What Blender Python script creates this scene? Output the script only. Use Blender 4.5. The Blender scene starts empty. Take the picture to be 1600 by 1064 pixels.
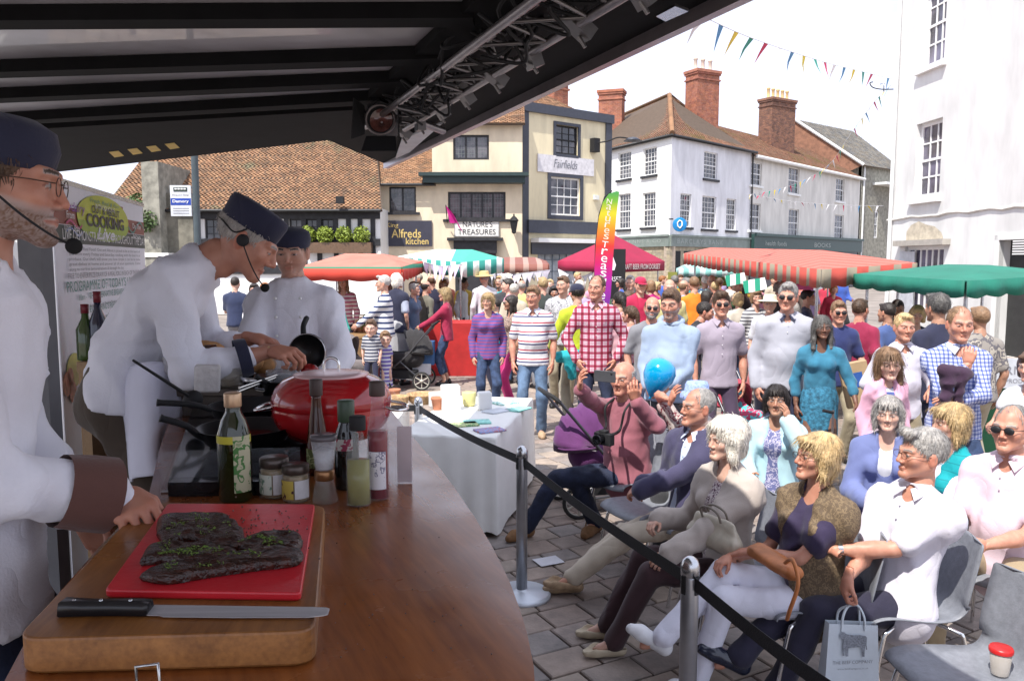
import bpy, math, random
import numpy as np
from mathutils import Vector, Matrix, noise as mnoise
random.seed(7); np.random.seed(7)
R = math.radians
sc = bpy.context.scene
# ------------------------------------------------------------------ camera
FPX, CAMZ, TANP = 1250.0, 2.05, 124/1250.0
PITCH = math.atan(TANP)
cam = bpy.data.cameras.new('camera'); co = bpy.data.objects.new('camera', cam)
sc.collection.objects.link(co); sc.camera = co
co.location = (0, 0, CAMZ); co.rotation_euler = (R(90)-PITCH, 0, 0)
cam.lens = 36*FPX/1600; cam.sensor_width = 36; cam.clip_start = .05; cam.clip_end = 2000
# ------------------------------------------------------------------ light
SUN_TRAVEL = Vector((.36, .52, -1.0)).normalized()
elev = math.asin(-SUN_TRAVEL.z)
sun = bpy.data.lights.new('sun', 'SUN'); sun.energy = 5.0; sun.angle = R(.55); sun.color = (1, .96, .89)
so = bpy.data.objects.new('sun', sun); sc.collection.objects.link(so)
so.rotation_euler = SUN_TRAVEL.to_track_quat('-Z', 'Y').to_euler(); so.location = (-10, -12, 30)
world = bpy.data.worlds.new('World'); sc.world = world; world.use_nodes = True
wn = world.node_tree; wn.nodes.clear()
def N(t, ty, **k):
    n = t.nodes.new(ty)
    for a, b in k.items():
        if a in n.inputs: n.inputs[a].default_value = b
        else: setattr(n, a, b)
    return n
sky = N(wn, 'ShaderNodeTexSky', sky_type='NISHITA', sun_disc=False, sun_elevation=elev,
        sun_rotation=math.atan2(-SUN_TRAVEL.x, -SUN_TRAVEL.y), air_density=1.0, dust_density=2.0)
tc = N(wn, 'ShaderNodeTexCoord'); mp = N(wn, 'ShaderNodeMapping'); mp.inputs['Scale'].default_value = (1, 1, 2.6)
nz = N(wn, 'ShaderNodeTexNoise', Scale=2.3, Detail=7.0, Roughness=.55)
rp = N(wn, 'ShaderNodeValToRGB'); rp.color_ramp.elements[0].position = .34; rp.color_ramp.elements[1].position = .50; rp.color_ramp.elements[0].color = (.62, .62, .62, 1)
mx = N(wn, 'ShaderNodeMixRGB'); mx.inputs[2].default_value = (8.6, 9.2, 11.2, 1)
bg = N(wn, 'ShaderNodeBackground', Strength=.10); wo = N(wn, 'ShaderNodeOutputWorld')
L = wn.links.new
L(tc.outputs['Generated'], mp.inputs[0]); L(mp.outputs[0], nz.inputs['Vector']); L(nz.outputs['Fac'], rp.inputs[0])
L(rp.outputs[0], mx.inputs[0]); L(sky.outputs[0], mx.inputs[1]); L(mx.outputs[0], bg.inputs[0]); L(bg.outputs[0], wo.inputs[0])
sc.view_settings.view_transform = 'Standard'; sc.view_settings.look = 'None'
sc.view_settings.exposure = 0.4; sc.view_settings.gamma = 1
sc.cycles.use_denoising = True
sc.cycles.max_bounces = 7; sc.cycles.transparent_max_bounces = 12; sc.cycles.sample_clamp_indirect = 6
# ------------------------------------------------------------------ pixel <-> world helpers (photo is 1600x1064)
FW = Vector((0, math.cos(PITCH), -math.sin(PITCH))); UPV = Vector((0, math.sin(PITCH), math.cos(PITCH)))
CP = Vector((0, 0, CAMZ))
def ray(px, py): return FW + Vector((1, 0, 0))*((px-800)/FPX) - UPV*((py-532)/FPX)
def at(px, py, Y): d = ray(px, py); return CP + d*(Y/d.y)
def atz(px, py, z): d = ray(px, py); return CP + d*((z-CAMZ)/d.z)
# ------------------------------------------------------------------ scene helpers
COL = sc.collection
def tag(o, label=None, cat=None, group=None, kind=None):
    if label: o['label'] = label
    if cat: o['category'] = cat
    if group: o['group'] = group
    if kind: o['kind'] = kind
    return o
def empty(name, loc=(0, 0, 0), rz=0, label=None, cat=None, group=None, kind=None):
    o = bpy.data.objects.new(name, None); COL.objects.link(o)
    o.location = loc; o.rotation_euler = (0, 0, rz); o.empty_display_size = .1
    return tag(o, label, cat, group, kind)
def link(name, me, parent=None):
    o = bpy.data.objects.new(name, me); COL.objects.link(o)
    if parent: o.parent = parent
    return o
def copy_tree(o, parent=None):
    c = o.copy(); COL.objects.link(c); c.parent = parent
    for ch in list(o.children): copy_tree(ch, c)
    return c
class MB:
    def __init__(s): s.v = []; s.f = []; s.m = []; s.s = []
    def add(s, vs, fs, m=0, sm=False, X=None):
        b = len(s.v)
        if X is not None: vs = [X @ Vector(v) for v in vs]
        s.v += [tuple(v) for v in vs]
        for f in fs: s.f.append(tuple(i+b for i in f)); s.m.append(m); s.s.append(sm)
        return s
    def bx(s, x0, x1, y0, y1, z0, z1, m=0, X=None):
        vs = [(x0,y0,z0),(x1,y0,z0),(x1,y1,z0),(x0,y1,z0),(x0,y0,z1),(x1,y0,z1),(x1,y1,z1),(x0,y1,z1)]
        return s.add(vs, [(0,3,2,1),(4,5,6,7),(0,1,5,4),(1,2,6,5),(2,3,7,6),(3,0,4,7)], m, False, X)
    def box(s, c, sz, m=0, X=None):
        return s.bx(c[0]-sz[0]/2, c[0]+sz[0]/2, c[1]-sz[1]/2, c[1]+sz[1]/2, c[2]-sz[2]/2, c[2]+sz[2]/2, m, X)
    def rbox(s, x0, x1, y0, y1, z0, z1, r=.01, m=0, X=None, n=4, e=.003):
        pts = []
        for cx, cy, a0 in ((x1-r, y1-r, 0), (x0+r, y1-r, 90), (x0+r, y0+r, 180), (x1-r, y0+r, 270)):
            for k in range(n+1): a = R(a0+90*k/n); pts.append((cx, cy, math.cos(a), math.sin(a)))
        rings = [(z0, r-e), (z0+e, r), (z1-e, r), (z1, r-e)]
        vs = [(cx+c*q, cy+d*q, z) for z, q in rings for cx, cy, c, d in pts]; K = len(pts)
        fs = [(j*K+i, j*K+(i+1) % K, (j+1)*K+(i+1) % K, (j+1)*K+i) for j in range(3) for i in range(K)]
        fs += [tuple(reversed(range(K))), tuple(3*K+i for i in range(K))]
        return s.add(vs, fs, m, False, X)
    def tube(s, pts, r, seg=8, m=0, cap=True, sm=True, X=None, closed=False):
        pts = [Vector(p) for p in pts]; n = len(pts)
        rs = r if isinstance(r, (list, tuple)) else [r]*n
        vs = []; fs = []; u = None
        for i, p in enumerate(pts):
            t = (pts[(i+1) % n]-pts[i-1]) if closed else (pts[min(i+1, n-1)]-pts[max(i-1, 0)])
            t.normalize()
            if u is None: u = t.orthogonal().normalized()
            u = (u-t*u.dot(t)).normalized(); w = t.cross(u)
            for k in range(seg):
                a = 2*math.pi*k/seg; vs.append(p+(u*math.cos(a)+w*math.sin(a))*rs[i])
        for i in range(n if closed else n-1):
            j = (i+1) % n
            for k in range(seg): fs.append((i*seg+k, i*seg+(k+1) % seg, j*seg+(k+1) % seg, j*seg+k))
        s.add(vs, fs, m, sm, X)
        if cap and not closed:
            s.add(vs[:seg], [tuple(reversed(range(seg)))], m, False, X); s.add(vs[-seg:], [tuple(range(seg))], m, False, X)
        return s
    def lathe(s, prof, c=(0, 0, 0), seg=20, m=0, sm=True, X=None, sx=1, sy=1, cap=True):
        vs = [(c[0]+r*math.cos(2*math.pi*k/seg)*sx, c[1]+r*math.sin(2*math.pi*k/seg)*sy, c[2]+z) for r, z in prof for k in range(seg)]
        fs = [(i*seg+k, i*seg+(k+1) % seg, (i+1)*seg+(k+1) % seg, (i+1)*seg+k) for i in range(len(prof)-1) for k in range(seg)]
        if cap:
            fs += [tuple(reversed(range(seg))), tuple((len(prof)-1)*seg+k for k in range(seg))]
        return s.add(vs, fs, m, sm, X)
    def prism(s, poly, z0, z1, m=0, X=None):
        n = len(poly); vs = [(x, y, z0) for x, y in poly]+[(x, y, z1) for x, y in poly]
        fs = [tuple(reversed(range(n))), tuple(range(n, 2*n))]+[(i, (i+1) % n, n+(i+1) % n, n+i) for i in range(n)]
        return s.add(vs, fs, m, False, X)
    def ball(s, c, r, m=0, seg=12, X=None, sc3=(1, 1, 1)):
        prof = [(max(1e-4, math.sin(math.pi*i/8))*r, -math.cos(math.pi*i/8)*r*sc3[2]) for i in range(9)]
        return s.lathe(prof, c, seg, m, True, X, sc3[0], sc3[1], False)
    def slab(s, quad, th, m=0):            # quad of 4 points given thickness along its normal
        q = [Vector(p) for p in quad]; n = (q[1]-q[0]).cross(q[3]-q[0]).normalized()*th
        return s.add(q+[p-n for p in q], [(0,1,2,3),(7,6,5,4),(0,4,5,1),(1,5,6,2),(2,6,7,3),(3,7,4,0)], m)
    def mesh(s, name, mats):
        me = bpy.data.meshes.new(name); me.from_pydata(s.v, [], s.f)
        mats = mats if isinstance(mats, (list, tuple)) else [mats]
        for q in mats: me.materials.append(q)
        me.polygons.foreach_set('material_index', s.m); me.polygons.foreach_set('use_smooth', s.s); me.update()
        return me
    def build(s, name, mats, parent=None, label=None, cat=None, group=None, kind=None):
        return tag(link(name, s.mesh(name, mats), parent), label, cat, group, kind)
def bezier(pts, n=16):
    P = [Vector(p) for p in pts]; out = []
    for i in range(len(P)-1):
        p0 = P[max(i-1, 0)]; p1 = P[i]; p2 = P[i+1]; p3 = P[min(i+2, len(P)-1)]
        for k in range(n):
            t = k/n
            out.append(.5*((2*p1)+(p2-p0)*t+(2*p0-5*p1+4*p2-p3)*t*t+(3*p1-p0-3*p2+p3)*t**3))
    out.append(P[-1]); return out
# ------------------------------------------------------------------ materials
MC = {}
def M(name, col=(.5, .5, .5), rough=.6, metal=0, var=.12, vs=6, bump=0, bs=40, spec=.5, trans=0, alpha=1, coat=0, stretch=(1, 1, 1), col2=None, lo=.35, hi=.65, sheen=0, detail=4, emit=0):
    if name in MC: return MC[name]
    m = bpy.data.materials.new(name); m.use_nodes = True; t = m.node_tree; b = t.nodes['Principled BSDF']
    b.inputs['Roughness'].default_value = rough; b.inputs['Metallic'].default_value = metal
    b.inputs['Specular IOR Level'].default_value = spec; b.inputs['Transmission Weight'].default_value = trans
    b.inputs['Alpha'].default_value = alpha; b.inputs['Coat Weight'].default_value = coat; b.inputs['Sheen Weight'].default_value = sheen
    c = tuple(col)+(1,); b.inputs['Base Color'].default_value = c
    if emit: b.inputs['Emission Color'].default_value = c; b.inputs['Emission Strength'].default_value = emit
    tcn = N(t, 'ShaderNodeTexCoord'); mp = N(t, 'ShaderNodeMapping'); mp.inputs['Scale'].default_value = stretch
    t.links.new(tcn.outputs['Object'], mp.inputs[0])
    if var > 0 or col2:
        n = N(t, 'ShaderNodeTexNoise', Scale=vs, Detail=detail, Roughness=.6); t.links.new(mp.outputs[0], n.inputs['Vector'])
        r = N(t, 'ShaderNodeValToRGB'); e = r.color_ramp.elements; e[0].position = lo; e[1].position = hi
        if col2: e[0].color = c; e[1].color = tuple(col2)+(1,)
        else:
            e[0].color = tuple(x*(1-var) for x in col)+(1,); e[1].color = tuple(min(1, x*(1+var)) for x in col)+(1,)
        t.links.new(n.outputs['Fac'], r.inputs[0]); t.links.new(r.outputs[0], b.inputs['Base Color'])
    if bump:
        n2 = N(t, 'ShaderNodeTexNoise', Scale=bs, Detail=3.0); t.links.new(mp.outputs[0], n2.inputs['Vector'])
        bp = N(t, 'ShaderNodeBump', Strength=min(1, bump), Distance=.01); t.links.new(n2.outputs['Fac'], bp.inputs['Height']); t.links.new(bp.outputs[0], b.inputs['Normal'])
    MC[name] = m; return m
def ramp_set(r, stops, const=False):
    e = r.color_ramp.elements
    while len(e) > 1: e.remove(e[-1])
    e[0].position = stops[0][0]; e[0].color = tuple(stops[0][1])+(1,)
    for p, c in stops[1:]:
        x = e.new(p); x.color = tuple(c)+(1,)
    if const: r.color_ramp.interpolation = 'CONSTANT'
def stripes(name, stops, period, axis=2, rough=.8, off=0.0, bump=.2):
    """repeating colour bands along an object axis: stops in 0..1 of the period"""
    if name in MC: return MC[name]
    m = bpy.data.materials.new(name); m.use_nodes = True; t = m.node_tree; b = t.nodes['Principled BSDF']
    b.inputs['Roughness'].default_value = rough
    tcn = N(t, 'ShaderNodeTexCoord'); sp = N(t, 'ShaderNodeSeparateXYZ'); t.links.new(tcn.outputs['Object'], sp.inputs[0])
    a = N(t, 'ShaderNodeMath', operation='ADD'); a.inputs[1].default_value = off; t.links.new(sp.outputs[axis], a.inputs[0])
    d = N(t, 'ShaderNodeMath', operation='DIVIDE'); d.inputs[1].default_value = period; t.links.new(a.outputs[0], d.inputs[0])
    f = N(t, 'ShaderNodeMath', operation='FRACT'); t.links.new(d.outputs[0], f.inputs[0])
    r = N(t, 'ShaderNodeValToRGB'); ramp_set(r, stops, True); t.links.new(f.outputs[0], r.inputs[0]); t.links.new(r.outputs[0], b.inputs['Base Color'])
    n2 = N(t, 'ShaderNodeTexNoise', Scale=25.0, Detail=3.0); t.links.new(tcn.outputs['Object'], n2.inputs['Vector'])
    bp = N(t, 'ShaderNodeBump', Strength=bump, Distance=.01); t.links.new(n2.outputs['Fac'], bp.inputs['Height']); t.links.new(bp.outputs[0], b.inputs['Normal'])
    MC[name] = m; return m
def plaid(name, base, a_, b_, period=.09):
    if name in MC: return MC[name]
    m = bpy.data.materials.new(name); m.use_nodes = True; t = m.node_tree; b = t.nodes['Principled BSDF']; b.inputs['Roughness'].default_value = .85
    tcn = N(t, 'ShaderNodeTexCoord'); sp = N(t, 'ShaderNodeSeparateXYZ'); t.links.new(tcn.outputs['Object'], sp.inputs[0])
    outs = []
    for ax, colr in ((0, a_), (2, b_)):
        d = N(t, 'ShaderNodeMath', operation='DIVIDE'); d.inputs[1].default_value = period; t.links.new(sp.outputs[ax], d.inputs[0])
        f = N(t, 'ShaderNodeMath', operation='FRACT'); t.links.new(d.outputs[0], f.inputs[0])
        r = N(t, 'ShaderNodeValToRGB'); w = (1, 1, 1)
        ramp_set(r, [(0, colr), (.38, w), (.5, tuple(.4+.6*c for c in colr)), (.6, w), (.72, colr), (.78, w), (.9, tuple(.5+.5*c for c in colr))], True)
        t.links.new(f.outputs[0], r.inputs[0]); outs.append(r)
    m1 = N(t, 'ShaderNodeMixRGB', blend_type='MULTIPLY'); m1.inputs[0].default_value = 1
    t.links.new(outs[0].outputs[0], m1.inputs[1]); t.links.new(outs[1].outputs[0], m1.inputs[2])
    m2 = N(t, 'ShaderNodeMixRGB', blend_type='MULTIPLY'); m2.inputs[0].default_value = 1; m2.inputs[2].default_value = tuple(base)+(1,)
    t.links.new(m1.outputs[0], m2.inputs[1]); t.links.new(m2.outputs[0], b.inputs['Base Color'])
    MC[name] = m; return m
def spots(name, base, c1, scale=30, thr=.5, rough=.8):
    if name in MC: return MC[name]
    m = bpy.data.materials.new(name); m.use_nodes = True; t = m.node_tree; b = t.nodes['Principled BSDF']; b.inputs['Roughness'].default_value = rough
    tcn = N(t, 'ShaderNodeTexCoord'); v = N(t, 'ShaderNodeTexNoise', Scale=scale, Detail=2.5); t.links.new(tcn.outputs['Object'], v.inputs['Vector'])
    r = N(t, 'ShaderNodeValToRGB'); ramp_set(r, [(0, base), (thr, c1), (min(.99, thr+.08), base), (min(1, thr+.16), tuple((x+y)/2 for x, y in zip(base, c1)))], True)
    t.links.new(v.outputs['Fac'], r.inputs[0]); t.links.new(r.outputs[0], b.inputs['Base Color']); MC[name] = m; return m
def wood(name, c1, c2, rough=.35, rot=0, scale=9, stretch=(1, .06, 1), coat=.2, bump=.12):
    if name in MC: return MC[name]
    m = bpy.data.materials.new(name); m.use_nodes = True; t = m.node_tree; b = t.nodes['Principled BSDF']
    b.inputs['Roughness'].default_value = rough; b.inputs['Coat Weight'].default_value = coat; b.inputs['Coat Roughness'].default_value = .16
    tcn = N(t, 'ShaderNodeTexCoord'); mr = N(t, 'ShaderNodeMapping'); mr.inputs['Rotation'].default_value = (0, 0, rot); mp = N(t, 'ShaderNodeMapping'); mp.inputs['Scale'].default_value = stretch
    t.links.new(tcn.outputs['Object'], mr.inputs[0]); t.links.new(mr.outputs[0], mp.inputs[0])
    n = N(t, 'ShaderNodeTexNoise', Scale=scale, Detail=6.0, Roughness=.62, Distortion=.6); t.links.new(mp.outputs[0], n.inputs['Vector'])
    n3 = N(t, 'ShaderNodeTexNoise', Scale=scale*12, Detail=3.0); t.links.new(mp.outputs[0], n3.inputs['Vector'])
    mxn = N(t, 'ShaderNodeMixRGB'); mxn.inputs[0].default_value = .35; t.links.new(n.outputs['Fac'], mxn.inputs[1]); t.links.new(n3.outputs['Fac'], mxn.inputs[2])
    r = N(t, 'ShaderNodeValToRGB'); ramp_set(r, [(.3, c1), (.5, tuple((x+y)/2 for x, y in zip(c1, c2))), (.68, c2)])
    t.links.new(mxn.outputs[0], r.inputs[0])
    n4 = N(t, 'ShaderNodeTexNoise', Scale=5.0, Detail=6.0); t.links.new(tcn.outputs['Object'], n4.inputs['Vector'])
    rr = N(t, 'ShaderNodeMapRange'); rr.inputs[1].default_value = .3; rr.inputs[2].default_value = .7; rr.inputs[3].default_value = rough*.6; rr.inputs[4].default_value = rough*1.5
    t.links.new(n4.outputs['Fac'], rr.inputs[0]); t.links.new(rr.outputs[0], b.inputs['Roughness'])
    t.links.new(r.outputs[0], b.inputs['Base Color'])
    bp = N(t, 'ShaderNodeBump', Strength=bump, Distance=.002); t.links.new(mxn.outputs[0], bp.inputs['Height']); t.links.new(bp.outputs[0], b.inputs['Normal'])
    MC[name] = m; return m
def rnd_island(name, cols, rough=.85, vs=3, moss=None, bump=.3):
    """each loose piece (tile, brick, paver) takes its own tone from the list"""
    if name in MC: return MC[name]
    m = bpy.data.materials.new(name); m.use_nodes = True; t = m.node_tree; b = t.nodes['Principled BSDF']; b.inputs['Roughness'].default_value = rough
    g = N(t, 'ShaderNodeNewGeometry'); r = N(t, 'ShaderNodeValToRGB'); k = len(cols)
    oi = N(t, 'ShaderNodeObjectInfo'); ad = N(t, 'ShaderNodeMath', operation='ADD'); fr = N(t, 'ShaderNodeMath', operation='FRACT')
    t.links.new(g.outputs['Random Per Island'], ad.inputs[0]); t.links.new(oi.outputs['Random'], ad.inputs[1]); t.links.new(ad.outputs[0], fr.inputs[0])
    ramp_set(r, [(i/k, c) for i, c in enumerate(cols)]); t.links.new(fr.outputs[0], r.inputs[0])
    tcn = N(t, 'ShaderNodeTexCoord'); geo = tcn.outputs['Object']
    n = N(t, 'ShaderNodeTexNoise', Scale=vs, Detail=6.0, Roughness=.65); t.links.new(g.outputs['Position'], n.inputs['Vector'])
    r2 = N(t, 'ShaderNodeValToRGB'); ramp_set(r2, [(.3, (.6, .6, .6)), (.7, (1.25, 1.2, 1.15))]); t.links.new(n.outputs['Fac'], r2.inputs[0])
    mu = N(t, 'ShaderNodeMixRGB', blend_type='MULTIPLY'); mu.inputs[0].default_value = 1; t.links.new(r.outputs[0], mu.inputs[1]); t.links.new(r2.outputs[0], mu.inputs[2])
    out = mu
    if moss:
        n5 = N(t, 'ShaderNodeTexNoise', Scale=.5, Detail=9.0, Roughness=.75); t.links.new(g.outputs['Position'], n5.inputs['Vector'])
        r5 = N(t, 'ShaderNodeValToRGB'); ramp_set(r5, [(moss[1], (0, 0, 0)), (moss[1]+.1, (1, 1, 1))]); t.links.new(n5.outputs['Fac'], r5.inputs[0])
        mm = N(t, 'ShaderNodeMixRGB'); mm.inputs[2].default_value = tuple(moss[0])+(1,); t.links.new(r5.outputs[0], mm.inputs[0]); t.links.new(mu.outputs[0], mm.inputs[1]); out = mm
    t.links.new(out.outputs[0], b.inputs['Base Color'])
    n2 = N(t, 'ShaderNodeTexNoise', Scale=60.0, Detail=3.0); t.links.new(geo, n2.inputs['Vector'])
    bp = N(t, 'ShaderNodeBump', Strength=bump, Distance=.01); t.links.new(n2.outputs['Fac'], bp.inputs['Height']); t.links.new(bp.outputs[0], b.inputs['Normal'])
    MC[name] = m; return m
black_paint = M('black_paint', (.012, .012, .014), .45, var=.2, bump=.1)
matte_black = M('matte_black', (.010, .010, .012), .75, var=.2)
steel = M('steel', (.55, .56, .58), .25, 1, var=.08, vs=20)
chrome = M('chrome', (.8, .8, .8), .12, 1, var=0)
white_paint = M('white_paint', (.8, .8, .79), .5, var=.04, vs=2, bump=.1, bs=15)
timber_black = M('timber_black', (.018, .018, .022), .55, var=.4, vs=8, bump=.3)
glass_dark = M('window_glass', (.02, .022, .03), .06, vs=1.3, spec=.9, col2=(.14, .13, .14), lo=.45, hi=.62)  # paler noise tone paints reflections and curtains into the panes
# ------------------------------------------------------------------ lettering
_txt_cache = {}
def lettering(body, w, h, mat, parent, X, name='lettering', shear=0, bold=0, spacing=1, extr=.002, align='C', keep=True):
    key = (body, shear, bold, spacing)
    if key not in _txt_cache:
        cu = bpy.data.curves.new('t', 'FONT'); cu.body = body; cu.size = 1; cu.shear = shear; cu.offset = bold; cu.space_character = spacing; cu.resolution_u = 3
        o = bpy.data.objects.new('t', cu); COL.objects.link(o); bpy.context.view_layer.update()
        me = bpy.data.meshes.new_from_object(o.evaluated_get(bpy.context.evaluated_depsgraph_get()))
        vs = [tuple(v.co) for v in me.vertices]; fs = [tuple(p.vertices) for p in me.polygons]
        bpy.data.objects.remove(o); bpy.data.curves.remove(cu); bpy.data.meshes.remove(me)
        _txt_cache[key] = (vs, fs)
    vs, fs = _txt_cache[key]
    xs = [v[0] for v in vs]; ys = [v[1] for v in vs]; x0, x1, y0, y1 = min(xs), max(xs), min(ys), max(ys)
    sx = w/(x1-x0); sy = h/(y1-y0)
    mb = MB(); mb.add([((x-x0)*sx-w/2, 0, (y-y0)*sy-h/2) for x, y, z in vs], fs, 0, False, X)   # stands in the local xz plane facing -y
    return mb.build(name, mat, parent)
def T(x, y, z): return Matrix.Translation((x, y, z))
def RX(a): return Matrix.Rotation(a, 4, 'X')
def RY(a): return Matrix.Rotation(a, 4, 'Y')
def RZ(a): return Matrix.Rotation(a, 4, 'Z')
# ================================================================== GROUND
paver_m = rnd_island('paver_stone', [(.27, .22, .20), (.34, .28, .24), (.23, .20, .19), (.37, .31, .26), (.30, .24, .21), (.26, .235, .225)], .8, 5)
g = MB(); g.add([(-600, -200, -.03), (700, -200, -.03), (700, 900, -.03), (-600, 900, -.03)], [(0, 1, 2, 3)])
ground = g.build('ground', M('ground_stone', (.24, .205, .18), .9, var=.25, vs=.8, bump=.3, bs=12), kind='structure')
# paving: courses of blocks laid at a slant across the square
PA = R(28)
def paver_shape(l, w, n=0):
    mb = MB(); e = .006; vs = []
    for z, q in ((-.028, 0), (-.006, 0), (0, e)):
        vs += [(-l/2+q, -w/2+q, z), (l/2-q, -w/2+q, z), (l/2-q, w/2-q, z), (-l/2+q, w/2-q, z)]
    fs = [(a, (a+1) % 4, 4+(a+1) % 4, 4+a) for a in range(4)]+[(4+a, 4+(a+1) % 4, 8+(a+1) % 4, 8+a) for a in range(4)]+[(8, 9, 10, 11)]
    return vs, fs
rngp = random.Random(3); pav = []
ca, sa = math.cos(PA), math.sin(PA)
v = -14
while v < 24:
    w = rngp.choice((.19, .21, .23)); u = -16+rngp.random()*.2
    while u < 30:
        l = rngp.choice((.2, .24, .27, .31)); cx, cy = u+l/2, v+w/2
        X_, Y_ = cx*ca-cy*sa, cx*sa+cy*ca
        if 1.6 < Y_ < 23 and -9 < X_ < 12 and abs(X_) < Y_*.72+.6:
            pav.append((X_, Y_, l-.012, w-.012))
        u += l
    v += w
pav.sort(key=lambda q: (q[0]-1)**2+(q[1])**2+(0 if q[0] > .1 and q[1] > 2.8 else 1e4))
pm = {}
stuff = MB()
for i, (x, y, l, w) in enumerate(pav):
    dz = rngp.uniform(-.003, .003); tx, ty = rngp.uniform(-.008, .008), rngp.uniform(-.008, .008)
    key = (round(l, 3), round(w, 3))
    if i < 300:
        if key not in pm:
            q = MB(); q.add(*paver_shape(l, w)); pm[key] = q.mesh('paver', paver_m)
        o = link('paver', pm[key], ground); o.location = (x, y, dz); o.rotation_euler = (tx, ty, PA)
    else:
        vs, fs = paver_shape(l, w); stuff.add(vs, fs, 0, False, T(x, y, dz) @ RZ(PA) @ RX(tx) @ RY(ty))
stuff.build('paving', paver_m, ground, kind='stuff')
# ================================================================== BUILDINGS
tile_red = rnd_island('clay_tile', [(.26, .135, .07), (.32, .18, .10), (.22, .115, .065), (.34, .20, .11), (.28, .15, .08), (.19, .115, .07)], .9, 1.5, ((.15, .14, .08), .56))
tile_moss = rnd_island('mossy_clay_tile', [(.22, .10, .065), (.27, .13, .08), (.18, .09, .055), (.24, .14, .09)], .9, 1.5, ((.15, .11, .035), .52))
slate = rnd_island('slate_tile', [(.16, .16, .15), (.20, .19, .17), (.13, .13, .13), (.19, .17, .14)], .8, 1.5, ((.16, .15, .09), .6))
brick_m = rnd_island('brick', [(.36, .13, .08), (.42, .17, .10), (.30, .11, .08), (.38, .16, .11)], .9, 3)
brick_d = rnd_island('dark_brick', [(.22, .11, .08), (.28, .14, .09), (.17, .09, .07)], .9, 3)
mortar = M('mortar', (.40, .33, .27), .95, var=.2, bump=.3)
cream = M('cream_render', (.68, .58, .43), .85, var=.12, vs=1.5, stretch=(1, 1, .3), bump=.25, bs=6)
cream2 = M('pale_yellow_render', (.76, .67, .46), .85, var=.12, vs=1.5, stretch=(1, 1, .25), bump=.2, bs=6)
whitewall = M('shaded_white_render', (.72, .72, .75), .85, var=.12, vs=1.4, stretch=(1, 1, .3), bump=.4, bs=9)
offwhite = M('offwhite_render', (.66, .64, .60), .85, var=.14, vs=1.2, stretch=(1, 1, .3), bump=.3, bs=8)
navy_trim = M('slate_grey_paint', (.05, .055, .075), .5, var=.1)
stone_m = rnd_island('stone_block', [(.40, .36, .27), (.46, .41, .31), (.34, .31, .25), (.43, .37, .27)], .9, 3)
stone_g = M('grey_stone', (.26, .25, .21), .9, var=.3, vs=3, bump=.6, bs=5)
green_f = M('dark_green_paint', (.02, .055, .05), .4, var=.1)
greygreen = M('grey_green_stone', (.20, .24, .22), .5, var=.15, vs=2)
lead = M('lead_sheet', (.16, .18, .18), .5, var=.1)
curtain = M('net_curtain', (.35, .34, .36), .8, var=.3, vs=8)
gold = M('gold_paint', (.62, .46, .16), .45, var=.05)
class Facade:
    """a wall that stands on the ground line A-B (A left in the photo); local x along it, y into the building"""
    def __init__(s, A, B):
        s.A = Vector(A); s.B = Vector(B); d = s.B-s.A; s.len = d.length; s.d = d.normalized(); s.n = Vector((-s.d.y, s.d.x)); s.rz = math.atan2(d.y, d.x)
    def loc(s, px, py, off=0):
        r = ray(px, py); dn = r.x*s.n.x+r.y*s.n.y; t = ((s.A.x+s.n.x*off)*s.n.x+(s.A.y+s.n.y*off)*s.n.y)/dn
        p = CP+r*t; return ((p.x-s.A.x)*s.d.x+(p.y-s.A.y)*s.d.y, p.z)
    def rect(s, x0, y0, x1, y1, off=0):
        my, mx_ = (y0+y1)/2, (x0+x1)/2
        return (s.loc(x0, my, off)[0], s.loc(x1, my, off)[0], s.loc(mx_, y1, off)[1], s.loc(mx_, y0, off)[1])   # u0,u1,z0,z1
def wall(mb, x0, x1, z0, z1, holes, dep=.25, m=0, y=0):
    xs = sorted({x0, x1, *[min(max(h[0], x0), x1) for h in holes], *[min(max(h[1], x0), x1) for h in holes]})
    zs = sorted({z0, z1, *[min(max(h[2], z0), z1) for h in holes], *[min(max(h[3], z0), z1) for h in holes]})
    for i in range(len(xs)-1):
        for j in range(len(zs)-1):
            cx, cz = (xs[i]+xs[i+1])/2, (zs[j]+zs[j+1])/2
            if any(h[0] < cx < h[1] and h[2] < cz < h[3] for h in holes): continue
            mb.add([(xs[i], y, zs[j]), (xs[i+1], y, zs[j]), (xs[i+1], y, zs[j+1]), (xs[i], y, zs[j+1])], [(0, 1, 2, 3)], m)
    for a, b, c, d in holes:
        for q in ([(a, y, c), (a, y+dep, c), (a, y+dep, d), (a, y, d)], [(b, y, c), (b, y, d), (b, y+dep, d), (b, y+dep, c)],
                  [(a, y, c), (b, y, c), (b, y+dep, c), (a, y+dep, c)], [(a, y, d), (a, y+dep, d), (b, y+dep, d), (b, y, d)]):
            mb.add(q, [(0, 1, 2, 3)], m)
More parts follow.
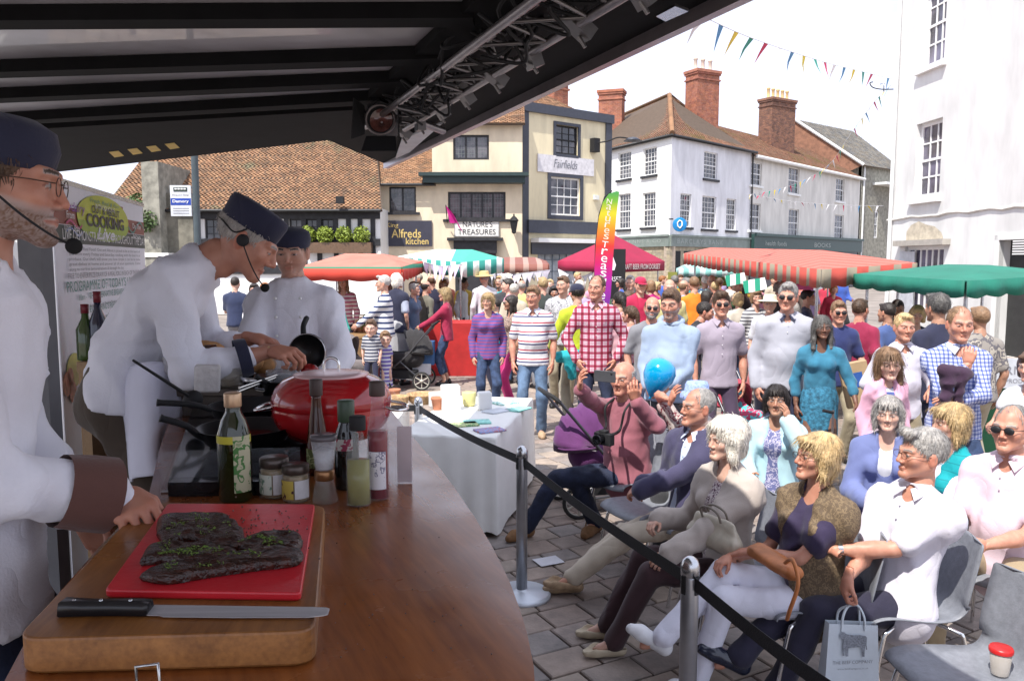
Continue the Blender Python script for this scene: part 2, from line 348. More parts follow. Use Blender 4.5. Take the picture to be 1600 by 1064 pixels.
def window(par, r, cols, rows, frame, y=.1, fw=.07, bw=.025, sash=True, sill=None, surround=None, sw=.12, panes=False, lead_=False, gm=None):
    u0, u1, z0, z1 = r; f = MB(); gm = gm or glass_dark
    f.bx(u0, u0+fw, y-.03, y+.05, z0, z1); f.bx(u1-fw, u1, y-.03, y+.05, z0, z1)
    f.bx(u0+fw, u1-fw, y-.03, y+.05, z0, z0+fw*1.1); f.bx(u0+fw, u1-fw, y-.03, y+.05, z1-fw, z1)
    iu0, iu1, iz0, iz1 = u0+fw, u1-fw, z0+fw*1.1, z1-fw
    if sash: f.bx(iu0, iu1, y-.035, y+.03, (z0+z1)/2-.03, (z0+z1)/2+.03)
    for i in range(1, cols): cx = iu0+(iu1-iu0)*i/cols; f.bx(cx-bw/2, cx+bw/2, y-.02, y+.02, iz0, iz1)
    for j in range(1, rows):
        cz = iz0+(iz1-iz0)*j/rows
        if sash and abs(cz-(z0+z1)/2) < .08: continue
        f.bx(iu0, iu1, y-.018, y+.018, cz-bw/2, cz+bw/2)
    w = f.build('window', frame, par)
    if panes:
        for i in range(cols):
            for j in range(rows):
                a0 = iu0+(iu1-iu0)*i/cols; a1 = iu0+(iu1-iu0)*(i+1)/cols; b0 = iz0+(iz1-iz0)*j/rows; b1 = iz0+(iz1-iz0)*(j+1)/rows
                MB().bx(a0, a1, y+.004, y+.010, b0, b1).build('pane', gm, w)
    else:
        MB().bx(iu0, iu1, y+.004, y+.012, iz0, iz1).build('pane', gm, w)
    if sill:
        MB().bx(u0-.12, u1+.12, -.12, y-.03, z0-.14, z0-.01).build('sill', sill, w)
    if surround:
        s_ = MB(); s_.bx(u0-sw, u0, -.05, .02, z0-sw, z1+sw); s_.bx(u1, u1+sw, -.05, .02, z0-sw, z1+sw)
        s_.bx(u0, u1, -.05, .02, z1, z1+sw); s_.bx(u0, u1, -.06, .02, z0-sw, z0); s_.build('surround', surround, w)
    if lead_:
        l_ = MB(); k = max(2, int((iu1-iu0)/.12)); q = max(2, int((iz1-iz0)/.16))
        for i in range(1, k): cx = iu0+(iu1-iu0)*i/k; l_.bx(cx-.006, cx+.006, y-.003, y+.002, iz0, iz1)
        for j in range(1, q): cz = iz0+(iz1-iz0)*j/q; l_.bx(iu0, iu1, y-.004, y+.001, cz-.006, cz+.006)
        l_.build('leading', lead, w)
    return w
def tiles(p00, p10, p11, p01, tw=.17, th=.11, rnd=None, jit=.012):
    """clay tiles over the quad p00-p10 (eave) p11-p01 (ridge), as one mesh of separate tilted slabs"""
    rnd = rnd or random.Random(5); mb = MB(); P = [Vector(p) for p in (p00, p10, p11, p01)]
    n = (P[1]-P[0]).cross(P[3]-P[0]).normalized()
    if n.z < 0: n = -n
    H_ = ((P[3]-P[0]).length+(P[2]-P[1]).length)/2; rows = max(2, int(H_/th))
    for j in range(rows):
        a = P[0].lerp(P[3], j/rows); b = P[1].lerp(P[2], j/rows); a2 = P[0].lerp(P[3], (j+1.25)/rows); b2 = P[1].lerp(P[2], (j+1.25)/rows)
        k = max(1, int((b-a).length/tw)); o = .5*(j % 2)
        for i in range(k+1):
            t0 = (i-o)/k; t1 = (i+1-o)/k; t0 = max(0, t0)+.004; t1 = min(1, t1)-.004
            if t1-t0 < .002: continue
            q = n*(.018+rnd.uniform(-jit, jit)*.7); q2 = n*rnd.uniform(-.004, .006); sg = n*(-.03)
            dr = (a-a2).normalized()*rnd.uniform(0, .02)
            A_, B_, C_, D_ = a.lerp(b, t0)+q+dr, a.lerp(b, t1)+q+dr, a2.lerp(b2, t1)+q2, a2.lerp(b2, t0)+q2
            mb.add([A_, B_, C_, D_, A_+sg, B_+sg], [(0, 1, 2, 3), (4, 5, 1, 0), (4, 0, 3), (1, 5, 2)])
    return mb
def roof(par, quads, mat, deck=True, name='roof', tw=.17, th=.11):
    base = MB()
    for q in quads: base.slab([Vector(p)-Vector((0, 0, .03)) for p in q], .08)
    r_ = base.build(name, M('roof_felt', (.10, .07, .05), .9), par)
    mb = MB()
    for k, q in enumerate(quads):
        t = tiles(*q, tw=tw, th=th, rnd=random.Random(k+11)); b = len(mb.v); mb.v += t.v; mb.f += [tuple(i+b for i in f) for f in t.f]; mb.m += t.m; mb.s += t.s
    mb.build('roof_tiles', mat, r_, kind='stuff')
    return r_
def bricks(par, x0, x1, y0, y1, z0, z1, mat, bl=.235, bh=.085, name='brickwork'):
    core = MB().bx(x0+.01, x1-.01, y0+.01, y1-.01, z0, z1).build(name+'_core' if False else 'stack', mortar, par)
    mb = MB(); n = int((z1-z0)/bh)
    for j in range(n):
        z = z0+j*bh; o = (j % 2)*bl/2
        for ax in (0, 1):
            lo, hi = (x0, x1) if ax == 0 else (y0, y1); u = lo-o
            while u < hi:
                a, b = max(lo, u)+.005, min(hi, u+bl)-.005; u += bl
                if b-a < .03: continue
                if ax == 0: mb.bx(a, b, y0, y0+.03, z+.005, z+bh-.005); mb.bx(a, b, y1-.03, y1, z+.005, z+bh-.005)
                else: mb.bx(x0, x0+.03, a, b, z+.005, z+bh-.005); mb.bx(x1-.03, x1, a, b, z+.005, z+bh-.005)
    mb.build('brickwork', mat, core, kind='stuff'); return core
def chimney(par, c, w, d, z0, z1, mat, pots=0, potm=None, rz=0, bl=.235):
    x0, x1, y0, y1 = c[0]-w/2, c[0]+w/2, c[1]-d/2, c[1]+d/2
    core = bricks(par, x0, x1, y0, y1, z0, z1, mat, bl); core.name = 'chimney'
    cp = MB(); cp.bx(x0-.06, x1+.06, y0-.06, y1+.06, z1-.55, z1-.47); cp.bx(x0-.06, x1+.06, y0-.06, y1+.06, z1-.22, z1-.1); cp.bx(x0-.1, x1+.1, y0-.1, y1+.1, z1-.1, z1+.06)
    cp.build('chimney_cap', mat, core)
    for i in range(pots):
        x = x0+(i+.5)*w/pots; q = MB(); q.lathe([(.13, 0), (.15, .05), (.12, .08), (.105, .6), (.14, .65), (.14, .75), (.1, .75), (.1, .5)], (x, c[1], z1+.06), 10, cap=False)
        q.build('chimney_pot', potm or M('pot_clay', (.55, .38, .22), .8), core)
    return core
def box_shell(mb, x0, x1, y0, y1, z0, z1, m=0):
    mb.add([(x0, y0, z0), (x0, y0, z1), (x0, y1, z1), (x0, y1, z0)], [(0, 1, 2, 3)], m)
    mb.add([(x1, y0, z0), (x1, y1, z0), (x1, y1, z1), (x1, y0, z1)], [(0, 1, 2, 3)], m)
    mb.add([(x0, y1, z0), (x0, y1, z1), (x1, y1, z1), (x1, y1, z0)], [(0, 1, 2, 3)], m)
    mb.add([(x0, y0, z1), (x1, y0, z1), (x1, y1, z1), (x0, y1, z1)], [(0, 1, 2, 3)], m)
# ---- B1: long low timbered house under the big clay roof
F1 = Facade((-15.2, 31), (-5.05, 31)); W1 = F1.len
b = empty('timbered_house', (*F1.A, 0), F1.rz, 'long low timbered house under a big weathered clay tile roof', 'house')
e1 = 4.1; hs = [F1.rect(*q) for q in ((455, 342, 500, 378), (505, 342, 520, 378), (540, 342, 552, 378))]
hs = [F1.rect(378, 342, 408, 376), F1.rect(452, 342, 473, 377), F1.rect(477, 342, 497, 377), F1.rect(502, 342, 522, 377), F1.rect(320, 342, 345, 378)]
w = MB(); wall(w, 0, W1, 0, e1, hs); box_shell(w, 0, W1, .01, 9.8, 0, e1-.02); w.build('wall', white_paint, b)
for h in hs: window(b, h, 2, 3, timber_black, fw=.06, sash=False)
tb = MB()
for u in [F1.loc(x, 360)[0] for x in (350, 375, 411, 448, 475, 499, 525, 545, 563, 583)]: tb.bx(u-.09, u+.09, -.06, -.003, 1.9, e1-.05)
tb.bx(0, W1, -.08, -.062, e1-.45, e1-.1); tb.bx(0, W1, -.1, -.06, 2.62, 2.9); tb.bx(0, W1, -.085, -.003, 1.55, 1.9)
tb.build('timber_frame', timber_black, b)
r_ = roof(b, [((-.3, -.45, e1-.1), (W1+.15, -.45, e1-.1), (W1-.95, 4.9, 7.55), (-.3, 4.9, 7.55)), ((W1, 10.2, e1-.1), (-.3, 10.2, e1-.1), (-.3, 4.9, 7.55), (W1-.95, 4.9, 7.55))], tile_red)
MB().tube([(-.3, -.5, e1-.16), (W1+.1, -.5, e1-.16)], .06, 6).build('gutter', black_paint, b)
MB().tube([(-.3, 4.9, 7.58), (W1-.95, 4.9, 7.58)], .12, 8).build('ridge_tile', tile_red, r_)
bx_ = MB()
u0, u1 = F1.loc(480, 385)[0], F1.loc(583, 385)[0]
fb = MB().bx(u0, u1, -.5, -.12, 2.35, 2.75).build('flower_trough', wood('trough_wood', (.10, .06, .035), (.17, .10, .06)), b)
def bush_mesh(mb, c, r, n, size, rnd, squash=1.0, m=0):
    for i in range(n):
        d = Vector((rnd.gauss(0, 1), rnd.gauss(0, 1), rnd.gauss(0, 1))).normalized()*r*(rnd.random()**.4)
        d.z *= squash; p = Vector(c)+d; a = Vector((rnd.gauss(0, 1), rnd.gauss(0, 1), rnd.gauss(0, 1))).normalized()*size; q = a.orthogonal().normalized()*size*.6
        mb.add([p-a, p+q, p+a, p-q], [(0, 1, 2, 3)], m)
leaf_y = M('topiary_leaf', (.20, .26, .03), .6, var=.5, vs=20); leaf_g = M('green_leaf', (.06, .10, .025), .6, var=.5, vs=4)
for x in (484, 511, 540, 567):
    u, z = F1.loc(x, 368); q = MB(); bush_mesh(q, (u, -.32, z), .33, 420, .06, random.Random(x), 1.1); q.build('topiary_ball', leaf_y, b)
u, z = F1.loc(537, 316); MB().bx(u-.14, u+.14, -.75, -.5, z-.1, z+.16).build('floodlight', matte_black, b)
# grey stone gable left of it + scrap of shrub
sb = empty('stone_building', (*at(222, 300, 30).xy, 0), 0, 'weathered grey stone wall end beside the bus stop pole', 'building')
q = MB().bx(0, .62, 0, 3, 0, 5.7); q.build('wall', stone_g, sb); MB().bx(-.04, .9, -.05, 3, 2.2, 2.35).build('ledge', white_paint, sb)
MB().bx(.62, 1.6, .6, 3, 0, 4.6).build('side_wall', M('darker_stone', (.16, .15, .12), .9, var=.4, vs=2), sb)  # darker, more mottled stone tone than the wall end
q = MB(); bush_mesh(q, (-.4, .4, 4.0), .5, 500, .07, random.Random(3), 1.2); bush_mesh(q, (.2, -.1, 3.5), .35, 300, .07, random.Random(4), 1.2)
MB().tube([(-.4, .4, 0), (-.35, .4, 2), (-.4, .4, 4)], [.07, .05, .02], 6).build('trunk', M('bark', (.10, .07, .05), .9), tag(q.build('shrub', leaf_g), 'leafy green shrub against the grey stone wall end', 'shrub'))
bpy.data.objects['shrub'].location = sb.location
# ---- B2: cream building with jetty
F2 = Facade((-5.75, 33), (.42, 33)); W2 = F2.len
b = empty('cream_shop_building', (*F2.A, 0), F2.rz, 'cream rendered shop building with a jettied upper floor and dark leaded windows', 'building')
hl = F2.rect(608, 292, 650, 332); hw = F2.rect(700, 300, 790, 343); hu = F2.rect(708, 211, 764, 250, -.25)
zl = F2.loc(750, 277)[1]; ul = F2.loc(676, 250)[0]; zt = F2.loc(750, 196)[1]
hd = F2.rect(712, 388, 775, 470); hd = (hd[0], hd[1], 0, hd[3])
w = MB(); wall(w, 0, W2, 0, 5.15, [hl, hw, hd]); wall(w, ul, W2, 5.15, zl, []); box_shell(w, 0, W2, .26, 7, 0, 5.2)
wall(w, ul, W2, zl, zt, [hu], y=-.25); box_shell(w, ul, W2, -.25, 7, zl, zt); w.build('wall', cream, b)
ww = window(b, hl, 2, 1, timber_black, fw=.07, bw=.07, sash=False, lead_=True); MB().bx(hl[0]-.15, hl[1]+.15, -.12, 0, hl[2]-.1, hl[2]).build('sill', timber_black, ww)
ww = window(b, hw, 5, 1, timber_black, fw=.08, bw=.07, sash=False, lead_=True, gm=M('dim_glass', (.07, .05, .055), .1, var=.8, vs=2.5)); MB().bx(hw[0]-.2, hw[1]+.2, -.14, 0, hw[2]-.1, hw[2]).build('sill', timber_black, ww)
window(b, hu, 3, 1, timber_black, y=-.15, fw=.08, bw=.08, sash=False, lead_=True)
q = MB(); q.bx(ul-.5, W2+.25, -.75, -.25, zl-.02, zl+.12); q.bx(ul-.35, W2+.1, -.6, 0, zl-.28, zl-.02)
q.build('jetty_ledge', M('green_black_paint', (.02, .04, .04), .5), b)
q = MB(); q.bx(hd[0], hd[1], .1, .16, 0, hd[3]); q.build('door', M('door_dark', (.03, .03, .035), .4), b)
dr = F2.rect(700, 372, 786, 392); q = MB(); q.bx(dr[0], dr[1], -.5, 0, dr[3]-.12, dr[3]); q.bx(dr[0]+.25, dr[1]-.25, -.3, 0, dr[2]-.1, dr[3]-.12)
q.bx(dr[0]+.3, dr[0]+.5, -.2, 0, 0, dr[2]-.1); q.bx(dr[1]-.5, dr[1]-.3, -.2, 0, 0, dr[2]-.1); q.build('door_hood', timber_black, b)
MB().bx(ul-.9, W2, -.26, -.2, zl-.0, zl).v
roof(b, [((-.35, -.35, 5.15), (ul+.15, -.35, 5.15), (ul-.15, 2.6, 7.0), (-.35, 2.6, 7.0))], tile_red)
MB().tube([(-.35, -.4, 5.1), (ul+.1, -.4, 5.1)], .05, 6).build('gutter', black_paint, b)
roof(b, [((ul-.3, -.6, zt), (W2+.1, -.6, zt), (W2+.1, 3.6, zt+2.6), (ul-.3, 3.6, zt+2.6))], tile_red)
q = MB(); q.add([(-.38, 0, 5.0), (-.38, 5, 5.0), (-.38, 2.6, 7.1)], [(0, 1, 2)]); q.build('gable', white_paint, b)
MB().tube([(.35, -.1, 5.0), (.25, -.08, 4.7), (.2, -.05, 3.2)], .05, 6).build('drainpipe', black_paint, b)
u, z = F2.loc(680, 276); MB().rbox(u-.13, u+.13, -.12, 0, z-.1, z+.1, .02).build('alarm_box', M('alarm_white', (.75, .75, .7), .4), b)
# hanging signs on B2 (things of their own)
def sign(name, F, px, dep, mat, label, txts, border=None, cat='sign', bw=.05):
    r = F.rect(*px, off=-.05); o = empty(name, (*(F.A+F.d*((r[0]+r[1])/2)-F.n*.03), r[2]), F.rz, label, cat)
    w_, h_ = r[1]-r[0], r[3]-r[2]
    MB().bx(-w_/2, w_/2, -dep, 0, 0, h_).build('board', mat, o)
    if border:
        q = MB(); q.bx(-w_/2, w_/2, -dep-.01, -dep-.001, 0, bw); q.bx(-w_/2, w_/2, -dep-.01, -dep-.001, h_-bw, h_); q.bx(-w_/2, -w_/2+bw, -dep-.01, -dep-.001, bw, h_-bw); q.bx(w_/2-bw, w_/2, -dep-.01, -dep-.001, bw, h_-bw); q.build('border', border, o)
    for body, cx, cz, tw, th, tm, kw in txts:
        lettering(body, tw*w_, th*h_, tm, o, T((cx-.5)*w_, -dep-.012, cz*h_), **kw)
    return o
navy_board = M('charcoal_board', (.035, .035, .055), .5, var=.1)
sign('pub_sign', F2, (598, 345, 675, 385), .05, navy_board, 'dark sign board with gold lettering King Alfreds Kitchen', [('King', .2, .8, .24, .22, gold, dict(bold=.01)), ('Alfreds', .48, .5, .6, .34, gold, dict(bold=.01)), ('kitchen', .7, .2, .46, .26, gold, dict(bold=.01))])
ink = M('sign_ink', (.04, .04, .045), .5)
sign('shop_sign', F2, (710, 343, 780, 370), .05, M('sign_white', (.72, .70, .66), .5), "white sign board reading NATURE'S TREASURES above the door", [("NATURE'S", .52, .72, .66, .32, ink, {}), ('TREASURES', .5, .28, .84, .32, ink, {})], border=M('sign_grey', (.3, .3, .32), .5), bw=.03)
for px_, lb in ((588, 'black wall lantern at the left end of the cream building'), (803, 'black wall lantern right of the shop door')):
    p = at(px_, 352, 32.6); o = empty('wall_lantern', (p.x, p.y, p.z-.35), 0, lb, 'lantern')
    q = MB(); q.lathe([(.02, 0), (.09, .05), (.09, .1), (.16, .5), (.2, .53), (.1, .66), (.03, .72), (.03, .8)], (0, 0, 0), 6, sm=False); q.build('lamp_case', matte_black, o)
    MB().bx(-.02, .02, 0, .4, .02, .06).build('bracket', matte_black, o)
pf = at(697, 335, 32.2); o = empty('pennant', pf, 0, 'magenta pennant on a short pole above the shop door', 'flag')
MB().tube([(0, .6, -.3), (0, -.1, .35)], .02, 6).build('pole', matte_black, o)
q = MB(); q.add([(0, -.1, .35), (.15, 0, -.35), (.45, .05, -.35), (.68, .1, -.75), (.5, -.1, -.5), (.3, -.25, 0)], [(0, 1, 2, 5), (5, 2, 3, 4)]); q.build('cloth', M('magenta_cloth', (.55, .01, .25), .7), o)
# ---- B3: pale yellow building with dark trim
F3 = Facade((.43, 34), (4.5, 37.2)); W3 = F3.len
b = empty('yellow_shop_building', (*F3.A, 0), F3.rz, 'pale yellow shop building with dark slate grey corner trim and sash windows', 'building')
zt3 = F3.loc(815, 162)[1]; h1 = F3.rect(868, 197, 903, 242); h2 = F3.rect(860, 278, 906, 337); h3 = F3.rect(840, 385, 900, 470); h3 = (h3[0], h3[1], .5, h3[3]); 
w = MB(); wall(w, 0, W3, 0, zt3, [h1, h2, h3]); box_shell(w, 0, W3, .26, 8, 0, zt3); w.build('wall', cream2, b)
window(b, h1, 3, 4, matte_black, surround=navy_trim, sw=.13); window(b, h2, 4, 4, white_paint, surround=navy_trim, sw=.17, bw=.03)
window(b, h3, 5, 4, M('shop_blue', (.06, .09, .13), .5), fw=.08, sash=False, gm=M('pale_shop_glass', (.3, .33, .36), .2, var=.4, vs=2))
q = MB(); q.bx(-.02, .3, -.07, -.003, 0, zt3-.3); q.bx(W3-.35, W3+.02, -.07, -.003, 0, zt3-.3); q.bx(-.08, W3+.08, -.15, -.003, zt3-.3, zt3+.08)
q.build('corner_trim', navy_trim, b)
fr = F3.rect(822, 346, 935, 362); q = MB(); q.bx(fr[0], W3, -.2, -.071, fr[2]-.1, fr[3]); q.bx(fr[0]+.2, W3-.2, -.16, -.071, fr[2]-1.0, fr[2]-.5); q.build('shop_fascia', navy_trim, b)
MB().bx(fr[0]+.2, W3-.2, -.6, -.071, fr[2]-.5, fr[2]-.32).build('awning_box', white_paint, b)
roof(b, [((0, .3, zt3-.1), (W3*.85, .3, zt3-.1), (W3*.5, 3.2, zt3+1.7), (.3, 3.2, zt3+1.7))], tile_red)
sign('name_sign', F3, (840, 245, 928, 272), .03, M('pale_lilac_board', (.70, .68, .70), .5), 'pale sign board with thin handwritten name above the lower sash window', [('Fairfields', .48, .55, .42, .5, M('grey_ink', (.16, .17, .2), .5), dict(shear=.3))])
u, z = F3.loc(926, 228); o = empty('street_lamp', (*(F3.A+F3.d*u-F3.n*.1), z), F3.rz, 'dark wall mounted street lamp with swan neck arm', 'lamp')
MB().bx(-.17, .17, -.2, .1, -.3, .3).build('box', matte_black, o)
MB().tube(bezier([(0, -.1, .1), (.3, -.5, .15), (.6, -.9, .3), (1.0, -1.2, .25)], 5), .03, 6).build('arm', matte_black, o)
q = MB(); q.lathe([(.02, .12), (.2, .08), (.42, -.06), (.36, -.06), (.1, 0)], (1.1, -1.3, .2), 14, cap=False); q.build('lamp_shade', navy_trim, o)
u, z = F3.loc(930, 309); MB().rbox(u-.15, u+.15, -.12, 0, z-.1, z+.1, .02).build('alarm_box', M('alarm_white'), b)
ch = empty('brick_chimney_stack', at(868, 160, 39), F3.rz, 'red brick chimney rising behind the yellow building', 'chimney'); ch.location.z = 0
chimney(ch, (0, 0), .9, .8, 6, at(868, 124, 39).z, brick_m)
# ---- B4 + B5: white corner building
Cc = at(1045, 300, 44).xy; Cc = Vector((8.62, 44)); dl = Vector((-.42, .907)); dr_ = Vector((.675, .737))
FL = Facade(Cc+dl*14, Cc); FR = Facade(Cc, Cc+dr_*9.45)
eav = FL.loc(1043, 212)[1]
b = empty('white_corner_house', (*Cc, 0), 0, 'white brick corner building with sash windows and a hipped clay roof', 'building')
def sub(F, name, hs, z0, z1, mat, par):
    w = MB(); wall(w, 0, F.len, z0, z1, hs); o = w.build(name, mat, par)
    return o
PXW_L = [(966, 238, 986, 280), (1005, 231, 1026, 274), (966, 303, 985, 358), (1004, 301, 1024, 355)]
PXW_R = [(1100, 238, 1121, 280), (1063, 303, 1080, 355), (1097, 307, 1119, 358), (1135, 311, 1150, 360)]
def wing(par, F, boxes, z0, z1, mat, name='wall', sillm=timber_black, cols=4, rows=6):
    Xf = T(F.A.x-par.location.x, F.A.y-par.location.y, 0) @ RZ(F.rz)
    hs = [F.rect(*q) for q in boxes]; w = MB(); wall(w, 0, F.len, z0, z1, hs); o = w.build(name, mat, par); o.matrix_local = Xf
    for h in hs:
        q = window(par, h, cols, rows, white_paint, y=.12, fw=.06, bw=.022, sill=sillm); q.matrix_local = Xf
    return Xf
XL = wing(b, FL, PXW_L, 3.0, eav, M('sunlit_white_render', (.82, .82, .82), .85, var=.03, bump=.3, bs=9)); XR = wing(b, FR, PXW_R, 3.0, eav, whitewall)  # sun and shade put into the render colours: brighter left wing, bluish duller right
# fascia + ground floor
for F, X_, nm in ((FL, XL, 'l'), (FR, XR, 'r')):
    q = MB(); q.bx(-.02, F.len+.0, -.10, .1, 2.85, 3.45); q.bx(-.02, F.len+.02, -.16, -.1, 3.4, 3.5); o = q.build('fascia', greygreen, b); o.matrix_local = X_
    q = MB(); rr = random.Random(2)
    z = 0.0
    while z < 2.8:
        u = -.2*rr.random(); hgt = rr.uniform(.16, .24)
        while u < F.len:
            l_ = rr.uniform(.3, .6); q.bx(max(0, u)+.008, min(F.len, u+l_)-.008, -.0+rr.uniform(0, .01), .2, z+.008, min(2.84, z+hgt)-.008); u += l_
        z += hgt
    o = q.build('stone_blocks', stone_m, b, kind='stuff'); o.matrix_local = X_
    q = MB(); q.bx(.05, F.len-.02, .02, .4, 0, 2.85); o = q.build('stone_wall', mortar, b); o.matrix_local = X_
q = MB()
for x0, x1 in ((.25, 1.1), (1.5, 3.2), (3.7, 5.6), (6.2, 8.8)): q.bx(x0, x1, -.03, .05, .3 if x0 > 1 else 0, 2.6)
o = q.build('shopfront', matte_black, b); o.matrix_local = XR
lt = M('fascia_letter', (.36, .40, .38), .5)
o = lettering('BARCLAYS BANK', 5.2, .26, lt, b, T(3.2, -.112, 3.14), spacing=1.25); o.matrix_local = XR
o = lettering('JOHN NNS & CO', 4.6, .24, lt, b, T(11.0, -.112, 3.14), spacing=1.25); o.matrix_local = XL
# roof of the corner block (hip over both wings)
def P3(v2, z): return (v2.x-Cc.x, v2.y-Cc.y, z)
nL, nR = FL.n, FR.n
ov = .35; hz = 2.95
cE = Cc+(-nL-nR)*ov*.7; inn = Cc+(nL+nR).normalized()*4.6
FR2 = Facade(Cc+dr_*9.45, Cc+dr_*28.6)
eL = FL.A-nL*ov; ridL = FL.A+nL*4.2
m9 = Cc+dr_*9.45
q1 = (P3(eL, eav), P3(cE, eav), P3(inn, eav+hz), P3(ridL, eav+hz))
q2 = (P3(cE, eav), P3(m9-nR*ov, eav), P3(m9+nR*4.4, eav+hz), P3(inn, eav+hz))
roof(b, [q1, q2], tile_moss, tw=.2, th=.14)
# back of the roof so that it is closed
q = MB(); q.add([P3(inn, eav+hz), P3(m9+nR*4.4, eav+hz), P3(m9+nR*9, eav), P3(inn+nR*5, eav)], [(0, 1, 2, 3)]); q.add([P3(inn, eav+hz), P3(ridL, eav+hz), P3(FL.A+nL*8, eav), P3(inn+nR*5, eav)], [(0, 1, 2, 3)]); q.build('roof_back', tile_moss, b)
MB().tube([P3(eL, eav-.08), P3(cE, eav-.08), P3(m9-nR*ov, eav-.08)], .1, 6).build('gutter', black_paint, b)
MB().tube([P3(m9-nR*.1, eav), P3(m9-nR*.1, 0)], .05, 6).build('drainpipe', black_paint, b)
MB().tube([P3(cE, eav+.05), P3(inn, eav+hz+.05)], .14, 8).build('hip_tile', tile_red, b)
MB().tube([P3(ridL, eav+hz+.05), P3(inn, eav+hz+.05), P3(m9+nR*4.4, eav+hz+.05)], .13, 8).build('ridge_tile', tile_red, b)
def chim_at(par, px, py_top, Y, w, d, mat, pots, rz, zb=9.5, pm_=None):
    p = at(px, py_top, Y); o = chimney(par, (0, 0), w, d, zb, p.z, mat, pots, pm_)
    for c in [o]: c.matrix_local = T(p.x-par.location.x, p.y-par.location.y, 0) @ RZ(rz)
    return o
pot_pale = M('pot_pale', (.55, .45, .38), .8)
chim_at(b, 1098, 114, 50.5, 1.75, 1.1, brick_m, 3, FR.rz*.6, pm_=pot_pale)
chim_at(b, 956, 144, 52, 1.5, .9, brick_m, 0, FL.rz*.3)
# round blue bank sign
p = at(1062, 351, 43.4); o = empty('bank_sign', p, 0, 'round blue hanging bank sign on the corner building', 'sign')
MB().lathe([(.36, -.05), (.38, -.04), (.38, .04), (.36, .05)], seg=24, X=RX(R(90))).build('disc', M('bank_blue', (.01, .22, .55), .35), o)
MB().tube([(0, -.07, -.2), (.12, -.07, -.05), (.1, -.07, .15), (-.02, -.07, .22), (-.13, -.07, .1), (-.12, -.07, -.08), (0, -.07, -.2)], .035, 6).build('emblem', white_paint, o)
MB().bx(-.6, -.35, -.02, .02, .25, .32).build('bracket', matte_black, o)
# B5 offwhite house further along
m28 = Cc+dr_*28.6
b5 = empty('offwhite_terrace', (*m9, 0), 0, 'off white terrace of shops with small sash windows and a mossy clay roof', 'building')
PX5 = [(1172, 254, 1190, 290), (1232, 262, 1249, 303), (1306, 279, 1319, 315), (1170, 318, 1188, 360), (1232, 327, 1248, 370), (1304, 336, 1318, 375)]
eav5 = eav-.25
X5 = wing(b5, FR2, PX5, 3.4, eav5, offwhite, sillm=white_paint, cols=3, rows=4)
o = MB().bx(0, FR2.len, -.35, .1, 2.75, 3.75).build('fascia', green_f, b5); o.matrix_local = X5
o = MB().bx(0, FR2.len, -.5, -.35, 3.62, 3.8).build('cornice', green_f, b5); o.matrix_local = X5
o = MB().bx(0, FR2.len, .0, .4, 0, 2.75).build('shopfront', M('shop_dim', (.05, .05, .06), .3, var=.5, vs=1), b5); o.matrix_local = X5
for s_, u_ in (('beales', 3.0), ('HOLLAND', 9.5), ('GREGGS', 15)):
    pass
o = lettering('health foods', 3.2, .3, lt, b5, T(3.2, -.362, 3.2)); o.matrix_local = X5
o = lettering('BOOKS', 3.0, .3, lt, b5, T(11, -.362, 3.2)); o.matrix_local = X5
def P5(v2, z): return (v2.x-m9.x, v2.y-m9.y, z)
roof(b5, [(P5(m9-nR*ov, eav5), P5(m28-nR*ov, eav5), P5(m28+nR*4.4, eav5+hz-.15), P5(m9+nR*4.4, eav5+hz-.15))], tile_moss, tw=.24, th=.17)
MB().tube([P5(m9-nR*ov, eav5-.05), P5(m28-nR*ov, eav5-.05)], .12, 6).build('gutter', white_paint, b5)
chim_at(b5, 1215, 158, 60, 2.6, 1.2, brick_d, 5, FR.rz*.7, 9.5, M('pot_buff', (.6, .42, .2), .8))
# B6: slate roofed stone house at the far end
p6 = at(1345, 300, 68).xy; F6 = Facade(p6, Vector((at(1400, 300, 72).x, 72)))
b6 = empty('slate_roofed_house', (*F6.A, 0), F6.rz, 'grey stone house with slate roof and brick gable at the far end', 'house')
z6 = F6.loc(1350, 258)[1]; h6 = F6.rect(1366, 330, 1372, 372)
w = MB(); wall(w, 0, 7, 0, z6, [h6]); box_shell(w, 0, 7, .26, 9, 0, z6); w.build('wall', stone_g, b6)
window(b6, h6, 2, 4, white_paint, fw=.1)
o = MB(); o.bx(2.0, 7, -1.2, 0, 8.5, 8.7); o.build('ledge', white_paint, b6)
za = F6.loc(1292, 186)[1]+.3
roof(b6, [((-.6, -.4, z6-.1), (7, -.4, z6-.1), (7, 4.6, z6+4.0), (-3.5, 4.6, z6+4.0))], slate, tw=.35, th=.25)
q = MB(); q.add([(-3.6, 5, z6-3), (-.55, -.4, z6-.1), (-3.5, 4.6, z6+4.1), (-8.2, 7.6, z6-.8)], [(0, 1, 2, 3)]); q.build('gable', brick_d, b6)
q = MB(); q.tube([(-.6, -.45, z6-.1), (-3.55, 4.55, z6+4.1)], .16, 4); q.tube([(-3.55, 4.55, z6+4.1), (-8.3, 7.6, z6-.8)], .16, 4); q.build('bargeboard', white_paint, b6)
MB().tube([(.3, -.1, 0), (.3, -.1, z6)], .08, 6).build('drainpipe', white_paint, b6)
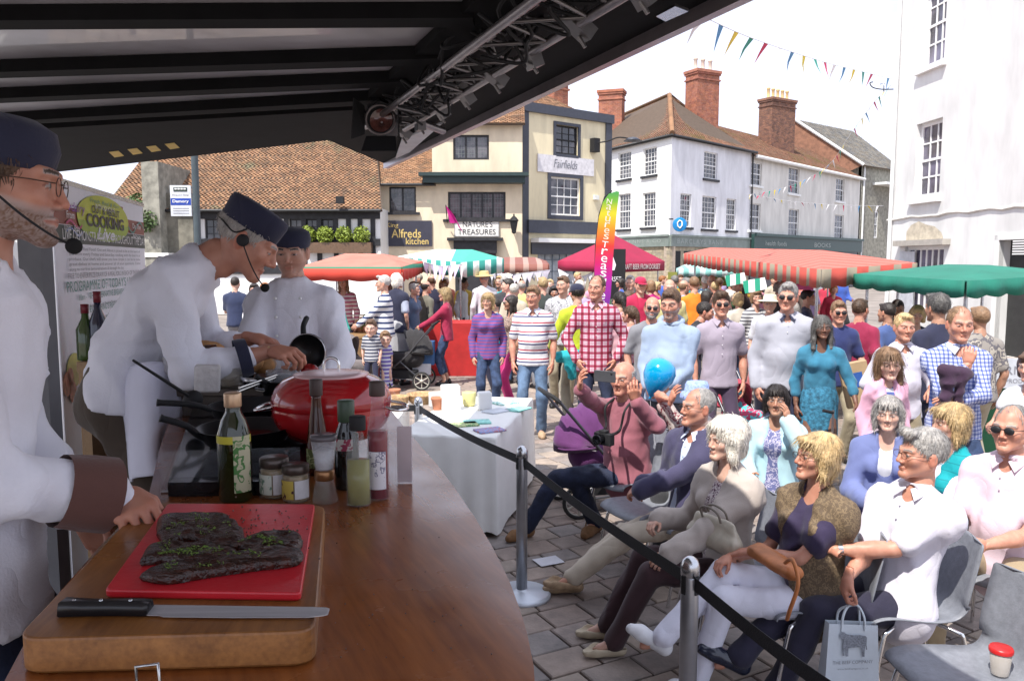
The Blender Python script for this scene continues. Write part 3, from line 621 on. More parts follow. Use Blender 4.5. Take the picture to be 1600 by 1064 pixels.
# ---- B7: tall white building right
F7 = Facade((10.29, 22.1), (10.78, 12.6))
F7.A = Vector((10.29, 22.1)); 
b7 = empty('white_town_building', (*F7.A, 0), F7.rz, 'tall dazzling white rendered building with big sash windows and patched plaster', 'building')
wh = M('bright_plaster', (.68, .68, .67), .8, var=.14, vs=1.1, stretch=(1, 1, .35), bump=.35, bs=2.5)
a1 = F7.rect(1442, -28, 1478, 100); a2 = F7.rect(1430, 190, 1470, 308); a3 = F7.rect(1413, 385, 1474, 432)
a3 = (a3[0], a3[1], a3[2]-.9, a3[3])
hd7 = (F7.loc(1402, 500)[0], F7.loc(1425, 500)[0], 0, 2.3); hd8 = (F7.loc(1555, 500)[0], F7.loc(1640, 500)[0], 0, 2.5)
HT = 12.5
w = MB(); wall(w, 0, F7.len, 0, HT, [a1, a2, a3, hd8], dep=.3)
w.add([(0, 0, 0), (0, 8, 0), (0, 8, HT), (0, 0, HT)], [(3, 2, 1, 0)]); w.add([(F7.len, 0, 0), (F7.len, 8, 0), (F7.len, 8, HT), (F7.len, 0, HT)], [(0, 1, 2, 3)]); w.add([(0, 0, HT), (F7.len, 0, HT), (F7.len, 8, HT), (0, 8, HT)], [(0, 1, 2, 3)])
w.build('wall', wh, b7)
gl7 = M('mauve_glass', (.10, .09, .13), .08, var=.7, vs=1.2, spec=.8)
for a, r_ in ((a1, 4), (a2, 4)): window(b7, a, 3, r_, white_paint, y=.16, fw=.09, bw=.04, panes=True, gm=gl7, sill=white_paint)
window(b7, a3, 6, 3, white_paint, y=.1, fw=.09, bw=.05, sash=False, panes=True, gm=gl7)
MB().bx(a3[0]-.25, a3[1]+.25, -.2, 0, a3[3]+.02, a3[3]+.16).build('lintel', M('lead_ledge', (.4, .37, .33), .8), b7)
zc = F7.loc(1490, 333)[1]
cr = MB(); rr = random.Random(4); pts = [(u, -.015+rr.uniform(-.01, .01), zc+rr.uniform(-.03, .03)) for u in [i*F7.len/24 for i in range(25)]]; cr.tube(pts, .035, 5); cr.build('string_course', M('worn_plaster', (.62, .6, .56), .9), b7)
pt = MB(); ou = [(1415, 383), (1417, 362), (1424, 352), (1436, 346), (1447, 351), (1461, 354), (1471, 363), (1474, 371), (1470, 383)]
vs = [(F7.loc(x, y)[0], -.008, F7.loc(x, y)[1]) for x, y in ou]; pt.add(vs, [tuple(range(len(vs)))]); pt.build('bare_patch', M('bare_stone', (.52, .46, .36), .95, var=.2, vs=5, bump=.8, bs=10), b7)
MB().bx(hd8[0], hd8[1], .25, .3, 0, 2.5).build('doorway', M('dark_interior', (.03, .03, .03), .8), b7)
q = MB(); q.bx(hd8[0]-.12, hd8[0], -.03, .1, 0, 2.6); q.bx(hd8[0]-.12, hd8[1], -.03, .1, 2.5, 2.62); q.build('door_frame', white_paint, b7)
q = MB(); q.bx(hd7[0], hd7[1], -.02, 0, 0, 2.3); q.build('door', M('pale_door', (.5, .52, .56), .5), b7)
MB().tube([(.25, -.08, 0), (.25, -.08, HT)], .05, 8).build('drainpipe', white_paint, b7)
q = MB(); 
for k in range(6): z_ = F7.loc(1592, 378+k*4)[1]; u_ = F7.loc(1592, 380)[0]; q.bx(u_-.15, u_+.25, -.03, -.002, z_, z_+.03)
q.build('vent_slat', white_paint, b7)
# iron bracket high on the corner
p = F7.loc(1392, 142); o = tag(MB().tube(bezier([(-.02, 0, 0), (-.35, 0, .0), (-.58, 0, .05), (-.66, 0, .16), (-.58, 0, .19)], 6), .014, 6).tube([(-.28, 0, -.06), (-.28, 0, .16), (-.38, 0, .13)], .012, 6).build('wall_bracket', matte_black), 'curled black iron bracket high on the white building corner', 'bracket')
o.location = (F7.A.x, F7.A.y, p[1])
# ================================================================== STAGE (trailer roof, truss, floor, counter)
ZR = 2.79
def rp_(px, py, z=ZR): return atz(px, py, z)
panel_m = M('roof_panel', (.46, .44, .47), .4, 0, var=.3, vs=.9, coat=.5)
roof_blk = M('roof_black', (.008, .008, .009), .8, var=.2, spec=.12)
st = empty('stage_roof', (0, 0, 0), 0, 'dark ribbed stage canopy overhead with a lighting truss along its edge', 'canopy')
EA, EB = rp_(606, 258), rp_(1143, 0); ed = (EB-EA)
EB2 = EA+ed*1.85
FA = rp_(60, 272); 
q = MB(); poly = [(EA.x, EA.y), (FA.x-2, FA.y+.55), (-5.5, -1.5), (EB2.x, -1.5) if EB2.y > -1.5 else (EB2.x, EB2.y), (EB2.x, EB2.y)]
poly = [(EA.x, EA.y), (EB2.x, EB2.y), (-5.5, EB2.y), (-5.5, FA.y+.3), (FA.x, FA.y), rp_(622, 208).xy[:]]
q.prism(poly, ZR+.05, ZR+.13); q.build('roof_skin', panel_m, st)
# ribs
def rib(a, b, w=.11, h=.1, nm='rib', z=ZR):
    A, B = Vector(a), Vector(b); d = (B-A).normalized(); n_ = Vector((-d.y, d.x, 0))*w/2; q = MB()
    vs = [A-n_, B-n_, B+n_, A+n_]; vs = [Vector((v.x, v.y, z)) for v in vs]+[Vector((v.x, v.y, z+h)) for v in vs]
    q.add(vs, [(0, 3, 2, 1), (4, 5, 6, 7), (0, 1, 5, 4), (1, 2, 6, 5), (2, 3, 7, 6), (3, 0, 4, 7)]); return q.build(nm, roof_blk, st)
def ext(p, q_, t): return p+(q_-p)*t
for y0, y1, xe in ((40, 36, 740), (118, 97, 690), (158, 132, 640), (194, 160, 600)):
    a, b_ = rp_(0, y0, ZR), rp_(xe, y1, ZR); rib(ext(a, b_, -1.2), b_, .10, .048)
a, b_ = rp_(0, -60, ZR), rp_(760, -60, ZR); rib(ext(a, b_, -.6), ext(a, b_, 1.1), .10, .048)
a, b_ = rp_(0, -230, ZR), rp_(760, -230, ZR); rib(ext(a, b_, -.6), ext(a, b_, 1.3), .10, .048)
# far fascia: black plate between last rib and far edge
a0, a1, b0, b1 = rp_(40, 203), rp_(560, 172), rp_(40, 275), rp_(628, 206)
a0, b0 = ext(a1, a0, 1.5), ext(b1, b0, 1.5)
q = MB(); vs = [Vector((p.x, p.y, ZR-.002)) for p in (a0, a1, b1, b0)]; q.prism([(v.x, v.y) for v in vs], ZR+.0, ZR+.048); q.build('edge_plate', roof_blk, st)
# hazard tape pieces
yel = M('hazard_yellow', (.65, .42, .02), .5)
for k in range(4):
    x = 170+k*29; yb = 247-k*4.2
    p = [rp_(x, yb-9, ZR-.003), rp_(x+15, yb-11, ZR-.003), rp_(x+24, yb-3, ZR-.003), rp_(x+9, yb-.5, ZR-.003)]
    q = MB(); q.add([tuple(v) for v in p], [(0, 1, 2, 3)]); q.build('hazard_stripe', yel, st)
# outer edge beam (black, with pale rim)
n2 = Vector((-ed.y, ed.x, 0)).normalized()
if n2.x > 0: n2 = -n2
def eb(t, off, z): p = EA+ed*t+n2*off; return Vector((p.x, p.y, z))
for (o0, o1, z0, z1, mt, nm) in ((.0, .035, ZR-.03, ZR+.13, M('rim_alu', (.45, .40, .42), .35, .8, var=.1), 'edge_rim'), (.035, .66, ZR+.012, ZR+.047, roof_blk, 'edge_beam')):
    s1 = .26 if o1 > .1 else 0; q = MB(); v = [eb(0, o0, z0), eb(1.8, o0, z0), eb(1.8, o1, z0), eb(s1, o1, z0), eb(0, o0, z1), eb(1.8, o0, z1), eb(1.8, o1, z1), eb(s1, o1, z1)]
    q.add(v, [(0, 3, 2, 1), (4, 5, 6, 7), (0, 1, 5, 4), (1, 2, 6, 5), (2, 3, 7, 6), (3, 0, 4, 7)]); q.build(nm, mt, st)
# lighting truss: three chords and lacing
tr = empty('lighting_truss', (0, 0, 0), 0, 'silver aluminium lighting truss hung under the stage canopy edge', 'truss')
alu = M('aluminium', (.26, .24, .25), .36, .9, var=.15, vs=15)
chords = [(.41, ZR-.07), (.61, ZR-.07), (.51, ZR+.0)]
for o_, z in chords: MB().tube([eb(.50, o_, z), eb(1.45, o_, z)], .0145, 10).build('chord', alu, tr)
rr = random.Random(8); nseg = 30; lac = MB()
for i in range(nseg):
    t0 = .51+.94*i/nseg; t1 = .51+.94*(i+1)/nseg
    for a_, c_ in ((0, 1), (1, 2), (2, 0)):
        A_, B_ = (t0, t1) if i % 2 else (t1, t0)
        lac.tube([eb(A_, *chords[a_]), eb(B_, *chords[c_])], .006, 6)
lac.build('lacing', M('dull_alu', (.22, .21, .21), .4, .8), tr, kind='stuff')
for k in range(22):
    cab = MB(); t = .52+rr.random()*.7; pts = []
    for j in range(7): pts.append(eb(t+j*.02, .40+.24*rr.random(), ZR-.12+.14*rr.random()))
    cab.tube(bezier(pts, 5), .006, 5); cab.build('cable', matte_black, tr)
for k in range(9):
    cl = MB(); t = .48+k*.08; p = eb(t, .40, ZR-.07); cl.bx(-.03, .03, -.02, .02, -.045, .045, X=T(*p) @ RZ(math.atan2(ed.y, ed.x)) @ RX(rr.random()))
    cl.tube([p+Vector((0, 0, -.03)), p+Vector((.02, .0, -.06))], .006, 6); cl.build('clamp', MC['dull_alu'], tr)
# spotlight with barn doors
def spotlight(px, py, Y, r, label, yaw=0, tilt=0, doors=True):
    p = at(px, py, Y); o = empty('stage_spotlight', p, yaw, label, 'spotlight'); Xo = RX(tilt)
    q = MB(); q.lathe([(r*.55, .30), (r*.9, .22), (r, .1), (r, 0), (r*.95, -.01), (r*.86, -.01), (r*.84, .03)], seg=24, X=Xo @ RX(R(90)) @ Matrix.Scale(-1, 4, (0, 0, 1)) if False else Xo @ RX(R(-90)), cap=False); q.build('housing', matte_black, o)
    q = MB(); q.lathe([(.001, .03), (r*.4, .034), (r*.84, .02)], seg=24, X=Xo @ RX(R(-90)), cap=False); q.build('lens', M('lens_glass', (.16, .06, .05), .12, var=.6, vs=20, spec=.9), o)
    q = MB(); q.tube([(r*math.cos(a)*1.02, -.01, r*math.sin(a)*1.02) for a in [2*math.pi*k/24 for k in range(24)]], .006, 6, closed=True, X=Xo); q.build('rim', M('dull_steel', (.25, .22, .22), .4, .8), o)
    if doors:
        for i, (s_, X_) in enumerate((((r*1.0, -.17, -r*1.6), RX(0)), )):
            pass
        q = MB(); q.slab([(-r*1.05, 0, -r*1.15), (r*1.05, 0, -r*1.15), (r*1.25, -.06, -r*2.3), (-r*1.25, -.06, -r*2.3)], .004); q.build('barn_door', matte_black, o)
        q = MB(); q.slab([(-r*1.2, 0, r*1.0), (-r*1.2, 0, -r*1.0), (-r*1.9, -.08, -r*1.5), (-r*1.7, -.08, r*1.3)], .004); q.build('barn_door', matte_black, o)
        q = MB(); q.slab([(r*1.2, 0, r*.8), (r*1.2, 0, -r*1.0), (r*1.5, -.1, -r*1.5), (r*1.4, -.1, r*1.0)], .004); q.build('barn_door', matte_black, o)
    q = MB(); q.tube([(-r*1.15, .1, 0), (-r*1.15, .1, r*1.3), (0, .1, r*1.9), (r*1.15, .1, r*1.3), (r*1.15, .1, 0)], .009, 6); q.build('yoke', matte_black, o)
    return o
spotlight(595, 188, 3.72, .064, 'black stage spotlight with barn doors at the far end of the truss')
for px_, py_, Y_, lb in ((745, 60, 3.55, 'black lamp housing hung inside the truss near its middle'), (680, 120, 4.1, 'black lamp housing next to the far spotlight')):
    p = at(px_, py_, Y_); o = empty('lamp_housing', p, R(-50), lb, 'spotlight')
    MB().lathe([(.05, -.16), (.075, -.14), (.08, .05), (.05, .12), (.02, .16)], seg=16, X=RX(R(60))).build('housing', matte_black, o)
    MB().tube([(-.09, 0, 0), (-.09, 0, .1), (.09, 0, .1), (.09, 0, 0)], .008, 6).build('yoke', matte_black, o)
# white panel and strut at the far end, flat bracket at upper right
q = MB(); q.slab([atz(628, 216, ZR-.01), atz(692, 190, ZR-.01), atz(640, 236, ZR-.01), atz(618, 246, ZR-.01)], .01); q.build('end_panel', M('panel_pale', (.5, .5, .54), .5), st)
q = MB(); q.tube([atz(652, 190, ZR-.05), atz(692, 205, ZR-.05)], .02, 8); q.build('strut', alu, tr)
q = MB(); p = [atz(1025, 22, ZR-.02), atz(1055, 6, ZR-.02), atz(1076, 14, ZR-.02), atz(1040, 30, ZR-.02)]; q.slab(p, .008); q.build('flat_bracket', steel, tr)
# ---------------- stage floor
ZF = .58
def fl(px, py, z): p = atz(px, py, z); return (p.x, p.y)
ZC = 1.50   # counter top
edge_px = [(836, 1075), (834, 1040), (824, 990), (812, 950), (795, 905), (770, 855), (742, 808), (712, 764), (685, 728), (656, 695), (630, 665), (610, 640), (590, 622)]
cedge = [fl(x, y, ZC) for x, y in edge_px]
fpoly = [(x+.05, y) for x, y in cedge]
sf = MB(); sfp = [(-5, -1.5), (.1, -1.5)]+fpoly+[(-.9, 3.9), (-1.2, 5.6), (-5, 5.6)]
sf.prism(sfp, ZF-.12, ZF); stage_floor = sf.build('stage_floor', M('stage_grey', (.22, .21, .20), .6, var=.15, vs=3, bump=.1), kind='structure')
sk = MB(); sk.prism([(x-(.06 if x > -4 else -.06), y-.04) for x, y in sfp], 0, ZF-.122); sk.build('stage_skirt', black_paint, stage_floor)
# ---------------- counter
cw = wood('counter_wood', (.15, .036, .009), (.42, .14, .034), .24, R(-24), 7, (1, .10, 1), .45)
ct = empty('serving_counter', (0, 0, 0), 0, 'polished dark wood demonstration counter with a curved outer edge', 'counter')
lx = [fl(20, 1085, ZC), fl(62, 960, ZC), fl(150, 860, ZC), fl(232, 775, ZC), fl(250, 700, ZC), fl(275, 622, ZC)]
near = (-.62, cedge[0][1]-.02)
poly = [(-.66, .98), (cedge[0][0], .98)]+cedge[1:]+[fl(560, 612, ZC), fl(430, 585, ZC), fl(290, 585, ZC)]+list(reversed(lx[1:]))
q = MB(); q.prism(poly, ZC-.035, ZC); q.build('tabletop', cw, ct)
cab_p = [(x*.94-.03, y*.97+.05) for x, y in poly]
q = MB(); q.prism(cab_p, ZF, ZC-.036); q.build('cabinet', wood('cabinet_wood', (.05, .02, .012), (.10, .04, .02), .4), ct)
# wire latch at the near edge
q = MB(); c_ = at(232, 1056, .93); q.tube([c_+Vector((-.014, 0, -.02)), c_+Vector((-.015, 0, .012)), c_+Vector((.012, 0, .016)), c_+Vector((.015, 0, -.02))], .0022, 6, closed=True); q.build('latch', steel, ct)
# ---------------- thick wooden board
ZB = ZC+.052
bw_m = wood('board_wood', (.13, .044, .009), (.36, .15, .038), .4, R(-6), 12, (.9, .12, 1), .1)
bpx = [(15, 1000), (489, 962), (508, 788), (222, 780)]
bp = [fl(x, y, ZB) for x, y in bpx]; 
def round_poly(P, r=.02, n=5):
    out = []; K = len(P)
    for i in range(K):
        a, b_, c = Vector(P[i-1]), Vector(P[i]), Vector(P[(i+1) % K]); u = (a-b_).normalized()*r; w = (c-b_).normalized()*r
        for k in range(n+1): t = k/n; out.append(tuple((b_+u)*(1-t)**2+b_*2*t*(1-t)+(b_+w)*t*t))
    return out
def bev_prism(mb, P, z0, z1, e=.004, m=0):
    c = Vector((sum(p[0] for p in P)/len(P), sum(p[1] for p in P)/len(P))); n = len(P); vs = []
    for z, s_ in ((z0, e), (z0+e, 0), (z1-e, 0), (z1-e*.3, e*.3), (z1, e)):
        for p in P: v = Vector(p); d = (c-v).normalized()*s_; vs.append((v.x+d.x, v.y+d.y, z))
    fs = [(j*n+i, j*n+(i+1) % n, (j+1)*n+(i+1) % n, (j+1)*n+i) for j in range(4) for i in range(n)]+[tuple(4*n+i for i in range(n)), tuple(reversed(range(n)))]
    mb.add(vs, fs, m); return mb
bp[0] = (-.66, 1.065); bp[1] = (-.285+.02, 1.05)
bp = [fl(22, 998, ZB), fl(492, 985, ZB), fl(508, 788, ZB), fl(226, 784, ZB)]
tag(bev_prism(MB(), round_poly(bp, .035), ZC+.002, ZB).build('butcher_block', bw_m), 'thick wooden butcher block under the red cutting board', 'board')
rp2 = [fl(x, y, ZB+.014) for x, y in ((163, 921), (470, 926), (492, 787), (262, 786))]
red_pl = M('red_plastic', (.62, .018, .03), .32, var=.06, vs=14, bump=.06, bs=90)
tag(bev_prism(MB(), round_poly(rp2, .01), ZB+.001, ZB+.014, .003).build('cutting_board', red_pl), 'red plastic cutting board with dark meat on it', 'cutting board')
ZM = ZB+.014
# meat: three lumpy slabs from a height field
meat_m = M('seared_meat', (.026, .009, .006), .24, var=.6, vs=40, bump=.6, bs=80, spec=.5, col2=(.075, .020, .012), stretch=(1, 2.5, 1), lo=.45, hi=.75)
herb_m = M('chopped_herb', (.12, .20, .03), .7, var=.5, vs=200)
def meat(outline, h, seed, label):
    P = [Vector(fl(x, y, ZM)) for x, y in outline]; c = sum(P, Vector((0, 0)))/len(P); rr = random.Random(seed)
    ring = [Vector((p.x, p.y, 0)) for p in bezier([(p.x, p.y, 0) for p in P+[P[0]]], 7)][:-1]; n = len(ring); vs = []; fs = []
    lv = [(1.0, 0), (1.03, .35), (1.0, .75), (.9, .98), (.72, 1.05), (.5, .98), (.28, 1.04), (.1, 1.0)]
    for s_, z in lv:
        for p in ring:
            x, y = c.x+(p.x-c.x)*s_, c.y+(p.y-c.y)*s_; nn = mnoise.noise(Vector((x*30, y*30, seed)))*.35+mnoise.noise(Vector((x*80, y*160, seed)))*.12
            vs.append((x+nn*.006, y+nn*.006, ZM+.001+h*z*(1+(nn if z > 0 else 0))))
    for j in range(len(lv)-1):
        for i in range(n): fs.append((j*n+i, j*n+(i+1) % n, (j+1)*n+(i+1) % n, (j+1)*n+i))
    fs.append(tuple((len(lv)-1)*n+i for i in range(n))); q = MB(); q.add(vs, fs, 0, True)
    o = tag(q.build('meat_slab', meat_m), label, 'meat', 'dark meat slabs on the red board')
    hb = MB()
    for i in range(260):
        t = rr.random()**.6*.8; p = ring[rr.randrange(n)]; x, y = c.x+(p.x-c.x)*t, c.y+(p.y-c.y)*t
        if mnoise.noise(Vector((x*25, y*25, 3))) < -.02: continue
        z = ZM+h*1.08+.001; a = Vector((rr.gauss(0, 1), rr.gauss(0, 1), rr.gauss(0, .5))).normalized()*.0032; w_ = a.orthogonal().normalized()*.001
        hb.add([Vector((x, y, z))-a, Vector((x, y, z))+w_, Vector((x, y, z))+a, Vector((x, y, z))-w_], [(0, 1, 2, 3)])
    hb.build('herbs', herb_m, o, kind='stuff')
meat([(246, 842), (252, 816), (290, 811), (345, 814), (372, 830), (380, 852), (340, 860), (290, 850), (262, 858)], .017, 1, 'back slab of seared dark meat topped with herbs')
meat([(220, 885), (240, 858), (290, 856), (350, 864), (368, 875), (320, 885), (260, 882)], .015, 2, 'middle strip of seared dark meat with a pointed end')
meat([(222, 908), (250, 893), (330, 882), (400, 870), (462, 868), (466, 884), (400, 893), (330, 903), (262, 914)], .016, 3, 'long front strip of seared dark meat')
meat([(360, 862), (400, 845), (462, 842), (468, 862), (420, 872)], .015, 5, 'short cut end of seared meat at the right of the board')
cr_ = MB(); rr = random.Random(12)
for i in range(220):
    p = atz(rr.gauss(400, 40), rr.gauss(838, 22), ZM+.001); s_ = rr.uniform(.0008, .002)
    if 300 < 800: cr_.ball((p.x, p.y, p.z+s_*.5), s_, seg=5)
for i in range(70):
    x_, y_ = rr.uniform(500, 800), rr.uniform(800, 1030)
    if x_ > 620+ (y_-700)*.5: continue
    p = atz(x_, y_, ZC+.001); s_ = rr.uniform(.0006, .0014); cr_.ball((p.x, p.y, p.z+s_*.4), s_, seg=5)
tag(cr_.build('crumbs', M('crumb', (.16, .10, .08), .8, var=.6, vs=100)), kind='stuff')
# knife
kn = empty('chef_knife', (0, 0, 0), 0, 'long steel carving knife with a black riveted handle', 'knife')
kz = ZB+.002; ka, kb, kc = atz(95, 944, kz+.012), atz(235, 944, kz+.012), atz(511, 950, kz+.012)
dk = (kc-ka); dk.z = 0; dk.normalize(); nk = Vector((-dk.y, dk.x, 0))
q = MB(); prof = []
for t, w_, h_ in ((0, .011, .011), (.03, .0145, .013), (.3, .012, .012), (.6, .0105, .012), (.9, .012, .012), (1, .012, .011)):
    p = ka.lerp(kb, t); p.z = kz; prof.append([p+nk*w_, p+nk*w_*.6+Vector((0, 0, h_*1.5)), p-nk*w_*.6+Vector((0, 0, h_*1.5)), p-nk*w_, p-nk*w_*.6, p+nk*w_*.6])
vs = [v for r_ in prof for v in r_]; k6 = 6
q.add(vs, [(j*k6+i, j*k6+(i+1) % k6, (j+1)*k6+(i+1) % k6, (j+1)*k6+i) for j in range(5) for i in range(k6)]+[tuple(range(6)), tuple(reversed(range(30, 36)))], 0, True)
q.build('handle', M('knife_handle', (.012, .012, .014), .3), kn)
q = MB()
for t in (.15, .45, .78): p = ka.lerp(kb, t); p.z = kz+.0175; q.ball(p, .003, seg=8)
q.build('rivet', steel, kn)
q = MB(); p0 = kb.copy(); p0.z = kz; L_ = (kc-kb).length; ss = [(0, .012, .012), (.07, .012, .012), (.1, .016, .012), (.5, .015, .012), (.9, .011, .012), (.98, .005, .011), (1, .001, .008)]
vs = []
for t, wn_, wp in ss: p = p0+dk*L_*t; vs += [p+nk*wp+Vector((0, 0, .004)), p+nk*wp+Vector((0, 0, .0065)), p-nk*wn_+Vector((0, 0, .002)), p-nk*wn_+Vector((0, 0, .001))]
q.add(vs, [(j*4+i, j*4+(i+1) % 4, (j+1)*4+(i+1) % 4, (j+1)*4+i) for j in range(6) for i in range(4)]+[(0, 1, 2, 3), (27, 26, 25, 24)], 0, False)
q.build('blade', M('blade_steel', (.55, .55, .58), .38, .5, var=.1, vs=5, stretch=(1, 20, 1)), kn)
# ---------------- bottles and jars
def glassm(name, col, rough=.05): return M(name, col, rough, trans=.85, var=0, spec=.5)
def bottle(px, pyb, pyt, prof, gm, liquid=None, cap=None, label='', lab=None, name='bottle', sx=1, sy=1, seg=24, z=ZC):
    """prof: radius profile in fractions of height; cap: (z0,z1,r,mat); lab: (z0,z1,arc0,arc1,r,mat)"""
    b_ = atz(px, pyb, z); s_ = FPX/(b_.y*math.cos(PITCH)+(CAMZ-z)*math.sin(PITCH)); h = (pyb-pyt)/s_*1.03
    o = empty(name, (b_.x, b_.y+.0, z+.001), 0, label, 'bottle' if name == 'bottle' else name.split('_')[-1])
    P = [(r*h, t*h) for r, t in prof]; q = MB(); q.lathe(P, seg=seg, sx=sx, sy=sy); q.build('glass', gm, o)
    if liquid:
        lv, lm = liquid; PI_ = [(max(.001, r*h-.003), max(t*h, .004)) for r, t in prof if t <= lv]
        rl = PI_[-1][0]; q = MB(); q.lathe(PI_+[(rl, lv*h)], seg=seg, sx=sx, sy=sy); q.build('liquid', lm, o)
    if cap:
        z0, z1, r, cm = cap; q = MB(); q.lathe([(r*h*.96, z0*h), (r*h, z0*h+.002), (r*h, z1*h-.002), (r*h*.94, z1*h)], seg=seg); q.build('cap', cm, o)
    for l_ in (lab if isinstance(lab, list) else [lab] if lab else []):
        z0, z1, a0, a1, r, lm = l_; q = MB(); vs = []; K = 12
        for k in range(K+1):
            a = R(a0+(a1-a0)*k/K)
            for zz in (z0, z1): vs.append((math.cos(a)*(r*h+.0008)*sx, math.sin(a)*(r*h+.0008)*sy, zz*h))
        q.add(vs, [(2*k, 2*k+2, 2*k+3, 2*k+1) for k in range(K)], 0, True); q.build('label', lm, o)
    return o, h
paper = M('label_paper', (.70, .70, .72), .6, var=.05, vs=60)
paper_y = spots('label_yellow', (.55, .42, .08), (.08, .03, .03), 60, .62)
dg = M('dark_green_glass', (.015, .022, .006), .06, var=0, coat=.6)
bottle(369, 781, 617, [(.135, 0), (.15, .02), (.15, .55), (.148, .62), (.11, .75), (.07, .82), (.065, .86), (.065, .9)], dg, cap=(.87, 1.0, .078, M('pale_gold_cap', (.62, .42, .26), .35, .6)), label='dark green olive oil bottle with gold cap left of the jars', lab=[(.55, .62, 180, 360, .15, M('yellow_band', (.55, .50, .04), .5)), (.1, .62, 285, 350, .151, spots('label_green', (.55, .52, .35), (.08, .22, .06), 40, .5))])
bottle(497, 740, 596, [(.105, 0), (.11, .02), (.11, .3), (.09, .5), (.06, .68), (.05, .8), (.055, .85)], M('amber_brown_glass', (.10, .03, .015), .06, trans=.5, var=0), cap=(.83, 1.0, .068, M('dark_cap', (.06, .035, .03), .5)), label='tall narrow necked brown bottle behind the salt grinder', lab=(.08, .28, 200, 340, .111, spots('label_olive', (.12, .14, .04), (.4, .42, .2), 50, .5)))
bottle(543, 762, 628, [(.13, 0), (.135, .02), (.135, .6), (.08, .75), (.07, .8)], M('black_glass', (.01, .01, .01), .06, var=0, coat=.5), cap=(.76, 1.0, .095, M('green_foil', (.04, .07, .04), .4)), label='black glass bottle with a green foil top between the grinder and pale oil bottle', lab=(.45, .58, 230, 310, .136, spots('label_red', (.6, .58, .55), (.35, .05, .1), 40, .5)))
bottle(592, 779, 600, [(.085, 0), (.092, .015), (.092, .5), (.084, .6), (.062, .72), (.05, .85), (.055, .9)], M('clear_pink_glass', (.40, .22, .26), .05, alpha=.22, var=0, coat=1), (.58, M('red_syrup', (.20, .008, .015), .15, var=.1)), (.88, 1.0, .066, M('dark_cap')), 'tall clear bottle of dark red sauce with a white label', (.1, .42, 215, 320, .093, spots('label_white_print', (.72, .70, .74), (.25, .24, .32), 70, .56)))
bottle(561, 789, 650, [(.145, 0), (.158, .02), (.158, .52), (.135, .62), (.085, .72), (.07, .8)], M('clear_glass', (.4, .42, .4), .04, alpha=.2, var=0, coat=1), (.5, M('pale_oil', (.42, .40, .10), .1, trans=.3, var=.05)), (.83, .98, .09, matte_black), 'clear square shouldered bottle half full of pale yellow oil', None, seg=16, sx=.85, sy=.7)
for px_, pb, pt, lb, lm in ((430, 775, 715, 'jam jar of pale sauce with a dark lid beside the olive oil bottle', spots('label_mint', (.62, .66, .58), (.18, .3, .22), 60, .6)), (463, 782, 726, 'jam jar with a yellow and white label and dark lid', paper_y)):
    o, h = bottle(px_, pb, pt, [(.33, 0), (.36, .04), (.36, .68), (.33, .76), (.3, .78)], M('jar_glass', (.5, .45, .36), .08, alpha=.3, var=.1, coat=1), (.7, M('jar_sauce', (.34, .24, .11), .4, var=.2, vs=60)), (.77, 1.0, .36, M('jar_lid', (.09, .07, .06), .3, .5, var=.2, vs=30)), lb, [(.12, .62, 190, 275, .362, lm), (.12, .62, 280, 350, .362, paper)], name='jar')
# salt grinder (cup shaped, clear)
b_ = atz(508, 784, ZC); o = empty('salt_grinder', (b_.x, b_.y, ZC+.001), 0, 'clear acrylic salt grinder half full of white salt', 'grinder')
cg = MC['clear_glass']
MB().lathe([(.028, 0), (.03, .003), (.021, .05), (.017, .06), (.02, .065)], seg=16).build('base', cg, o)
MB().lathe([(.021, .052), (.023, .054), (.023, .072), (.021, .075)], seg=16).build('collar', M('bronze_collar', (.32, .16, .07), .3, .7), o)
MB().lathe([(.021, .076), (.029, .145), (.0285, .145), (.02, .078)], seg=16, cap=False).build('cup', M('clear_shell', (.6, .62, .66), .05, alpha=.3, var=0, coat=1), o)
MB().lathe([(.018, .078), (.023, .118), (.012, .124), (.001, .12)], seg=16).build('salt', M('salt_white', (.75, .75, .76), .8, var=.1, vs=150), o)
MB().lathe([(.030, .145), (.031, .147), (.031, .154), (.029, .156)], seg=16).build('lid', M('smoke_lid', (.10, .09, .10), .25), o)
# ---------------- hob, splash screens, pans
hp = [fl(x, y, ZC+.03) for x, y in ((262, 752), (445, 748), (500, 655), (300, 640))]
hob = empty('induction_hob', (0, 0, 0), 0, 'black glass induction hob on the counter', 'hob')
q = MB(); q.prism([fl(x, y, ZC+.03) for x, y in ((262, 757), (470, 754), (520, 640), (305, 628))], ZC+.001, ZC+.035); q.build('glass_top', M('hob_glass', (.012, .012, .015), .08, var=.3, vs=20), hob)
acr = M('acrylic', (.6, .65, .72), .04, alpha=.08, var=0, spec=.8, coat=.6)
ac = empty('splash_guard', (0, 0, 0), 0, 'clear acrylic splash guard round the hob', 'screen')
def sheet(a, b_, z0, z1, th=.004, par=None, nm='panel', mt=None):
    A, B = Vector((a[0], a[1], 0)), Vector((b_[0], b_[1], 0)); n_ = Vector((-(B-A).y, (B-A).x, 0)).normalized()*th
    q = MB(); v = [A, B, B+n_, A+n_]; q.add([(p.x, p.y, z0) for p in v]+[(p.x, p.y, z1) for p in v], [(0, 3, 2, 1), (4, 5, 6, 7), (0, 1, 5, 4), (1, 2, 6, 5), (2, 3, 7, 6), (3, 0, 4, 7)]); return q.build(nm, mt or acr, par)
g0, g1, g2, g3 = fl(252, 770, ZC), fl(470, 762, ZC), fl(645, 755, ZC), fl(600, 700, ZC)
sheet(g0, g1, ZC+.002, ZC+.10, par=ac); sheet(fl(575, 757, ZC), g2, ZC+.002, ZC+.17, par=ac)
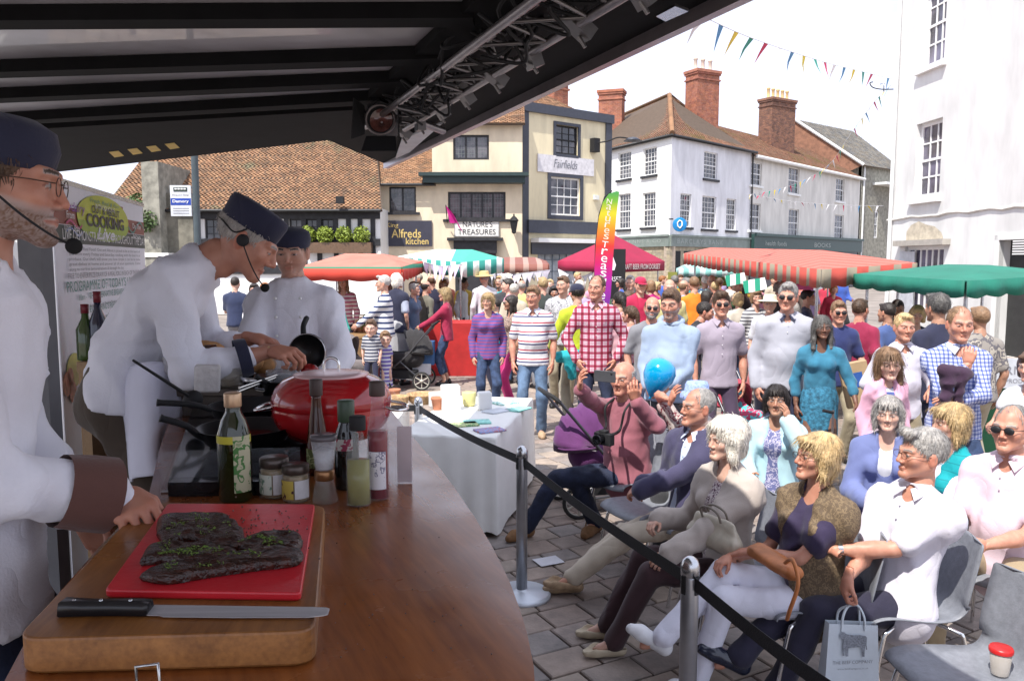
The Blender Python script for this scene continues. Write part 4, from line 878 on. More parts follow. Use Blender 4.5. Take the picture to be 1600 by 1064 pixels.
sheet(g2, fl(600, 668, ZC), ZC+.002, ZC+.17, par=ac); sheet(g0, fl(300, 640, ZC), ZC+.002, ZC+.10, par=ac)
q = MB(); q.tube([(g0[0], g0[1], ZC+.003), (g1[0], g1[1], ZC+.003)], .003, 6); q.build('edge_strip', M('edge_white', (.6, .6, .62), .3), ac)
MB().bx(-.018, .018, -.003, .003, 0, .14, X=T(g2[0]-.02, g2[1]+.003, ZC+.003)).build('price_strip', M('strip_lilac', (.6, .5, .52), .5), ac)
# red domed wok with lid
wk = atz(510, 742, ZC+.0); wk.y = 2.26; wk.x = (520-800)/FPX*2.30
o = empty('red_wok', (wk.x, wk.y, ZC+.036), 0, 'big red domed wok with shiny lid and steel loop handles', 'wok'); wkx = o; o.scale = (1, 1, .9)
rd = M('red_enamel', (.42, .012, .016), .14, var=.15, vs=8, coat=.8)
MB().lathe([(.06, 0), (.12, .02), (.155, .06), (.168, .095), (.166, .12)], seg=36, cap=False).build('pan_body', rd, o)
MB().lathe([(.166, .118), (.170, .122), (.167, .148), (.156, .176), (.134, .200), (.10, .215)], seg=36, cap=False).build('lid', rd, o)
MB().lathe([(.104, .2130), (.106, .2165), (.08, .2215), (.04, .2245), (.001, .2255)], seg=36, cap=False).build('lid_top', M('lid_reflection', (.75, .50, .50), .25, .3, var=0), o)  # pale pink colour paints the whitish reflection on top of the red lid
MB().tube(bezier([(-.02, 0, .222), (-.018, 0, .255), (.0, 0, .267), (.02, 0, .255), (.022, 0, .222)], 6), .0045, 8).build('lid_handle', chrome, o)
for s_ in (-1, 1): MB().tube(bezier([(s_*.155, -.05, .12), (s_*.20, -.055, .11), (s_*.215, -.0, .105), (s_*.20, .05, .11), (s_*.155, .05, .12)], 6), .005, 8).build('side_handle', chrome, o)
# frying pans on the hob
def fry_pan(px, py, Y, r, depth, hdl, label, inner=None, cat='pan', name='frying_pan'):
    p = at(px, py, Y); o = empty(name, p, 0, label, cat)
    MB().lathe([(.001, 0), (r*.75, 0), (r*.82, .004), (r, depth), (r*1.02, depth), (r*.98, depth-.002), (r*.79, .006), (.001, .004)], seg=32, cap=False).build('pan_body', M('pan_black', (.015, .015, .017), .3, .3, var=.2), o)
    H_ = [Vector(h)-p for h in hdl]; MB().tube(bezier(H_, 6), [.009]*(6*(len(H_)-1))+[.011], 8).build('handle', matte_black, o)
    if inner: MB().lathe([(.001, .012), (r*.8, .012), (r*.8, .008)], seg=28, cap=False).build('sauce', inner, o)
    return o
sauce = M('red_sauce', (.28, .012, .012), .2, var=.5, vs=60, bump=.5, bs=60)
fry_pan(385, 690, 2.18, .13, .045, [at(335, 690, 2.13), at(310, 680, 2.1), at(290, 665, 2.05), at(250, 653, 2.02)], 'black frying pan of red sauce with its handle towards the chef', sauce)
fry_pan(400, 655, 2.5, .14, .05, [at(330, 640, 2.4), at(300, 632, 2.35), at(245, 629, 2.3)], 'black deep frying pan behind the olive oil bottle')
# black cooking pot at rear left of wok
o = fry_pan(455, 640, 2.75, .10, .11, [at(440, 610, 2.7), at(420, 600, 2.68), at(400, 588, 2.66)], 'steel saucepan on the rear ring behind the wok')
# ladle handle + spatula
for a, b_, lb in (((208, 563, 2.3), (300, 622, 2.5), 'thin black ladle handle sticking up from the pan'),):
    o = tag(MB().tube([at(*a), at(*b_)], [.004, .006], 8).build('ladle', matte_black), lb, 'ladle')
    q = MB(); q.ball(at(302, 624, 2.51), .03, seg=12); q.build('bowl', matte_black, o)
# ================================================================== PEOPLE
A3 = lambda *v: np.array(v, dtype=np.float64)
def unit(v): return v/(np.linalg.norm(v)+1e-9)
class SDF:
    def __init__(s, lo, hi, h):
        s.lo = np.array(lo, float); s.h = h; s.n = np.ceil((np.array(hi)-s.lo)/h).astype(int)+1
        s.ax = [s.lo[i]+h*np.arange(s.n[i]) for i in range(3)]; s.V = np.full(tuple(s.n), 1.0, np.float32)
    def blk(s, lo, hi):
        a = np.clip(np.floor((np.array(lo)-s.lo)/s.h).astype(int), 0, s.n-1); b = np.clip(np.ceil((np.array(hi)-s.lo)/s.h).astype(int)+1, 1, s.n)
        sl = tuple(slice(a[i], b[i]) for i in range(3))
        return sl, s.ax[0][sl[0]][:, None, None], s.ax[1][sl[1]][None, :, None], s.ax[2][sl[2]][None, None, :]
    def comb(s, sl, d, k, sub):
        V = s.V[sl]; d = d.astype(np.float32)
        if sub:
            d = -d; h = np.clip(.5-.5*(V-d)/k, 0, 1) if k else (d > V)
            s.V[sl] = V+(d-V)*h+k*h*(1-h) if k else np.maximum(V, d)
        else:
            if k <= 0: s.V[sl] = np.minimum(V, d); return
            h = np.clip(.5+.5*(d-V)/k, 0, 1); s.V[sl] = d+(V-d)*h-k*h*(1-h)
    def cap(s, a, b, ra, rb, k=.02, fl=None, sub=False):
        a = np.asarray(a, float); b = np.asarray(b, float); m = max(ra, rb)+k+3*s.h
        sl, X, Y, Z = s.blk(np.minimum(a, b)-m, np.maximum(a, b)+m)
        if 0 in s.V[sl].shape: return
        ba = b-a; L2 = max(1e-9, ba @ ba); x, y, z = X-a[0], Y-a[1], Z-a[2]
        t = np.clip((x*ba[0]+y*ba[1]+z*ba[2])/L2, 0, 1); x = x-t*ba[0]; y = y-t*ba[1]; z = z-t*ba[2]
        if fl is not None:
            n, f = fl; q = (x*n[0]+y*n[1]+z*n[2])*(1/f-1); x = x+n[0]*q; y = y+n[1]*q; z = z+n[2]*q
        s.comb(sl, np.sqrt(x*x+y*y+z*z)-(ra+(rb-ra)*t), k, sub)
    def ell(s, c, r, k=.02, sub=False, Rm=None):
        c = np.asarray(c, float); m = max(r)+k+3*s.h; sl, X, Y, Z = s.blk(c-m, c+m)
        if 0 in s.V[sl].shape: return
        x, y, z = X-c[0], Y-c[1], Z-c[2]
        if Rm is not None: x, y, z = [Rm[0, i]*x+Rm[1, i]*y+Rm[2, i]*z for i in range(3)]
        k0 = np.sqrt((x/r[0])**2+(y/r[1])**2+(z/r[2])**2); k1 = np.sqrt((x/r[0]**2)**2+(y/r[1]**2)**2+(z/r[2]**2)**2)+1e-9
        s.comb(sl, k0*(k0-1)/k1, k, sub)
    def plane(s, p, n, k=0):        # keep the side n points away from
        X, Y, Z = s.ax[0][:, None, None], s.ax[1][None, :, None], s.ax[2][None, None, :]
        d = ((X-p[0])*n[0]+(Y-p[1])*n[1]+(Z-p[2])*n[2]).astype(np.float32); s.V = np.maximum(s.V, d)
    def folds(s, amp, f=22, seed=0, st=(1, 1, 1)):
        r = np.random.RandomState(seed); X, Y, Z = s.ax[0][:, None, None]*st[0], s.ax[1][None, :, None]*st[1], s.ax[2][None, None, :]*st[2]
        out = 0
        for q in range(3):
            k = r.normal(size=3); k /= np.linalg.norm(k); k2 = r.normal(size=3); k2 /= np.linalg.norm(k2); ff = f*(1+.6*q)
            w = np.sin((k2[0]*X+k2[1]*Y+k2[2]*Z)*ff*.6+r.rand()*6)
            out = out+(1-np.abs(np.sin((k[0]*X+k[1]*Y+k[2]*Z)*ff*.7+1.6*w+r.rand()*6))*1.6)/(1+.7*q)
        s.V = s.V-(amp*out*.5).astype(np.float32)
    def nets(s):
        V = s.V; ins = V < 0; nx, ny, nz = V.shape
        cnt = np.zeros((nx-1, ny-1, nz-1), np.uint8)
        for i in (0, 1):
            for j in (0, 1):
                for k in (0, 1): cnt += ins[i:nx-1+i, j:ny-1+j, k:nz-1+k]
        act = (cnt > 0) & (cnt < 8); idx = np.full(act.shape, -1, np.int64); I, J, K = np.nonzero(act); idx[act] = np.arange(len(I))
        P = np.zeros((len(I), 3)); c = np.zeros(len(I)); base = np.stack([I, J, K], 1)
        cor = [(0,0,0),(1,0,0),(0,1,0),(1,1,0),(0,0,1),(1,0,1),(0,1,1),(1,1,1)]
        for a in range(8):
            for b in range(a+1, 8):
                d = [abs(cor[a][i]-cor[b][i]) for i in range(3)]
                if sum(d) != 1: continue
                va = V[I+cor[a][0], J+cor[a][1], K+cor[a][2]]; vb = V[I+cor[b][0], J+cor[b][1], K+cor[b][2]]
                m = (va < 0) != (vb < 0); t = np.where(m, va/np.where(m, va-vb, 1), 0)
                ca_, cb_ = np.array(cor[a]), np.array(cor[b]); P += (ca_+(cb_-ca_)*t[:, None])*m[:, None]; c += m
        verts = s.lo+(base+P/np.maximum(c, 1)[:, None])*s.h
        F = []
        for ax in range(3):
            sl0 = [slice(None)]*3; sl1 = [slice(None)]*3; sl0[ax] = slice(0, -1); sl1[ax] = slice(1, None)
            e = ins[tuple(sl0)] != ins[tuple(sl1)]; ei, ej, ek = np.nonzero(e); E = np.stack([ei, ej, ek], 1)
            o = [q for q in range(3) if q != ax]
            ok = (E[:, o[0]] >= 1) & (E[:, o[1]] >= 1) & (E[:, o[0]] < act.shape[o[0]]) & (E[:, o[1]] < act.shape[o[1]]); E = E[ok]
            flip = ins[tuple(sl0)][tuple(E.T)]
            def cell(d0, d1): q = E.copy(); q[:, o[0]] -= d0; q[:, o[1]] -= d1; return idx[tuple(q.T)]
            q = np.stack([cell(1, 1), cell(0, 1), cell(0, 0), cell(1, 0)], 1)
            if ax == 1: flip = ~flip
            q[~flip] = q[~flip][:, ::-1]; F.append(q)
        F = np.concatenate(F); F = F[(F >= 0).all(1)]
        return verts, F
def np_mesh(name, v, f, mats, cols=None):
    me = bpy.data.meshes.new(name); n = len(v); me.vertices.add(n); me.vertices.foreach_set('co', np.ascontiguousarray(v, np.float32).ravel())
    m = len(f); me.loops.add(m*4); me.polygons.add(m); me.loops.foreach_set('vertex_index', f.astype(np.int32).ravel())
    me.polygons.foreach_set('loop_start', np.arange(0, m*4, 4, dtype=np.int32)); me.polygons.foreach_set('use_smooth', np.ones(m, bool))
    for q in mats: me.materials.append(q)
    if cols is not None:
        a = me.color_attributes.new('tint', 'FLOAT_COLOR', 'POINT'); a.data.foreach_set('color', np.ascontiguousarray(cols, np.float32).ravel())
    me.update(calc_edges=True); return me
# ---- head template in head space: origin between the ears at eye height, face towards +y, z up
_heads = {}
def head_tpl(h, kind='m'):
    if (h, kind) in _heads: return _heads[(h, kind)]
    s = SDF((-.105, -.125, -.215), (.105, .135, .13), h); fem = kind == 'f'; jw = .9 if fem else 1.0
    s.ell((0, -.018, .032), (.074, .094, .084), .01); s.ell((0, .022, -.028), (.060*jw+.003, .066, .072), .03)
    s.cap((0, -.02, -.05), (0, -.034, -.115), .050 if not fem else .043, .046 if not fem else .040, .03)
    for x in (-1, 1):
        s.cap((x*.049*jw, -.008, -.045), (x*.014, .068, -.094), .020, .017, .025)
        s.ell((x*.041, .058, -.022), (.022, .016, .018), .03)
        s.cap((x*.046, .068, .021), (x*.014, .086, .018), .010, .010, .014)
    s.ell((0, .078, -.096), (.019, .016, .014), .018)
    for x in (-1, 1): s.ell((x*.032, .100, -.003), (.019, .018, .013), .012, sub=True)
    for x in (-1, 1): s.ell((x*.031, .072, -.002), (.0145, .0145, .0125), .002)
    s.cap((0, .086, .010), (0, .105, -.030), .0075, .0105, .012)
    for x in (-1, 1): s.ell((x*.0125, .094, -.036), (.008, .010, .0075), .006)
    s.cap((-.013, .0875, -.061), (.013, .0875, -.061), .0055, .0055, .006); s.cap((-.011, .0865, -.070), (.011, .0865, -.070), .0065, .0065, .006)
    s.cap((-.020, .094, -.0650), (.020, .094, -.0650), .0015, .0015, .002, sub=True)
    for x in (-1, 1):
        s.ell((x*.077, -.012, -.010), (.0085, .020, .032), .004, Rm=np.array(Matrix.Rotation(x*.35, 3, 'Z'))); s.ell((x*.089, -.008, -.010), (.006, .011, .018), .004, sub=True)
    v, f = s.nets(); _heads[(h, kind)] = (v, f); return v, f
def head_cols(v, skinabs, brow, lip=(.88, .60, .56), beard=None, flush=1.0, closed=False, lid=.55, stub=None):
    n = len(v); c = np.ones((n, 4)); c[:, 3] = 0; x, y, z = v[:, 0], v[:, 1], v[:, 2]; ax = np.abs(x)
    def mixc(m, col, a=0):
        m = np.clip(m, 0, 1)[:, None]; c[:, :3] = c[:, :3]*(1-m)+np.array(col)*m; c[:, 3:4] = np.maximum(c[:, 3:4]*(1-m), a*m)
    g = lambda cx, cz, rx, rz: np.exp(-(((ax-cx)/rx)**2+((z-cz)/rz)**2)*1.0)*(y > .03)
    mixc(g(.042, -.03, .022, .022)*.45*flush, (1.03, .84, .80)); mixc(g(0, -.03, .014, .014)*.6*flush, (1.05, .78, .72))
    mixc((ax > .073)*(z > -.045)*(z < .03)*.5, (1.05, .72, .66)); mixc(g(.032, -.018, .016, .006)*.35, (.85, .72, .70))
    if stub: mixc(((z < -.045)*(y > -.005)*(z > -.125))*.35, stub)
    if beard is not None:
        bm = np.clip((-(z+.036)-np.clip((.07-y), 0, 1)*-.25)*45, 0, 1)*np.clip((y+.005)*60, 0, 1)*np.clip((z+.128)*60, 0, 1); bm2 = np.clip(1-((ax/.026)**2+((z+.066)/.012)**2), 0, 1)*(y > .06)
        m = np.clip(bm-bm2*1.5, 0, 1)*np.random.RandomState(3).uniform(.72, 1.0, n); mixc(m, beard, .95)
    m = (np.abs(ax-.033) < .019)*(np.abs(z-.0235+(ax-.033)**2*10) < .0042)*(y > .055); mixc(m*1.0, brow, .75)
    if lip is not None: mixc(np.clip((.0095-np.abs(z+.0655)-ax*.32)*500, 0, 1)*(y > .07)*.8, lip)
    mixc(np.clip((.0022-np.abs(z+.0650+ax*.10))*1200, 0, 1)*(ax < .020)*(y > .07)*.8, (.42, .22, .2))
    er = ((ax-.031)/.0125)**2+((z+.002)/(.0052 if not closed else .0036))**2; on = (y > .06)
    mixc((er < 1.55)*on*1.0, (lid, lid*.8, lid*.75)); mixc((er < .85)*on*1.0, (.30, .27, .25), 1.0)
    mixc((((ax-.031)**2+(z+.001)**2) < .0058**2)*(er < .95)*on*1.0, (.035, .025, .02), 1.0)
    return c
_hands = {}
def hand_tpl(h, curl=.35, thumb=.3, spread=1.0):
    key = (h, curl, thumb)
    if key in _hands: return _hands[key]
    s = SDF((-.075, -.045, -.115), (.105, .225, .05), h)
    bases = [(-.031, .075, .058, .0072), (-.0105, .083, .070, .008), (.0105, .086, .076, .0083), (.031, .082, .068, .0083)]
    s.cap((0, -.03, 0), (0, .02, 0), .026, .027, .02, (A3(0, 0, 1), .72))
    for x, y, l, r in bases: s.cap((x*.55, .02, 0), (x, y-.008, .0), .017, .0125, .012)
    for i, (x, y, l, r) in enumerate(bases):
        c = curl*(1.0+.12*(1.5-i)); p = A3(x, y, 0); a = 0; sp = x*1.1*(1-min(1, curl*.8))
        for seg, (q, cc) in enumerate(((.45, .75), (.31, 1.15), (.24, .8))):
            a += c*cc; d = A3(sp, math.cos(a), -math.sin(a)); d /= np.linalg.norm(d); p2 = p+d*l*q*1.05; s.cap(p, p2, r*(1.08-.06*seg), r*(1.0-.07*seg), .003); p = p2
    s.cap((.018, .012, -.004), (.040, .046, -.012), .017, .0125, .012)
    t1 = A3(.040, .046, -.012); d1 = unit(A3(.55*(1-thumb*.7), .8, -.25-thumb*.8)); t2 = t1+d1*.034; d2 = unit(A3(.15-thumb*.8, .9, -.35-thumb*.5)); t3 = t2+d2*.027
    s.cap(t1, t2, .0115, .0095, .005); s.cap(t2, t3, .0098, .0082, .003)
    v, f = s.nets(); _hands[key] = (v, f); return v, f
# ---- hair templates
def add_strands(v, f, n, L_, w, seed=1):
    r = np.random.RandomState(seed); q = v[f]; c = q.mean(1); nn = np.cross(q[:, 2]-q[:, 0], q[:, 3]-q[:, 1]); nn /= np.linalg.norm(nn, axis=1)[:, None]+1e-9
    rad = c-np.array([0, -.02, .0]); s_ = (nn*rad).sum(1); nn = nn*np.sign(s_)[:, None]; ok = np.abs(s_) > .45*np.linalg.norm(rad, axis=1)
    idx = np.nonzero(ok)[0]; idx = idx[r.randint(0, len(idx), n)]; p = c[idx]+r.normal(size=(n, 3))*.003; nm = nn[idx]
    d = p-np.array([0, -.035, .15]); d[:, 2] -= .03; d -= nm*(d*nm).sum(1)[:, None]; d /= np.linalg.norm(d, axis=1)[:, None]+1e-9; d += r.normal(size=(n, 3))*.22
    L = L_*r.uniform(.5, 1.25, (n, 1)); side = np.cross(nm, d); side /= np.linalg.norm(side, axis=1)[:, None]+1e-9; side *= w*r.uniform(.6, 1.2, (n, 1))
    P = [p-nm*.001]; dd = d
    for k in range(3): dd = dd+np.array([0, 0, -.12])-nm*.10*k; dd /= np.linalg.norm(dd, axis=1)[:, None]; P.append(P[-1]+dd*L/3+nm*(.0022 if k == 0 else .0))
    vs = []; fs = []; b = len(v)
    for k in range(4): ww = side*(1, .95, .7, .15)[k]; vs += [P[k]-ww, P[k]+ww]
    V2 = np.stack(vs, 1).reshape(-1, 3); o = b+np.arange(n)[:, None]*8
    F2 = np.concatenate([o+np.array([[2*k, 2*k+1, 2*k+3, 2*k+2]]) for k in range(3)])
    return np.concatenate([v, V2]), np.concatenate([f, F2])
_hair = {}
def hair_tpl(style, h, hatted=False):
    if (style, h, hatted) in _hair: return _hair[(style, h, hatted)]
    s = SDF((-.155, -.185, -.33), (.155, .15, .175), h)
    def face(k=.012, top=.062, w=.066, yb=.02, bot=-.4, brow=.0):
        s.cap((0, .16, bot), (0, .16, top-.06), .062+.045, .062+.045, k, (A3(1, 0, 0), .66*w/.066), sub=True)
    amp, f_, st = .003, 60, (1, 1, .35)
    if style == 'short':
        s.ell((0, -.022, .036), (.080, .098, .088), .01); s.ell((0, .066, .092), (.048, .024, .016), .02)
        s.ell((0, .112, -.050), (.11, .10, .116), .008, sub=True); s.plane((0, -.02, -.052), (0, .3, -1))
    elif style == 'receding':
        s.ell((0, -.026, .033), (.080, .097, .085), .01); s.ell((0, .115, -.005), (.10, .10, .115), .008, sub=True); s.plane((0, -.02, -.052), (0, .3, -1))
    elif style == 'thick':
        s.ell((0, -.022, .039), (.082, .100, .089), .01); s.ell((0, .07, .098), (.055, .035, .024), .02)
        s.ell((0, .120, -.052), (.11, .10, .118), .01, sub=True); s.plane((0, -.02, -.060), (0, .3, -1)); amp = .005
    elif style == 'ring':
        s.ell((0, -.022, .028), (.0805, .098, .082), .01); s.ell((0, .09, .0), (.12, .10, .13), .008, sub=True); s.ell((0, .0, .105), (.085, .10, .075), .01, sub=True); s.plane((0, -.02, -.052), (0, .3, -1))
    elif style in ('bob', 'fluffy', 'asian', 'child'):
        b = dict(bob=0, fluffy=.012, asian=-.002, child=-.004)[style]
        s.ell((0, -.02, .038), (.090+b, .108+b, .092+b), .01)
        for x in (-1, 1): s.cap((x*.070, -.005, .01), (x*.074, .000, -.075 if style != 'child' else -.18), .032+b, .026+b, .03)
        s.ell((0, -.055, -.045), (.082+b, .062+b, .078), .03); s.ell((0, .072, .078), (.062, .034, .022), .02)
        s.cap((0, .17, -.3), (0, .155, -.012), .094, .094, .012, (A3(1, 0, 0), .62), sub=True); amp = .007 if style == 'fluffy' else .004; f_ = 46
        if style == 'child': s.cap((0, -.05, -.05), (0, -.06, -.2), .085, .07, .03, (A3(0, 1, 0), .5)); s.cap((0, .17, -.3), (0, .155, -.012), .094, .094, .008, (A3(1, 0, 0), .62), sub=True)
    elif style == 'long':
        s.ell((0, -.02, .036), (.087, .105, .090), .01); s.cap((0, -.05, -.02), (0, -.075, -.26), .088, .078, .03, (A3(0, 1, 0), .55))
        for x in (-1, 1): s.cap((x*.072, .0, .01), (x*.080, .012, -.20), .026, .024, .03)
        s.cap((0, .17, -.35), (0, .155, -.005), .094, .094, .01, (A3(1, 0, 0), .62), sub=True); amp = .005
    elif style == 'bun':
        s.ell((0, -.022, .034), (.079, .098, .087), .01); s.ell((0, -.115, .03), (.04, .035, .035), .02); s.ell((0, .110, -.045), (.10, .10, .108), .008, sub=True); s.plane((0, -.02, -.055), (0, .3, -1))
    elif style == 'pony':
        s.ell((0, -.022, .034), (.080, .099, .088), .01); s.cap((0, -.11, .02), (0, -.14, -.16), .034, .02, .02); s.ell((0, .110, -.045), (.10, .10, .108), .008, sub=True)
        s.plane((0, 2, 0), (0, 0, 0)) if False else None
    strand = style not in ('none',)
    if hatted: s.plane((0, 0, .040), (0, 0, 1))
    s.folds(amp*1.5, f_, 5, st); v, f = s.nets()
    if h <= .0085: v, f = add_strands(v, f, {'ring': 1100, 'receding': 1600, 'short': 1900}.get(style, 3000), {'short': .022, 'ring': .016, 'receding': .022, 'thick': .034, 'fluffy': .05, 'bob': .06, 'long': .09, 'child': .10, 'asian': .055}.get(style, .03), .0011 if h < .007 else .0016)
    _hair[(style, h, hatted)] = (v, f); return v, f
def hat_mesh(kind):
    q = MB()
    if kind == 'chef':
        q.lathe([(.084, .030), (.088, .034), (.092, .090), (.088, .108), (.05, .116), (.001, .118)], (0, -.018, 0), 28, sx=1, sy=1.14, cap=False)
    elif kind == 'beret':
        q.lathe([(.084, .022), (.088, .028), (.095, .060), (.088, .092), (.06, .110), (.001, .119)], (0, -.018, 0), 28, sx=1, sy=1.16, cap=False)
    elif kind == 'cap':
        q.lathe([(.085, .03), (.088, .05), (.075, .09), (.04, .115), (.001, .12)], (0, -.018, 0), 20, sx=1, sy=1.16, cap=False)
        q.add([(-.07, .06, .036), (.07, .06, .036), (.06, .14, .028), (0, .165, .025), (-.06, .14, .028), (-.07, .06, .030), (.07, .06, .030), (.06, .14, .022), (0, .165, .019), (-.06, .14, .022)], [(0, 1, 2, 3, 4), (9, 8, 7, 6, 5), (1, 6, 7, 2), (2, 7, 8, 3), (3, 8, 9, 4), (4, 9, 5, 0)])
    elif kind in ('straw', 'sun'):
        w = .17 if kind == 'straw' else .125; d = -.0 if kind == 'straw' else -.03
        q.lathe([(w, .035+d), (w, .041+d), (.12, .05+d*.3), (.092, .052), (.088, .10), (.075, .125), (.03, .13), (.001, .128)], (0, -.015, 0), 28, sx=1, sy=1.12, cap=False)
        q.lathe([(.092, .050), (.085, .045), (w, .032+d)], (0, -.015, 0), 28, sx=1, sy=1.12, cap=False)
    return q
# ---- skin material: base x tint, or the tint itself where its alpha is 1
def skin_mat(name, col):
    if name in MC: return MC[name]
    m = bpy.data.materials.new(name); m.use_nodes = True; t = m.node_tree; b = t.nodes['Principled BSDF']; b.inputs['Roughness'].default_value = .5
    at_ = N(t, 'ShaderNodeVertexColor', layer_name='tint'); mu = N(t, 'ShaderNodeMixRGB', blend_type='MULTIPLY'); mu.inputs[0].default_value = 1
    tcn = N(t, 'ShaderNodeTexCoord'); n = N(t, 'ShaderNodeTexNoise', Scale=28.0, Detail=5.0); t.links.new(tcn.outputs['Object'], n.inputs['Vector'])
    r = N(t, 'ShaderNodeValToRGB'); ramp_set(r, [(.3, tuple(c*q for c, q in zip(col, (.90, .80, .78)))), (.7, tuple(min(1, c*1.06) for c in col))]); t.links.new(n.outputs['Fac'], r.inputs[0])
    t.links.new(r.outputs[0], mu.inputs[1]); t.links.new(at_.outputs['Color'], mu.inputs[2])
    mx = N(t, 'ShaderNodeMixRGB'); t.links.new(at_.outputs['Alpha'], mx.inputs[0]); t.links.new(mu.outputs[0], mx.inputs[1]); t.links.new(at_.outputs['Color'], mx.inputs[2])
    t.links.new(mx.outputs[0], b.inputs['Base Color']); b.inputs['Subsurface Weight'].default_value = .12; b.inputs['Subsurface Radius'].default_value = (.02, .008, .004); b.inputs['Subsurface Scale'].default_value = .5
    n2 = N(t, 'ShaderNodeTexNoise', Scale=160.0, Detail=2.0); t.links.new(tcn.outputs['Object'], n2.inputs['Vector']); bp = N(t, 'ShaderNodeBump', Strength=.12, Distance=.003)
    t.links.new(n2.outputs['Fac'], bp.inputs['Height']); t.links.new(bp.outputs[0], b.inputs['Normal'])
    MC[name] = m; return m
SK = {'a': skin_mat('skin_pale', (.56, .33, .24)), 'b': skin_mat('skin_ruddy', (.52, .26, .18)), 'c': skin_mat('skin_tan', (.42, .23, .15)), 'd': skin_mat('skin_brown', (.16, .075, .045)), 'e': skin_mat('skin_light', (.62, .40, .31))}
def add_folds(m, amt=.55):
    t = m.node_tree; b = t.nodes['Principled BSDF']; tcn = N(t, 'ShaderNodeTexCoord'); mp = N(t, 'ShaderNodeMapping'); mp.inputs['Scale'].default_value = (1, 1, .7); mp.inputs['Rotation'].default_value = (.4, .5, .2)
    t.links.new(tcn.outputs['Object'], mp.inputs[0])
    n = N(t, 'ShaderNodeTexNoise', Scale=4.2, Detail=1.6, Roughness=.4, Distortion=1.1); t.links.new(mp.outputs[0], n.inputs['Vector'])
    a = N(t, 'ShaderNodeMath', operation='SUBTRACT'); a.inputs[1].default_value = .5; t.links.new(n.outputs['Fac'], a.inputs[0])
    c = N(t, 'ShaderNodeMath', operation='ABSOLUTE'); t.links.new(a.outputs[0], c.inputs[0])
    p = N(t, 'ShaderNodeMath', operation='POWER'); p.inputs[1].default_value = .7; t.links.new(c.outputs[0], p.inputs[0])
    old = b.inputs['Normal'].links[0].from_socket if b.inputs['Normal'].links else None
    bp = N(t, 'ShaderNodeBump', Strength=amt*.42, Distance=.045); t.links.new(p.outputs[0], bp.inputs['Height'])
    if old: t.links.new(old, bp.inputs['Normal'])
    t.links.new(bp.outputs[0], b.inputs['Normal']); return m
def cloth(name, col=(.3, .3, .3), var=.10, bump=.12, rough=.85, bs=160):
    if name in MC: return MC[name]
    return add_folds(M(name, col, rough, var=var, vs=5, bump=min(bump, .15), bs=bs, sheen=.15))
def hairm(name, col):
    return rnd_island(name, [tuple(min(.9, c*q) for c in col) for q in (.55, .8, 1.0, 1.3, .9, 1.1)], .5, 30, None, .8)
    return M(name, col, .5, var=.6, vs=70, bump=1, bs=130, stretch=(1, 1, .12), spec=.35, lo=.4, hi=.6)
HR = {'grey': hairm('hair_grey', (.30, .29, .28)), 'white': hairm('hair_white', (.80, .76, .68)), 'blonde': hairm('hair_blonde', (.50, .36, .18)), 'dark': hairm('hair_dark', (.025, .018, .015)), 'brown': hairm('hair_brown', (.10, .055, .03)),
      'ginger': hairm('hair_ginger', (.32, .12, .035)), 'lbrown': hairm('hair_light_brown', (.22, .13, .07)), 'silver': hairm('hair_silver', (.45, .43, .41)), 'pepper': hairm('hair_salt_pepper', (.12, .115, .11))}
BROW = {'grey': (.22, .2, .18), 'white': (.45, .4, .35), 'silver': (.3, .27, .25), 'blonde': (.28, .18, .1), 'dark': (.02, .015, .01), 'brown': (.06, .035, .02), 'ginger': (.22, .09, .03), 'lbrown': (.14, .08, .05), 'pepper': (.06, .05, .05)}
def ik(a, t, l1, l2, hint):
    d = t-a; L_ = np.linalg.norm(d); m = (l1+l2)*.995
    if L_ > m: t = a+d/L_*m; d = t-a; L_ = m
    u = d/(L_+1e-9); x = (l1*l1-l2*l2+L_*L_)/(2*L_); hgt = math.sqrt(max(0, l1*l1-x*x)); h = hint-u*(hint@u); h = unit(h)
    return a+u*x+h*hgt, t
def frame(y, z):  # columns x,y,z
    y = unit(np.asarray(y, float)); z = np.asarray(z, float); z = unit(z-y*(z@y)); x = np.cross(y, z); return np.stack([x, y, z], 1)
SHOE = {}
def shoe_tpl(kind, h=.008):
    if kind in SHOE: return SHOE[kind]
    s = SDF((-.07, -.11, -.02), (.07, .23, .14), h)
    s.cap((0, -.035, .035), (.004, .11, .03), .038, .043, .02); s.cap((.004, .11, .028), (.0, .16, .022), .042, .030, .02)
    if kind != 'sandal': s.cap((0, -.03, .04), (0, -.02, .085), .036, .034, .02)
    s.plane((0, 0, .0), (0, 0, -1))
    if kind == 'sandal': s.cap((0, .17, .06), (0, -.04, .062), .03, .034, .004, sub=True)
    v, f = s.nets(); SHOE[kind] = (v, f); return v, f
def _headrot(head, lean):
    hy, hp_, hr_ = head
    return np.array(Matrix.Rotation(R(hy), 3, 'Z') @ Matrix.Rotation(R(hp_-lean*.35), 3, 'X') @ Matrix.Rotation(R(hr_), 3, 'Y'))
LOD = {3: dict(b=.022, c=.0145, h=.0039, hd=.0042, hr=.0068), 2: dict(b=.029, c=.021, h=.0048, hd=.0068, hr=.0085), 1: dict(b=.040, c=.028, h=.0082, hd=.011, hr=.013), 0: dict(b=.05, c=.034, h=.013, hd=.014, hr=.019)}
_geo = {}
